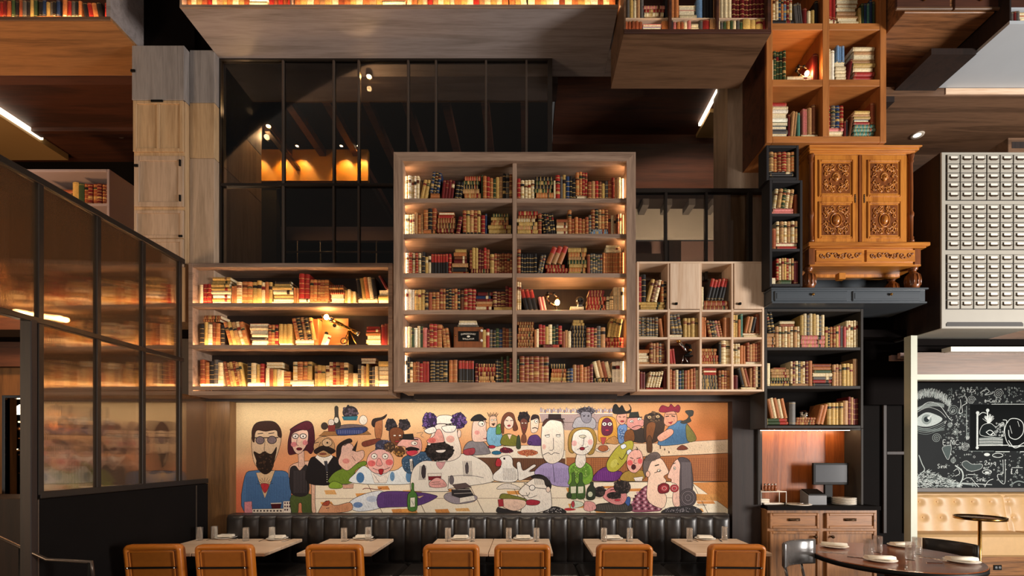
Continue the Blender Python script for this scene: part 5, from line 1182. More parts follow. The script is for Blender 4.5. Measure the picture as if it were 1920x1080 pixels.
# skull on the two cream books
sk = P(1087, 566, YB+.13); szz = Z(579, YB)+.043
s = thing('skull_ornament', 'shiny black skull on two cream books in the big bookcase', 'skull', (sk[0], sk[1], szz))
b = MB(); b.ball((sk[0], sk[1]+.01, szz+.075), .046, .055, .045, 16, 12); b.cbox(sk[0]-.028, sk[0]+.028, sk[1]-.035, sk[1]+.02, szz, szz+.05, .012); part('cranium', b, 'skull', s)
for q in (-1, 1): part('eye_socket', MB().ball((sk[0]+q*.017, sk[1]-.038, szz+.062), .011, .008, .011, 10, 6), 'near_black', s)
b = MB()
for q in range(5): b.cbox(sk[0]-.02+q*.0085, sk[0]-.014+q*.0085, sk[1]-.039, sk[1]-.034, szz+.012, szz+.024, .001)
part('teeth', b, 'plastic_grey', s)
# brass telescope, wooden box and small book on the wide bookcase
yt_ = YL+.06; zs = Z(648.5, YL)
ob = thing('instrument_box', 'open orange wooden instrument box on the wide low bookcase', 'box', (X(618, yt_), yt_+.1, zs))
x0, x1 = X(584.5, yt_), X(645, yt_)
part('back_panel', MB().cbox(x0, x1, yt_+.12, yt_+.13, zs, Z(597, yt_+.12), .003), 'oak_amber', ob); part('side_panel', MB().cbox(x0, x0+.06, yt_+.02, yt_+.12, zs, Z(597, yt_), .004), 'oak_amber_v', ob); part('floor_panel', MB().cbox(x0+.06, x1, yt_+.02, yt_+.12, zs, zs+.012, .002), 'oak_amber', ob)
for px, py in ((601, 603), (600, 618), (612, 625), (627, 610)): part('fitting', MB().lathe([(0, -.006), (.018, -.005), (.02, .004)], P(px, py, yt_+.115), 12, axis='y'), 'plastic_black', ob)
b = book_mb(.03, .125, .09, lin('f2e6d0')[:3], 'p', RN); b.xf(Matrix.Translation((X(612, yt_), yt_-.01, zs+.002)) @ Matrix.Rotation(.35, 4, 'Y') @ Matrix.Rotation(.9, 4, 'Z')); solo('book', b, 'books', 'small white book leaning inside the orange instrument box', 'book', (X(612, yt_), yt_, zs))
te = thing('brass_telescope', 'brass telescope lamp on a tripod pointing up on the wide low bookcase', 'telescope', (X(660, yt_), yt_, zs))
a, c = P(603, 590, yt_-.02), P(674, 627, yt_-.02)
A, Cc = Vector(a), Vector(c); D = (Cc-A)
part('tube', MB().tube([A+D*.25, A+D*.55, A+D*.56, A+D*.8, A+D*.81, Cc], [.022, .022, .017, .017, .022, .022], 14), 'brass', te); part('lens_ring', MB().tube([A+D*.23, A+D*.29], .027, 14), 'chrome', te); part('lens_ring', MB().tube([Cc-D*.05, Cc], .026, 14), 'chrome', te)
part('bulb', MB().ball(tuple(A+D*.13), .026, .026, .026, 14, 10), 'bulb', te); part('bulb_cage', MB().tube([A+D*.23, A+D*.1+Vector((.02, 0, .03)), A+D*.0, A+D*.1-Vector((.02, 0, .03)), A+D*.23], .004, 6), 'brass', te)
pv = A+D*.72
for q in (-.07, .0, .07): part('leg', MB().tube([pv, (pv.x+q*1.1, pv.y+.04*(1 if q else -1), zs)], .007, 6), 'brass', te)
part('wheel', MB().tube([(pv.x-.04+.032*cos(2*pi*i/16), pv.y-.03, zs+.05+.032*sin(2*pi*i/16)) for i in range(16)], .006, 6, closed=True), 'bronze', te)
point('telescope_glow', tuple(A+D*.13+Vector((0, -.06, 0))), 1.4, WARM, .03)
# microscope in the pale cubes
ym = YG+.06; zm_ = Z(682.5, YG)
mi = thing('brass_microscope', 'black and brass microscope in second cube of pale bookcase', 'microscope', (X(1283, ym), ym, zm_))
q = lambda px, py: P(px, py, ym)
part('foot', MB().cbox(X(1274, ym), X(1292, ym), ym-.02, ym+.06, zm_, zm_+.012, .003).tube([q(1278, 682), q(1282, 667)], .006, 6).tube([q(1290, 682), q(1284, 667)], .006, 6), 'chrome', mi)
part('arm', MB().tube([q(1284, 667), q(1295, 660), q(1294, 648), q(1285, 646)], .014, 8), 'plastic_black', mi); part('tube', MB().tube([q(1271, 638), q(1282, 652), q(1287, 660)], [.016, .016, .011], 12), 'chrome', mi); part('stage', MB().cbox(X(1282, ym), X(1298, ym), ym-.03, ym+.04, Z(669, ym), Z(666.5, ym), .003), 'plastic_black', mi); part('knob', MB().lathe([(.014, -.03), (.014, .03)], q(1293, 657), 12, axis='y'), 'brass', mi); part('eyepiece', MB().tube([q(1270, 637), q(1274, 642)], .020, 12), 'brass', mi)
# glass dome on the slate bookcase
yd = qY+.06; zd = Z(796, qY)+.050
dm = thing('glass_dome', 'little glass dome with carved figure on the slate bookcase', 'ornament', (X(1511, yd), yd+.04, zd)); c = (X(1511, yd), yd+.04, zd)
part('dome', MB().lathe([(.048, .006), (.048, .06), (.042, .085), (.028, .102), (0, .108)], c, 20), 'clear_pane', dm); part('base', MB().lathe([(0, 0), (.055, 0), (.055, .006), (0, .007)], c, 20), 'plastic_black', dm)
b = MB(); b.ball((c[0], c[1], zd+.035), .024, .02, .026, 10, 8)
for i in range(7): b.ball((c[0]+.025*cos(i*2.4), c[1]+.02*sin(i*2.4), zd+.03+.008*i), .012, n=8, k=5)
part('figure', b, 'china', dm)
# lamp in the amber cubes
gear_lamp('small pipe lamp with glowing bulb in the amber cube bookcase', (X(1508, cY+.14), cY+.12, Z(148.5, cY)+.056), .82, 1.3)
# downlights, sprinkler and spots
def downlight(label, px, py, zc, r=.06, mt='ceiling_white'):
    y = (zc-EYE)*F/(CY-py); x = X(px, y)
    t = thing('downlight', label, 'light', (x, y, zc)); part('trim_ring', MB().lathe([(r*.55, -.004), (r*.95, -.012), (r, -.004), (r, 0)], (x, y, zc), 20), mt, t); part('lens', MB().lathe([(0, -.006), (r*.56, -.004)], (x, y, zc), 16), 'downlight', t); return x, y
downlight('round white downlight in the dark walnut ceiling above the partition', 222, 252, 5.75)
downlight('round white downlight in the brown ceiling near the armoire', 1720, 253, 5.5, .07)
for i, px in enumerate((476, 523, 557, 597, 640, 672)):
    y = 6.42; x = X(px, y)
    t = thing('wall_washer', 'tiny downlight washing the golden bulkhead', 'light', (x, y, 5.88), group='downlights of the golden bulkhead'); part('can', MB().lathe([(.03, -.0), (.03, -.04), (.02, -.04)], (x, y, 5.895), 12), 'plastic_black', t); part('lens', MB().lathe([(0, -.041), (.02, -.041)], (x, y, 5.895), 12), 'downlight', t)
    spot('washer_beam', (x, y, 5.84), (x, 6.56, 5.45), 26, (1, .62, .16), 80, .7, .02)
def track_spot(label, p, e=8):
    t = thing('track_spot', label, 'light', p); x, y, z = p
    part('can', MB().lathe([(.035, .0), (.035, .08), (.01, .09)], p, 14), 'plastic_black', t); part('lens', MB().ball((x, y, z-.002), .026, .026, .012, 12, 6), 'bulb', t); part('stem', MB().tube([(x, y, z+.08), (x, y, max(z+.085, 5.838 if y < 5.19 else 5.9))], .006, 6), 'plastic_black', t)
    point('track_glow', (x+.03, y-.10, z-.20), e, (1, .68, .36), .03)
    return t
track_spot('bright spotlight under the deep beam behind the steel window', P(692, 143, 5.10), 4)
track_spot('bright spotlight close to the oak column behind the steel window', P(474, 188, 5.42), 5); track_spot('spotlight farther along the track behind the steel window', P(503, 236, 5.88), 5)
b = MB(); b.box(-3.2, -3.14, 5.76, 8.5, 5.60, 5.64); solo('light_track', b, 'steel_mid', 'dark lighting track running back beside the oak column', 'light', (-3.17, 5.76, 5.6))
spot('lobby_fill', (2.3, 6.3, 3.7), (2.3, 7.62, 5.2), 150, (1, .86, .70), 84, .6, .1)  # added spot that brightens the cream bulkhead, no fixture there
rl_ = thing('guard_rail', 'slim steel guard rail standing behind the steel window', 'rail', (X(620, 5.35), 5.35, 3.0))
part('top_bar', MB().tube([P(535, 473, 5.35), P(735, 473, 5.35)], .012, 8), 'steel_mid', rl_)
for px in (558, 601, 706): part('post', MB().tube([(X(px, 5.35), 5.35, 3.0), P(px, 452, 5.35)], .008, 6), 'steel_mid', rl_)
# ================================================================ flat prints: painter that lays thin colour films on a board
class Paint:
    def __init__(s, Y, step=1.6e-5): s.Y = Y; s.mb = MB(); s.n = 1; s.step = step; s.bins = {}; s.flat = False; s.tex = False; s.rnd = random.Random(77); s.top = 0; s.o = (0, 0, 1); s.ink = lin('1d1410')[:3]; s.w = 3.2
    def at(s, x, y, k): s.o = (x, y, k)
    def q(s, p): return (s.o[0]+p[0]/s.o[2], s.o[1]+p[1]/s.o[2])
    def depth(s, pts):
        """film number: one above whatever already lies under this shape"""
        if s.flat: return s.Y
        x0, x1, y0, y1 = min(p[0] for p in pts), max(p[0] for p in pts), min(p[1] for p in pts), max(p[1] for p in pts)
        keys = [(i, j) for i in range(int(x0//20), int(x1//20)+1) for j in range(int(y0//20), int(y1//20)+1)]
        n = 0
        for k in keys:
            for (a, b, c, d, m) in s.bins.get(k, ()):
                if m > n and a < x1 and b > x0 and c < y1 and d > y0: n = m
        n += 1; s.top = max(s.top, n)
        for k in keys: s.bins.setdefault(k, []).append((x0, x1, y0, y1, n))
        return s.Y-n*s.step
    def put(s, pts, col):
        y = s.depth(pts)
        V = [(X(a, s.Y), y, Z(b, s.Y)) for a, b in pts]
        if isinstance(col, list): c = col
        else: c = lin(col)[:3] if isinstance(col, str) else col
        s.mb.add(V, [tuple(range(len(V)))], 0, c)
    @staticmethod
    def smooth(pts, closed=True, k=4):
        n = len(pts); out = []
        for i in range(n if closed else n-1):
            p0, p1, p2, p3 = (pts[(i+j) % n] if closed else pts[min(max(i+j, 0), n-1)] for j in (-1, 0, 1, 2))
            for t in range(k):
                u = t/k
                out.append(tuple(.5*(2*p1[a]+(p2[a]-p0[a])*u+(2*p0[a]-5*p1[a]+4*p2[a]-p3[a])*u*u+(3*p1[a]-p0[a]-3*p2[a]+p3[a])*u**3) for a in (0, 1)))
        if not closed: out.append(pts[-1])
        return out
    def stroke(s, P_, w, col, closed=False):
        """ribbon along already mapped pixel points"""
        n = len(P_); L_ = []; R_ = []
        for i in range(n):
            a = P_[(i-1) % n] if (closed or i) else P_[i]; b = P_[(i+1) % n] if (closed or i < n-1) else P_[i]
            dx, dy = b[0]-a[0], b[1]-a[1]; d = math.hypot(dx, dy) or 1; L_.append((P_[i][0]-dy/d*w/2, P_[i][1]+dx/d*w/2)); R_.append((P_[i][0]+dy/d*w/2, P_[i][1]-dx/d*w/2))
        y = s.depth(P_); m = lambda p: (X(p[0], s.Y), y, Z(p[1], s.Y))
        V = [m(p) for p in L_]+[m(p) for p in R_]; Fs = [(i, (i+1) % n, n+(i+1) % n, n+i) for i in range(n if closed else n-1)]
        s.mb.add(V, Fs, 0, lin(col)[:3] if isinstance(col, str) else col)
    def pencil(s, P_, col):
        """scratchy crayon strokes inside a filled shape, darker towards its lower right rim"""
        x0, x1, y0, y1 = min(p[0] for p in P_), max(p[0] for p in P_), min(p[1] for p in P_), max(p[1] for p in P_)
        A = (x1-x0)*(y1-y0)
        if A < 30 or not s.tex: return
        c = lin(col)[:3] if isinstance(col, str) else col[:3]; n = len(P_)
        def inside(x, y):
            r = False; j = n-1
            for i in range(n):
                if (P_[i][1] > y) != (P_[j][1] > y) and x < (P_[j][0]-P_[i][0])*(y-P_[i][1])/(P_[j][1]-P_[i][1])+P_[i][0]: r = not r
                j = i
            return r
        for k, (q, f_) in enumerate(((.62, 1.0), (.80, 1.4), (1.22, .9))):
            V = []; Fs = []; L_ = min(4.5, .28*min(x1-x0, y1-y0)+1.0); w = .30
            for _ in range(int(min(220, 4+A*.10*f_))):
                u, v = s.rnd.random(), s.rnd.random()
                if k == 0: u = u**.45; v = v**.5
                if k == 2: u = u**1.6; v = v**1.6
                x, y = x0+(x1-x0)*u, y0+(y1-y0)*v; a = s.rnd.uniform(.7, 1.5) if k != 1 else s.rnd.uniform(1.2, 2.6); dx, dy = cos(a)*L_/2, sin(a)*L_/2
                if inside(x+dx, y+dy) and inside(x-dx, y-dy):
                    i = len(V); V += [(x-dx-dy/L_*w, y-dy+dx/L_*w), (x+dx-dy/L_*w, y+dy+dx/L_*w), (x+dx+dy/L_*w, y+dy-dx/L_*w), (x-dx+dy/L_*w, y-dy-dx/L_*w)]; Fs.append((i, i+1, i+2, i+3))
            if V:
                yy = s.depth([(x0, y0), (x1, y1)]); s.mb.add([(X(a, s.Y), yy, Z(b, s.Y)) for a, b in V], Fs, 0, tuple(min(.95, v*q) for v in c))
    def f(s, pts, col, out=1, sm=True, w=None):
        if isinstance(pts, str): pts = [tuple(float(v) for v in q.split(',')) for q in pts.split()]
        P_ = [s.q(p) for p in pts]
        if sm and len(P_) > 3: P_ = s.smooth(P_)
        s.put(P_, col); s.pencil(P_, col)
        if out: s.stroke(P_, (w or s.w)/s.o[2]*out, s.ink, True)
    def l(s, pts, w=1, col=None, sm=True):
        if isinstance(pts, str): pts = [tuple(float(v) for v in q.split(',')) for q in pts.split()]
        P_ = [s.q(p) for p in pts]
        if sm and len(P_) > 2: P_ = s.smooth(P_, False)
        s.stroke(P_, s.w*w/s.o[2], col or s.ink)
    def e(s, x, y, rx, ry, col, out=1, rot=0, n=22):
        c, si = cos(radians(rot)), sin(radians(rot))
        P_ = [s.q((x+rx*cos(2*pi*i/n)*c-ry*sin(2*pi*i/n)*si, y+rx*cos(2*pi*i/n)*si+ry*sin(2*pi*i/n)*c)) for i in range(n)]
        s.put(P_, col); s.pencil(P_, col)
        if out: s.stroke(P_, s.w/s.o[2]*out, s.ink, True)
    def curls(s, x, y, rx, ry, col, dark, n=26, r=14, seed=1):
        s.e(x, y, rx, ry, dark, 0); R_ = random.Random(seed)
        for i in range(n):
            a = R_.uniform(0, 2*pi); d = math.sqrt(R_.random()); s.e(x+rx*d*cos(a), y+ry*d*sin(a), r*R_.uniform(.6, 1.2), r*R_.uniform(.6, 1.1), col if i % 3 else dark, .5, n=9)
    def hatch(s, x0, y0, x1, y1, n, col, w=.6, slant=0):
        for i in range(n):
            t = (i+.5)/n; s.l([(x0+(x1-x0)*t, y0), (x0+(x1-x0)*t+slant, y1)], w, col, False)
    def face(s, x, y, r, glasses=False, lip='8a1c24', eye='f4ead8'):
        for q_ in (-1, 1):
            s.e(x+q_*r*.38, y-r*.15, r*.2, r*.16, eye, .8, n=12); s.e(x+q_*r*.38, y-r*.13, r*.07, r*.08, '1d1410', 0, n=8)
        s.l([(x+r*.03, y-r*.1), (x-r*.10, y+r*.28), (x+r*.06, y+r*.30)], .8); s.e(x, y+r*.58, r*.22, r*.08, lip, .6, n=10)
mu = Paint(YM-.004); mu.tex = True; mu.w = 4.0
BGC = [('e4c493', 438, 755, 150), ('e6c796', 700, 755, 160), ('e0bb8c', 1000, 760, 150), ('cf9560', 1230, 765, 90), ('c67c42', 1330, 790, 90), ('d77f52', 545, 850, 60), ('cf6a48', 450, 930, 70), ('e08a4a', 640, 850, 60), ('e57f3c', 820, 850, 60), ('e8935a', 960, 810, 60), ('c4642e', 1300, 820, 60), ('d88850', 700, 800, 60)]
def bgc(px, py):
    t = [0, 0, 0]; ws = 0
    for c, x, y, r in BGC:
        w = math.exp(-(((px-x)/r)**2+((py-y)/(r*.6))**2))+1e-5; ws += w
        for k, v in enumerate(lin(c)[:3]): t[k] += v*w
    return tuple(v/ws for v in t)
nx_, ny_ = 58, 14
for j in range(ny_):
    for i in range(nx_):
        a, c, u, v = 438+928*i/nx_, 438+928*(i+1)/nx_, 755+208.5*j/ny_, 755+208.5*(j+1)/ny_
        P4 = [(a, v), (c, v), (c, u), (a, u)]; mu.flat = True
        mu.put(P4, [bgc(*p) for p in P4])
mu.flat = False
F_, L_, E_ = mu.f, mu.l, mu.e
# -- back shelf with little bottles and the two counters
mu.at(720, 740, 4.5)
F_("1310,160 1530,165 1930,160 1930,300 1530,300 1330,230", 'a58e8a', 0, False)
for i in range(34):
    x = 1325+i*18; E_(x, 130+(i % 3)*5, 7, 22-(i % 4)*3, ('b9a8b8', 'd8ccc8', '8d7f92')[i % 3], .5, n=10); 
L_("1310,158 1930,158", 1.4, 'efe2d2', False); L_("1310,232 1930,236", 1, '4a3a36', False)
F_("680,440 1330,425 1530,470 1530,540 690,530", 'efe3cf', .8, False); F_("690,530 1530,540 1530,720 900,720 760,600", '6b4630', .6, False); mu.hatch(880, 540, 1520, 700, 40, '3d2417', .5)
mu.at(1040, 740, 4.5)
F_("120,420 880,410 1462,378 1462,492 880,520 260,530", 'dfc4a4', .8, False)
for i in range(90): R_ = random.Random(i); E_(R_.uniform(300, 1450), R_.uniform(420, 500), 3, 2, '9a6a4a', 0, n=6)
F_("100,530 260,532 880,522 1462,494 1462,730 100,730", 'a8683c', .6, False); mu.hatch(300, 535, 1455, 725, 60, '6e3a20', .6, -6)
for y in range(550, 720, 16): L_([(300, y), (1455, y-14)], .5, '7a4626', False)
# -- foreground table with tile patches
mu.at(438, 755, 1)
F_("150,150 928,148 928,208.4 150,208.4", 'efe1c8', 0, False)
R_ = random.Random(5)
for i in range(26):
    x = 160+R_.random()*750; y = 154+R_.random()*48; w = R_.uniform(14, 34); h = R_.uniform(4, 8)
    F_([(x, y), (x+w, y-1), (x+w+4, y+h), (x+3, y+h)], ('dc9a50', 'e2ad6c', 'd08a48')[i % 3], 0, False)
for x in (250, 330, 440, 520, 640, 860): L_([(x, 150), (x+30, 208)], .25, '5a4030', False)
L_("150,150 928,148", .3); L_("150,180 928,178", .2, '8a6a50', False)
F_("860,150 928,148 928,200", 'cf8a4a', .2, False); F_("830,170 905,172 915,184 845,184", 'd39550', 0, False)
# ---------------- left group
mu.at(420, 740, 4.5)
# bearded man in blue
F_("175,998 175,690 260,640 420,640 545,670 568,890 560,998", '4a6f9c')
mu.hatch(185, 690, 555, 960, 34, '2f4d78', .7, 4)
F_("270,660 430,640 345,875", 'd8b78f', 1, False); F_("310,760 345,748 380,764 345,830", 'b8323a', .8)
for a in range(9): L_([(345+30*cos(.35*a+3.3), 760+24*sin(.35*a+3.3)), (345+70*cos(.35*a+3.3), 760+60*sin(.35*a+3.3))], .8)
F_("240,320 250,560 330,640 400,610 465,460 475,330 360,280", 'd9b793'); F_("250,480 275,560 290,630 345,672 400,640 425,560 445,440 400,500 340,480 300,500", '2e1d14', .6)
mu.curls(345, 580, 75, 80, '4a3222', '22150e', 46, 9, 3)
F_("238,380 236,300 270,240 350,222 430,232 478,290 485,360 455,350 440,300 350,310 285,300 262,330 256,400", '3a2016', .8)
L_("250,365 460,362", 2.2); E_(305, 385, 36, 32, '7a6668', 1.4); E_(405, 382, 38, 32, '7a6668', 1.4); L_("348,390 340,470 358,480", .9); L_("285,330 330,325 M".replace(' M', ''), 1.6); L_("375,328 425,322", 1.6)
F_("172,905 235,900 240,998 172,998", 'd98a90', .8, False); F_("500,900 565,898 565,998 500,998", 'efe0d0', .8, False)
for i in range(8): E_(515+(i % 3)*20, 915+(i//3)*28, 7, 9, '4a2530', 0, n=7)
F_("395,918 485,915 470,985 410,985", '4a1218', 1, False); L_("395,918 485,915", 2, 'd8c8b8', False); F_("240,965 500,960 500,998 240,998", 'e8d8c4', .8, False)
for i in range(9): E_(255+i*28, 980, 9, 8, '3a2a2a', 0, n=7)
# woman with maroon bob
F_("570,850 740,845 745,998 665,998 655,920 630,920 622,998 572,998", '4c5a2c'); F_("560,600 700,560 765,600 768,900 775,990 740,980 735,760 700,700 560,720", 'e2b69c')
F_("555,640 600,600 640,640 690,590 705,640 712,835 575,838", '2a2426'); mu.hatch(585, 640, 700, 830, 9, '5a5254', .7)
F_("625,480 675,470 680,600 630,610", 'e4b8a2', .9, False); F_("545,500 540,400 560,310 560,290 640,240 710,222 755,270 765,420 735,500 690,470 600,500", '4a1622', .9)
F_("567,380 590,320 700,300 705,400 660,480 620,500 585,460", 'ecc0a8', .9); E_(590, 420, 26, 22, 'd98080', 0); E_(685, 405, 22, 22, 'd98080', 0)
E_(603, 350, 26, 20, 'f2e6da', 1.6); E_(668, 350, 27, 20, 'f2e6da', 1.6); E_(603, 352, 6, 7, '1d1410', 0); E_(668, 352, 6, 7, '1d1410', 0); L_("618,370 612,420 630,428", .8); E_(635, 458, 24, 12, '6a1020', .8)
F_("560,300 640,245 710,224 750,262 700,300 620,290", '5a1a28', .6)
for i in range(4): L_([(738, 670+i*15), (770, 666+i*15)], 1.4, 'b98a40', False)
# tray with bottle, fish and plant
F_("800,350 845,310 1200,300 1242,335", '9a6a3c', 1, False); E_(1075, 290, 140, 40, '6d5a58'); F_("945,310 970,290 1190,275 1170,325 980,345", '2f3a6a', .9); mu.hatch(960, 300, 1170, 330, 14, '8a90b8', .7)
F_("915,245 935,180 935,105 962,105 965,180 985,245 970,280 925,280", '3a3226'); E_(948, 215, 20, 26, 'd8ccb8', .7); mu.curls(1065, 150, 66, 55, '5a4a55', '2a2226', 34, 14, 9); F_("995,185 1130,180 1120,215 1010,215", '2a6a78', .9, False); E_(848, 265, 28, 30, '3a2a22'); E_(905, 235, 26, 28, 'd8c8ba', .8); E_(1175, 215, 34, 40, 'e2d4c2', .8); F_("875,260 940,255 935,310 880,310", '7a2a22', .8, False)
# moustached waiter
F_("720,560 780,520 930,520 985,600 985,745 705,745", '191416'); F_("770,530 860,610 920,525 900,500 790,500", 'efe6da', .8, False); F_("845,560 870,560 880,640 860,650", '3a3a42', .8, False)
E_(845, 440, 90, 88, 'c99a6c'); F_("760,470 840,430 940,470 900,500 840,470 780,500", '2a1a14', .8); E_(870, 405, 42, 34, 'd8b088', 1.2); E_(872, 405, 8, 9, '1d1410', 0); L_("815,400 800,450 830,455", 1); L_("800,400 760,410", 1.4); E_(835, 500, 30, 8, '8a4030', .7)
for i in range(5): E_(870, 655+i*20, 4, 4, 'e8e0d0', 0, n=6)
# man in green looking up
F_("890,745 900,690 960,640 1080,600 1180,560 1200,590 1110,640 1080,745", '6f8a2c'); F_("885,760 930,730 1000,760 985,790 900,790", '88a838', .9)
F_("965,560 975,450 1010,400 1080,420 1110,480 1175,470 1178,530 1110,590 1040,640 980,600", 'e6b8a4'); F_("955,560 950,450 990,400 1060,370 1080,400 1000,430 985,500", '2a1c18', .8); F_("1080,470 1130,385 1110,480", '2a1c18', .8, False); L_("1010,430 1035,420", 1.4); L_("1110,560 1080,520", 1); E_(1030, 560, 30, 22, 'd98a80', 0)
F_("1000,760 1095,755 1090,790 1005,792", 'd8a890', .9, False)
# small dark heads
F_("1280,360 1275,240 1330,200 1335,300 1320,370", 'a86a42'); F_("1245,250 1260,205 1330,190 1375,165 1350,205 1280,230 1270,275", '2a1a16', .8)
for (x, y) in ((1400, 240), (1430, 285)): mu.curls(x, y, 34, 34, '3a2a2a', '1d1416', 14, 10, int(x))
F_("1395,300 1440,290 1440,400 1400,400", '8a5436', .8); F_("1170,400 1300,370 1320,395 1190,440", '7a3a2a', .9)
mu.curls(1345, 430, 70, 50, '5a5a74', '3a3a4e', 24, 12, 4)
# round pink man
F_("1085,745 1110,660 1180,600 1260,640 1440,640 1530,600 1620,745", 'e6ecec'); E_(1150, 700, 34, 45, '4a78a8', 0); E_(1560, 690, 26, 50, '5a86b0', 0); E_(1420, 690, 20, 40, '6a94ba', 0)
E_(1318, 565, 114, 106, 'efb8ae'); E_(1245, 580, 34, 26, 'df6a6a', 0); E_(1395, 570, 32, 26, 'df6a6a', 0)
for q in (1268, 1360): E_(q, 520, 25, 23, 'f6efe2', 1); E_(q, 522, 6, 6, '1d1410', 0)
F_("1300,540 1285,590 1310,602 1335,590 1320,545", 'e89a94', .9); L_("1255,620 1320,640 1400,615", 1.1); F_("1305,632 1345,630 1335,672 1315,672", 'a8202a', .9)
F_("1240,650 1320,690 1400,650 1370,745 1270,745", 'f2eae0', .7, False); L_("1260,670 1310,740", .8)
# person lying on the table
F_("1060,905 1180,840 1340,815 1345,940 1170,985 1075,965", 'dfe4ea'); E_(1130, 930, 40, 24, '6a86b4', 0); E_(1250, 880, 50, 26, 'b8c4d8', 0)
F_("1325,825 1600,820 1770,845 1790,870 1640,935 1400,950 1300,945", '5a3a78'); mu.hatch(1350, 840, 1640, 930, 20, '3f2658', .7)
F_("800,985 830,930 870,895 935,935 1065,910 1075,975 940,998 810,998", 'd89a72'); F_("830,930 850,905 890,895 880,935", 'a84a34', .8); L_("860,960 890,955", 1.2); mu.hatch(930, 930, 1050, 990, 9, 'a86a48', .7)
L_("1170,800 1200,790 1290,800 1330,790", 1.6, '7a3a2a')
# ---------------- centre
mu.at(720, 740, 4.5)
# woman with hair puffs, hat man
mu.curls(60, 255, 46, 50, '3a3238', '18141a', 26, 13, 6); mu.curls(172, 255, 50, 48, '3a3238', '18141a', 26, 13, 7)
F_("50,300 110,275 165,310 160,400 110,430 60,400", '7a4628'); E_(90, 345, 12, 7, 'e8dccc', .7); E_(135, 345, 12, 7, 'e8dccc', .7); E_(110, 395, 20, 8, 'a03038', .6); mu.curls(50, 440, 46, 40, '8a6a4a', '4a3424', 18, 11, 8); mu.curls(130, 480, 44, 46, 'a8783a', '5a3a22', 22, 11, 12)
F_("150,560 200,510 330,480 400,520 380,640 200,660", '3a5a78'); mu.curls(200, 590, 46, 50, '7a9ab8', '34506c', 18, 7, 13); mu.curls(330, 540, 50, 40, '7a9ab8', '34506c', 18, 7, 14); F_("215,545 240,540 250,650 225,650", 'efe8dc', .8, False); mu.hatch(220, 560, 248, 640, 5, '1d1410', .8, 10)
F_("110,430 170,370 300,370 315,470 250,520 190,500 180,440", 'e6a99c'); F_("155,375 160,335 245,330 255,375", '1c1818', .9, False); L_("130,372 290,380", 2.4); E_(255, 410, 26, 18, 'f2e8da', .9); E_(262, 412, 6, 7, '1d1410', 0); F_("180,460 230,440 300,460 240,480", '1c1414', .7); F_("190,480 270,470 280,495 220,515", 'c83a4a', .8); L_("275,325 330,318 310,345 335,360", 1, '7a6a5a')
# big bearded man
F_("225,800 240,640 330,560 480,560 640,500 760,520 870,590 920,680 900,740 560,790 540,815 280,815", 'ece4d6'); E_(335, 650, 20, 60, '3a3236', 0); E_(700, 620, 16, 50, '4a4244', 0); E_(150+420, 720, 22, 40, '6a6266', 0)
mu.hatch(300, 600, 360, 720, 8, '3a3032', .7, -8); mu.hatch(660, 560, 740, 690, 9, '5a5052', .7, 8); L_("540,690 700,680 840,700", .9); L_("545,690 540,790", 1.1)
F_("440,580 480,545 520,560 480,630", 'd8a0a0', .6)
F_("400,340 440,200 500,172 580,185 615,250 620,330 650,450 640,520 560,560 430,560 380,480 370,400", 'efdfcf'); mu.curls(385, 222, 62, 72, '6a4a8a', '2e1c44', 60, 11, 21); mu.curls(632, 220, 62, 70, '6a4a8a', '2e1c44', 60, 11, 22)
mu.curls(470, 480, 118, 80, '332a28', '15100f', 120, 12, 23)
F_("440,300 480,300 510,390 470,405 380,410 365,385 420,350", 'e6a294'); E_(405, 385, 34, 22, 'd86a62', 0); E_(560, 375, 36, 30, 'e9b0a0', 0); F_("440,470 520,465 500,488 455,488", 'f0e4da', .8)
F_("340,300 420,270 440,310 380,330", 'f4ecde', 1.2); F_("490,270 605,260 590,310 520,315", 'f4ecde', 1.2); L_("330,285 470,245 610,262", 1.6); L_("520,255 590,240", 2); E_(635, 330, 16, 34, 'efcfbc', .9)
F_("370,665 485,662 475,780 385,780", 'e9ded0', 1, False); F_("372,690 482,688 476,720 378,722", '7a1a24', .6, False); F_("380,745 440,700 500,720 530,770 470,785 400,780", 'e8a8a0', .9); L_("400,740 470,735", .8); L_("405,758 480,752", .8)
# bowler profile man
F_("670,480 690,420 740,390 840,400 890,470 880,500 700,510", '8a8488'); F_("745,380 750,240 790,215 855,220 862,300 880,330 860,370 870,390 800,400", 'efc9b6'); F_("735,222 760,180 810,165 845,190 860,215", '1c1818', .9); E_(822, 245, 26, 22, 'f2e8da', 1.1); E_(830, 247, 6, 7, '1d1410', 0); L_("838,370 868,372", 1.6, 'a03040'); E_(785, 320, 22, 18, 'e39a90', 0); F_("670,470 760,450 760,500 690,510", 'a8404a', .8)
L_("880,240 830,220", .8)
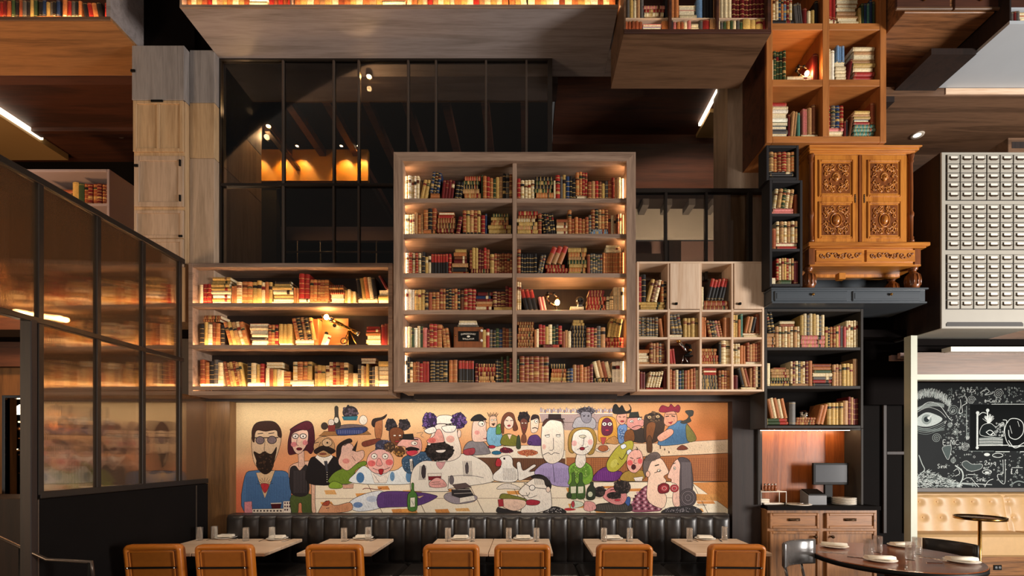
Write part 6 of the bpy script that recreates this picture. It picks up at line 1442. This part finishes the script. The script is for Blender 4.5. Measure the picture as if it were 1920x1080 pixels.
# blue shirt, parrot, olive dress, tall dark lady, purple coat
F_("880,420 870,310 905,270 960,280 1000,350 985,430", '7ab0cc'); F_("890,260 893,190 940,175 955,240 940,275 905,275", 'e2b89a'); 
for i in range(8): L_([(885+i*9, 185), (872+i*13, 150+(i % 2)*10)], 1.3, '2a1c1a', False)
E_(912, 215, 9, 7, 'f0e6d8', .8); E_(938, 213, 9, 7, 'f0e6d8', .8); F_("905,245 940,240 925,265", '4a2a20', .7)
F_("945,330 950,270 975,245 995,270 985,330 960,335", '5a8a3c'); E_(975, 265, 6, 6, 'f2e6c8', .7)
F_("1000,190 1040,150 1090,160 1110,220 1130,290 1090,300 1080,200 1020,220 1010,330 985,280", '6a3a24', .8); F_("1012,230 1050,180 1092,215 1085,270 1055,290 1025,275", 'f0cdb8'); L_("1025,215 1050,222", 1.4); L_("1065,220 1090,215", 1.4); E_(1055, 262, 14, 7, 'a82a3a', .6); F_("990,420 1000,350 1045,330 1090,340 1140,370 1120,430", '7a7a2c'); F_("1040,335 1060,380 1080,335", 'f0cdb8', .7, False)
mu.curls(1180, 195, 50, 52, '2c1e1e', '120c0e', 30, 11, 31); F_("1150,220 1180,200 1212,225 1205,290 1180,340 1160,290", '6a3a2c'); E_(1168, 240, 9, 5, 'e8dccc', .6); E_(1195, 240, 9, 5, 'e8dccc', .6); E_(1181, 285, 10, 6, '9a3038', .5); F_("1165,340 1195,340 1200,400 1160,400", '7a4a34', .8)
F_("1215,420 1225,360 1260,340 1300,345 1335,400 1325,430", '5a3a74'); F_("1240,310 1240,200 1270,175 1305,195 1300,290 1275,320", 'ecd2bc'); F_("1240,215 1255,170 1305,178 1310,240 1295,200", '2a1a1a', .7); E_(1285, 225, 14, 16, 'f4ecde', .9); E_(1288, 226, 5, 5, '1d1410', 0); L_("1250,285 1275,278 1298,288", 1.8)
F_("1118,450 1122,370 1135,340 1148,370 1152,450", '3a4630', .9)
# food on the middle counter
mu.curls(1030, 470, 55, 24, '8a2a3a', '5a1a30', 16, 10, 41); E_(950, 490, 40, 16, '2a6a8a', .8); mu.curls(1215, 490, 85, 26, 'd88a5a', 'b86040', 26, 9, 42); E_(910, 440, 30, 14, 'a83040', .7); L_("1230,430 1245,400 1215,400", .9)
# white hen and the lobster hand
F_("930,720 925,670 985,610 975,540 1010,515 1060,515 1085,550 1090,600 1130,640 1125,720 1050,740", 'f1ece2'); F_("940,580 960,535 990,560 985,600 950,605", 'b8303a', .9); E_(1015, 540, 8, 8, '2a1c1a', .6, n=10); mu.hatch(1000, 620, 1110, 720, 12, '7a7270', .6, 6)
F_("1130,660 1120,580 1150,570 1175,640 1260,590 1280,605 1220,650 1310,640 1325,655 1230,690 1140,725", 'ece6dc'); F_("950,795 1000,755 1060,750 1140,780 1140,798 1040,795", 'e3dace', .9)
# tall long faced man
F_("1270,650 1330,590 1400,570 1500,575 1600,640 1640,760 1450,770 1300,690", 'a898c4'); mu.hatch(1310, 620, 1560, 740, 18, '7a6a9a', .7, 5); L_("1425,590 1440,740", 1)
F_("1330,480 1330,300 1345,240 1400,205 1470,205 1510,260 1520,380 1510,520 1440,580 1370,565", 'efe2d0'); F_("1340,270 1360,210 1490,195 1520,260 1500,230 1400,215", '4a2a24', .7); F_("1385,205 1388,165 1492,165 1495,205", '2c1a18', 1, False); L_("1365,205 1525,205", 2)
L_("1355,345 1400,335", 1.2); L_("1450,338 1490,338", 1.2); E_(1380, 350, 18, 8, 'f6efe2', .8); E_(1470, 348, 18, 8, 'f6efe2', .8); L_("1428,365 1428,460 1395,468", 1.1); L_("1340,510 1385,490 1410,505 1440,490 1480,500", 1.2); E_(1350, 440, 16, 22, 'e8b8a8', 0)
# green bottle, plate of books
F_("205,970 200,850 230,810 232,750 252,750 254,810 280,850 275,972", '4a7a34'); F_("222,870 262,866 262,945 222,948", 'e6e4d0', .8, False); L_("232,890 250,930", .8)
F_("505,860 560,825 770,850 760,900 620,922 540,900", '9a9098'); F_("570,800 720,790 760,850 640,870 575,850", '2a2628', .9, False); F_("575,760 690,745 740,780 610,800", '5a4a48', .9, False); F_("640,870 760,850 770,890 640,915", 'e6ded0', .9, False); L_("580,800 730,800", 1, 'b8b0a8'); L_("590,835 740,828", 1, 'b8b0a8')
F_("280,860 340,850 300,875", 'd8b48c', .7)
# front man with glasses drinking from the bottle
F_("965,998 960,950 1000,960 1180,998", '2a2626'); F_("1340,998 1420,945 1500,960 1530,998", '2a2626')
for i in range(30): E_(random.Random(i).uniform(1350, 1500), random.Random(i+50).uniform(955, 995), 4, 4, 'b8b0ac', 0, n=6)
F_("1160,998 1175,930 1195,880 1140,830 1150,800 1200,750 1280,700 1350,720 1400,800 1415,900 1400,960 1280,998", 'f0e6d8'); F_("1240,700 1290,672 1360,690 1410,750 1400,800 1360,760 1340,715", '1d1817', .8); mu.hatch(1260, 690, 1400, 760, 12, '4a4240', .8, 10)
F_("1195,900 1240,885 1315,900 1290,930 1210,930", 'a8283a', 1); E_(1250, 785, 24, 22, 'f6f0e6', 1.3); L_("1275,785 1370,795", 1.3); L_("1180,745 1230,775", 1.2); E_(1385, 800, 18, 24, 'efd8c6', 1); L_("1165,850 1215,850 1228,825", 1.2); L_("1200,825 1225,870 1290,850", 1)
F_("975,870 1000,835 1090,850 1195,880 1195,895 1080,890 1000,880", '7a7a34'); F_("1000,880 1180,890 1190,940 1110,980 1030,960 985,920", 'ecc8b2', .9); F_("962,885 1005,880 1010,940 970,945", 'a8303a', .8, False)
# ---------------- right group
mu.at(1040, 740, 4.5)
# grey wild haired man behind, purple face, horned hair, hats, dog man, mohawk
F_("150,270 180,200 230,190 250,230 290,230 310,190 345,220 345,275 300,290 200,285", 'a8a4aa'); mu.curls(265, 140, 72, 34, '6a646e', '3a343e', 40, 10, 51); F_("225,150 300,150 305,220 265,240 230,215", '8a8690', .9); E_(248, 180, 9, 6, '2a2428', 0); E_(285, 180, 9, 6, '2a2428', 0)
for i in range(16): L_([(265+60*cos(i*.4), 140+28*sin(i*.4)), (265+92*cos(i*.4+.2), 140+48*sin(i*.4+.2))], .9, '4a444e', False)
F_("365,330 370,230 400,190 480,185 520,230 530,390 500,410 380,400", 'd89a3c', .9); F_("400,330 400,230 440,195 485,230 488,310 450,345", '6a2440'); E_(420, 248, 20, 16, 'f2e4dc', 1); E_(465, 248, 20, 16, 'f2e4dc', 1); E_(420, 248, 7, 7, '1d1410', 0); E_(465, 248, 7, 7, '1d1410', 0); E_(443, 300, 16, 7, 'c83a4a', .5); F_("430,400 500,350 540,390 520,420", 'c08a50', .8)
F_("540,400 530,290 560,250 610,260 600,340 575,410", '6a8aba'); mu.curls(565, 330, 26, 50, '9ab4d8', '5474a4', 16, 8, 53); F_("520,200 550,150 605,160 600,230 560,255", 'd89a84'); F_("490,150 495,95 520,80 545,110 570,90 600,140 640,120 625,80 645,110 640,150 600,160 530,165", '1d1814', .8); L_("540,185 560,190", 1.4); L_("575,190 595,185", 1.4); E_(570, 225, 16, 8, 'a8303a', .6)
F_("640,390 600,340 640,290 760,290 765,400", '3a2e26'); F_("610,260 620,200 690,190 755,220 740,270 680,300 640,285", 'd28f86'); F_("625,190 635,150 705,145 715,185", '2a2a22', .9, False); L_("605,195 740,190", 2.2); E_(650, 225, 16, 10, 'f2e6da', .9); E_(715, 205, 18, 11, 'f2e6da', .9); E_(652, 227, 5, 5, '1d1410', 0); E_(718, 207, 5, 5, '1d1410', 0); L_("650,280 700,260 740,270", 1.4); F_("600,310 660,300 670,390 590,390", '7a4a24', .8)
F_("760,390 755,200 790,165 880,160 930,220 910,330 850,400", '3f2c1e'); mu.curls(840, 190, 70, 42, '5e4630', '2c1d14', 34, 12, 55); E_(800, 190, 18, 14, 'b89a70', .9); E_(870, 185, 18, 14, 'b89a70', .9); E_(800, 192, 5, 5, '1d1410', 0); E_(870, 187, 5, 5, '1d1410', 0); F_("775,260 850,240 830,360 800,470 780,470", '7a4a26', .9); F_("780,480 778,400 790,350 810,350 822,400 820,482", '5a3a20', .9)
F_("870,420 930,310 1000,240 1080,220 1150,290 1160,390 1000,425", '4a7296'); mu.hatch(940, 290, 1140, 410, 16, '2f5274', .8, -10); F_("1110,250 1180,330 1190,385 1120,390", '7a7438', .9); F_("865,370 880,340 960,290 1000,300 990,340 900,395", 'e0a48a'); F_("920,230 935,150 980,130 1025,160 1030,230 970,265 940,260", 'cf9276'); F_("880,140 905,90 960,105 980,78 1010,105 1040,85 1060,110 1045,150 1000,140 930,150", '8a1c34', .9); L_("935,185 965,180", 2); L_("985,178 1015,185", 2); F_("955,235 1000,225 980,250", 'a03038', .7); L_("940,165 1030,165", 1.2); F_("1060,230 1110,210 1130,180 1105,150 1110,135 1168,135 1165,175 1140,190 1150,225 1090,245", '3a3a34', .9)
for i in range(7): E_(890+(i*37) % 110, 435+(i*23) % 60, 6, 5, '4a2a20', 0, n=7)
F_("1030,460 1075,425 1125,455 1080,468", '7a3a24', .9); E_(405, 465, 60, 20, 'e8dccc', .9); F_("365,460 385,430 440,430 450,465 405,480", 'a8603a', .9); F_("385,360 435,360 425,395 415,420 400,420 395,395", 'b84a4a', .9, False)
# blonde woman in green
F_("125,700 120,610 190,565 260,570 315,620 318,720 260,760 120,760", '7fae3c'); mu.curls(215, 650, 85, 70, '9fca5c', '6a9a30', 50, 8, 61); F_("190,500 250,495 262,570 220,620 175,590", 'efe4d6', .9)
F_("120,470 118,360 160,290 240,275 320,290 355,370 340,460 320,500 280,500 320,420 300,320 180,310 140,400 160,490", 'a8843c', .9); F_("143,420 160,330 220,295 290,305 325,370 320,440 270,500 200,505 150,470", 'f4eadc'); E_(165, 410, 22, 24, 'ecb4ac', 0); E_(300, 400, 22, 24, 'ecb4ac', 0); F_("205,350 240,340 265,352 240,368", 'dcd4b8', 1); L_("248,355 240,425 225,430", 1.1); E_(232, 455, 22, 14, '8a1c2c', .8); L_("190,465 215,450", 1); L_("250,450 285,435", 1)
# gherkin head with purple top, pink singer
F_("320,720 350,660 430,610 520,640 570,660 520,725 400,730", '6a2a7a'); mu.hatch(360, 640, 520, 720, 10, '8a4a9a', .8, -8); F_("440,620 445,560 520,450 600,395 655,390 662,440 610,550 530,640 470,650", 'b4ac3c'); F_("555,430 590,415 605,440 570,460", 'dfe4ee', 1); F_("605,480 635,460 650,480 620,510", 'dfe4ee', 1); L_("545,525 570,545 610,480", 1.4); L_("510,560 540,590", 1.2); E_(500, 580, 26, 40, 'c8c25a', 0, 35)
F_("555,720 580,660 640,640 740,640 760,700 700,730", 'a8883a'); F_("610,600 615,520 660,470 710,465 740,510 740,590 690,655 640,650", 'edb0a0'); E_(635, 575, 24, 24, 'df6262', 0); E_(720, 560, 20, 24, 'df6262', 0); L_("635,530 665,540", 1.5); L_("690,540 725,530", 1.5); E_(665, 610, 18, 22, '4a1418', 1); L_("675,545 668,575 690,578", 1); L_("690,440 700,465 680,460", 1.6); F_("665,700 745,690 735,730 680,730", 'e9ded4', .9, False)
# kissing couple
F_("640,980 690,850 770,770 830,780 880,880 905,965 840,985", '8a4a5c')
for j in range(7):
    for i in range(9):
        x, y = 655+i*28+(j % 2)*14, 800+j*27
        if 640 < x < 890 and y > 770+abs(x-780)*.9-20: E_(x, y, 11, 11, '4a1c2c' if (i+j) % 2 else 'c898a4', 0, n=6)
F_("780,880 790,680 770,640 790,570 850,530 905,545 950,620 960,660 920,690 940,720 930,750 870,770 940,850 930,940 880,955", 'efcdb6'); F_("745,600 760,540 820,490 870,490 890,530 820,560 790,620 770,690 750,660", '6a5c58', .9); mu.hatch(770, 510, 870, 560, 10, '3a302e', .8, -20); E_(785, 670, 18, 26, 'e8b8a0', 1); L_("845,600 880,590", 2); E_(880, 640, 14, 10, 'f6eee2', .9); E_(885, 641, 4, 5, '1d1410', 0); L_("840,660 900,640", 1)
F_("960,665 1000,580 1035,545 1070,560 1065,900 1020,945 995,900 1000,830 1030,760 985,740 985,715 955,700", 'eec2b0'); F_("1040,540 1090,530 1140,560 1160,640 1165,800 1110,940 1060,940 1055,700 1060,590", '4f464a', 1); mu.hatch(1070, 570, 1150, 900, 12, '7a7074', .8, 6)
for r_ in range(5): E_(1125, 870, 72-r_*14, 78-r_*15, ('4f464a', '6a6064')[r_ % 2], .9)
E_(1012, 620, 9, 12, 'f6eee2', .9); E_(1010, 621, 4, 5, '1d1410', 0); L_("995,585 1020,575", 1.6)
F_("875,770 920,745 965,765 960,820 900,835 872,815", '7a1420', 1)
for r_ in range(3): E_(925, 790, 34-r_*11, 30-r_*10, ('b8303c', 'e08a8a', 'b8303c')[r_], .9); E_(1010, 790, 36-r_*11, 32-r_*10, ('b8303c', 'e08a8a', 'b8303c')[r_], .9)
F_("910,1000 960,955 1050,945 1170,940 1235,1000", '2a2628')
for i in range(44): R_ = random.Random(i+9); E_(R_.uniform(930, 1210), R_.uniform(955, 995), 4, 4, '8a8286', 0, n=6)
# man asleep with beard, bottles, spilt glass
F_("340,980 350,930 430,915 610,900 640,985", '3a342e'); mu.hatch(360, 930, 620, 975, 18, '6a6258', .8, -8); F_("590,900 620,860 640,880 625,940", '3a5a9a', .9); F_("410,870 430,810 490,780 560,790 610,850 580,920 500,925", 'd88a88'); mu.curls(380, 820, 46, 46, '4a3c38', '221a18', 26, 11, 71); mu.curls(570, 780, 72, 56, '4a3c38', '221a18', 40, 11, 72); mu.curls(500, 850, 60, 30, '3a2c28', '1a1210', 26, 9, 73); E_(530, 890, 24, 9, 'c83a4a', .7); L_("470,805 500,800", 1.6); L_("520,800 550,810", 1.6)
F_("245,950 260,900 330,910 350,960 300,985 255,975", 'e2a09a', .9)
for x, c in ((160, '4a6a2c'), (222, '3f5f2a')):
    F_([(x-34, 870), (x-36, 770), (x-16, 730), (x-14, 665), (x+10, 665), (x+12, 730), (x+32, 770), (x+30, 872)], c, 1); F_([(x-26, 775), (x+22, 772), (x+20, 830), (x-25, 834)], 'dcdcc0', .8, False)
F_("270,880 275,800 300,760 300,740 325,740 328,770 345,800 335,880", '2c3426', 1); E_(300, 840, 22, 24, 'c8ccae', .7); E_(122, 850, 20, 26, '33422a', 1); F_("135,960 150,900 200,900 240,915 235,940 180,955", 'd8e0c8', .9); E_(155, 925, 14, 28, 'b8404a', .7); F_("80,965 120,955 180,970 110,980", 'b82a30', 0); 
mu.at(438, 755, 1); 
mural = thing('wall_mural', 'wide painted mural of caricature diners drinking at a long table', 'mural', (X(902, YM), YM, Z(963.5, YM)))
part('panel', MB().box(X(437, YM), X(1367, YM), YM, YM+.02, Z(964, YM), Z(754.5, YM)), 'frame_wood', mural); part('painting', mu.mb, 'print', mural)
plain('ink', '1d1410', .7)
print('FILMS', mu.top)
text('PLOTKIN', .026, P(1316, 947, YM-.012), 'ink', mural, 'signature', .0002)
# ================================================================ chalkboard
CYD = 6.85
ck = Paint(CYD-.001, 2e-5); ck.w = 3.0; ck.ink = lin('dfe6e2')[:3]
ck.at(1710, 700, 4.695)
WH = 'dfe6e2'; GR = '8d9996'
R_ = random.Random(3)
def cl(p, w=1, c=WH, sm=True): ck.l(p, w, c, sm)
def spiral(x, y, r, t=3, w=1, c=WH): cl([(x+r*(i/(t*10))*cos(i*.63), y+r*(i/(t*10))*sin(i*.63)) for i in range(1, t*10+1)], w, c)
def ring_(x, y, rx, ry, w=1, c=WH): cl([(x+rx*cos(i*pi/8), y+ry*sin(i*pi/8)) for i in range(17)], w, c)
# brow and eye
for i in range(260):
    t = R_.random(); x = 40+t*300; y = 215-95*sin(pi*(t*.75+.12))+R_.uniform(-6, 40)+t*70
    cl([(x, y+26), (x+R_.uniform(-4, 22), y-18)], .8, R_.choice((WH, 'b9c4c0')), False)
cl("40,330 140,255 240,280 330,400 360,408", 1.6); cl("40,345 140,300 240,330 300,390", 1)
for i in range(70): x = 45+i*3.4; cl([(x, 330-40*sin(i/70*2.4)), (x+3, 300-44*sin(i/70*2.4))], .7, 'b9c4c0', False)
ck.f("40,400 120,345 200,360 268,400 220,445 130,470 40,455", 'c3cdc9', 0); ck.e(128, 405, 44, 44, '7f8b88', 0); ck.e(128, 405, 24, 24, '2c3436', 0); ck.f("130,392 180,362 150,410", WH, 0, False)
for i in range(26): a = i*.242; cl([(128+26*cos(a), 405+26*sin(a)), (128+43*cos(a), 405+43*sin(a))], .6, 'c3cdc9', False)
for k in range(4): cl([(40, 470+k*17), (130, 486+k*17), (230, 455+k*16), (290, 420+k*18)], .9, ('b9c4c0', GR)[k % 2])
for i in range(60): x = 45+i*4; cl([(x, 475+14*sin(i/60*3)), (x+2, 500+14*sin(i/60*3))], .6, GR, False)
# nose bridge: dense pale strokes at lower left
for i in range(430):
    x = 40+R_.random()**1.2*380; y0 = 1000-max(0, 130-abs(x-120)*.35)-R_.random()*40*0; y = 1000-R_.random()*max(20, 150-abs(x-130)*.42)
    cl([(x, y), (x+R_.uniform(10, 34), y+R_.uniform(-16, 16))], 1.0, R_.choice((WH, 'c3cdc9', GR)), False)
cl("60,720 90,800 110,850 60,900 45,960", 2.4, 'b9c4c0'); cl("380,810 440,860 445,930 400,1000", 4, 'c3cdc9'); cl("370,860 400,840 420,880 380,905", 1.4)
# spirals, formulas, doodles
for x, y, r in ((362, 325, 46), (522, 235, 38), (762, 180, 44), (215, 570, 42), (468, 650, 38), (335, 455, 24), (362, 768, 24), (385, 520, 28), (490, 570, 16)): spiral(x, y, r, 3, .9, WH if x > 400 else 'b9c4c0')
cl("420,210 470,200 480,260 440,290 445,340 415,350 430,280 425,230", 1.6); cl("600,170 650,140 680,160 640,190 700,180 720,160", 1.6); cl("480,285 480,590", 1.2, 'b9c4c0', False); cl("700,272 986,272", 1.6, WH, False); cl("500,685 720,685", 1, GR, False); cl("735,690 860,690", 2.2, WH, False); cl("950,690 986,690", 2.2, WH, False)
for i in range(420):
    x = R_.uniform(300, 985); y = R_.choice((R_.uniform(125, 270), R_.uniform(690, 1000), R_.uniform(300, 680)))
    if 300 < y < 685 and x > 500: x = R_.uniform(280, 500)
    s_ = R_.uniform(6, 17); k = R_.randrange(5); c = R_.choice((WH, 'b9c4c0', GR))
    if k == 0: cl([(x, y), (x+s_, y)], .9, c, False)
    elif k == 1: ring_(x, y, s_*.5, s_*.5, .7, c)
    elif k == 2: cl([(x, y), (x+s_*.4, y-s_), (x+s_*.8, y), (x+s_*1.2, y-s_*.8)], .8, c, False)
    elif k == 3: cl([(x, y-s_), (x, y+s_*.3)], .9, c, False); cl([(x-s_*.5, y-s_*.3), (x+s_*.5, y-s_*.3)], .9, c, False)
    else: cl([(x, y), (x+s_*.6, y-s_*.7), (x+s_, y), (x+s_*.5, y+s_*.4)], .8, c)
ck.f("270,650 345,640 320,760 280,700", '55605f', .9); ck.f("440,790 480,770 530,800 615,800 605,840 520,862 460,830", '4d5756', 1); ring_(660, 868, 40, 18, 1.6); ck.e(660, 872, 20, 9, WH, 0); ring_(755, 722, 46, 18, 1.6); ck.e(660, 715, 26, 14, WH, 0)
cl("800,760 800,880 755,890 760,930 795,970 820,950 820,760", 1.4); cl("490,890 560,890 545,880", 1.4, WH, False); cl("450,940 480,920 520,925 560,970 590,1000", 1.6); cl("440,965 705,980", 1.6, WH, False); cl("640,1000 670,950 715,930", 1.6); cl("420,970 560,985", 2.4, 'b9c4c0'); cl("860,985 930,950 986,960", 3, GR); cl("870,880 880,830 975,830", 1.3, WH, False)
# sleeper in bed inside the plain black panel
ck.f("512,275 986,275 986,683 512,683", '101314', 0, False)
cl("576,350 574,655", 5, WH, False); cl("664,330 668,480", 4, WH, False); ck.e(578, 348, 15, 15, WH, 0); ck.e(666, 326, 15, 15, WH, 0); cl("585,370 620,345 655,352", 2); ck.e(574, 655, 13, 13, WH, 0)
for k in range(9): cl([(590, 570+k*8), (700, 566+k*8), (800, 572+k*8)], 1.4, WH if k % 3 else GR)
cl("575,635 850,632", 2.2, WH, False)
ck.f("600,540 620,460 690,440 740,470 800,430 812,480 790,560 700,560", '1a1f20', 1.2); cl("650,520 690,500 730,540 690,545 655,520", 2); cl("690,545 715,525", 3)
for i in range(26): a = -2.4+i*.06; cl([(680, 440), (680+80*cos(a)*R_.uniform(.6, 1), 440+86*sin(a)*R_.uniform(.6, 1))], 1.2, WH, False)
for i in range(24): ring_(755+R_.uniform(-30, 50), 490+R_.uniform(-50, 60), 6, 6, .8)
cl("800,410 835,420 815,500 830,590 870,640 930,640 986,610", 2); cl("835,440 870,400 940,405 980,450 975,530 920,580 860,560 850,500", 2); cl("850,590 900,655 960,640 986,640", 2); cl("860,460 880,530", 1.2); cl("930,420 945,470", 1.2)
for i in range(260):     # the drawing goes on along the wall
    x, y = R_.uniform(1000, 1560), R_.uniform(125, 1000); s_ = R_.uniform(7, 22); k = i % 4
    if 300 < y < 660 and x < 1180: continue
    if k == 0: ring_(x, y, s_*.6, s_*.6, .9)
    elif k == 1: spiral(x, y, s_, 2, .9)
    elif k == 2: cl([(x, y), (x+s_*.4, y-s_), (x+s_*.8, y), (x+s_*1.2, y-s_*.8)], 1, WH, False)
    else: cl([(x, y), (x+s_*1.4, y)], 1, WH, False); cl([(x+s_*.7, y-s_*.7), (x+s_*.7, y+s_*.7)], 1, WH, False)
cl("986,610 1060,600 1120,630 1170,620", 2); cl("986,450 1050,430 1130,470 1165,560 1150,640", 2); cl("850,640 1180,640", 2.2, WH, False); cl("1180,440 1180,660", 4, WH, False)
GL = {'A': ["0,0 .35,1 .7,0", ".15,.35 .55,.35"], 't': [".3,.9 .3,.1 .5,0", ".1,.6 .5,.6"], ',': [".1,.1 0,-.15"], '[': [".3,1 0,1 0,0 .3,0"], 'x': ["0,.6 .5,0", ".5,.6 0,0"], 'e': ["0,.3 .5,.35 .4,.6 .1,.6 0,.3 .1,0 .5,.05"],
 '=': ["0,.55 .5,.55", "0,.3 .5,.3"], 'C': [".6,.9 .3,1 0,.6 .05,.2 .35,0 .6,.12"], 'o': [".25,.6 0,.3 .25,0 .5,.3 .25,.6"], 'n': ["0,0 0,.6", "0,.45 .25,.6 .45,.45 .45,0"], 'E': [".5,1 0,1 0,0 .5,0", "0,.52 .4,.52"], 'M': ["0,0 .1,1 .4,.4 .7,1 .8,0"],
 '2': ["0,.8 .25,1 .5,.8 .4,.5 0,0 .55,0"], '+': [".25,.55 .25,.05", "0,.3 .5,.3"], 'q': [".45,.6 .1,.6 0,.3 .2,.1 .45,.3", ".45,.6 .45,-.35"], 'S': [".5,.9 .25,1 .05,.8 .25,.55 .5,.3 .3,0 0,.1"], 'i': [".1,.6 .1,0", ".1,.85 .12,.8"], 'I': ["0,1 .4,1", ".2,1 .2,0", "0,0 .4,0"], '4': [".4,0 .4,1 0,.3 .6,.3"], 'k': ["0,1 0,0", ".45,.6 .05,.3 .45,0"]}
def scrawl(t, x, y, h, w=1.3):
    for ch_ in t:
        if ch_ in GL:
            mx_ = 0
            for st_ in GL[ch_]:
                q_ = [tuple(float(v) for v in a.split(',')) for a in st_.split()]; mx_ = max(mx_, max(a for a, b in q_))
                cl([(x+a*h+R_.uniform(-1, 1), y-b*h+R_.uniform(-1, 1)) for a, b in q_], w, WH, len(q_) > 3)
            x += (mx_+.22)*h
        else: x += .4*h
for t, x, y, h in (('At,[x', 440, 165, 40), ('e=Con x', 640, 255, 30), ('E=MC', 275, 630, 44), ('2x+q', 640, 805, 36), ('Sinx', 225, 835, 36), ('oc', 630, 842, 26), ('I 4', 870, 885, 40), ('Sink', 565, 950, 36)): scrawl(t, x, y, h)
cb_ = thing('chalkboard', 'black chalkboard wall covered in chalk eye, formulas and a sleeping figure', 'chalkboard', (6.2, CYD, 1.15))
part('board', MB().box(4.45, 8.2, CYD, CYD+.018, Z(916, CYD), Z(718, CYD)), 'board_black', cb_); part('drawing', ck.mb, 'chalk', cb_)
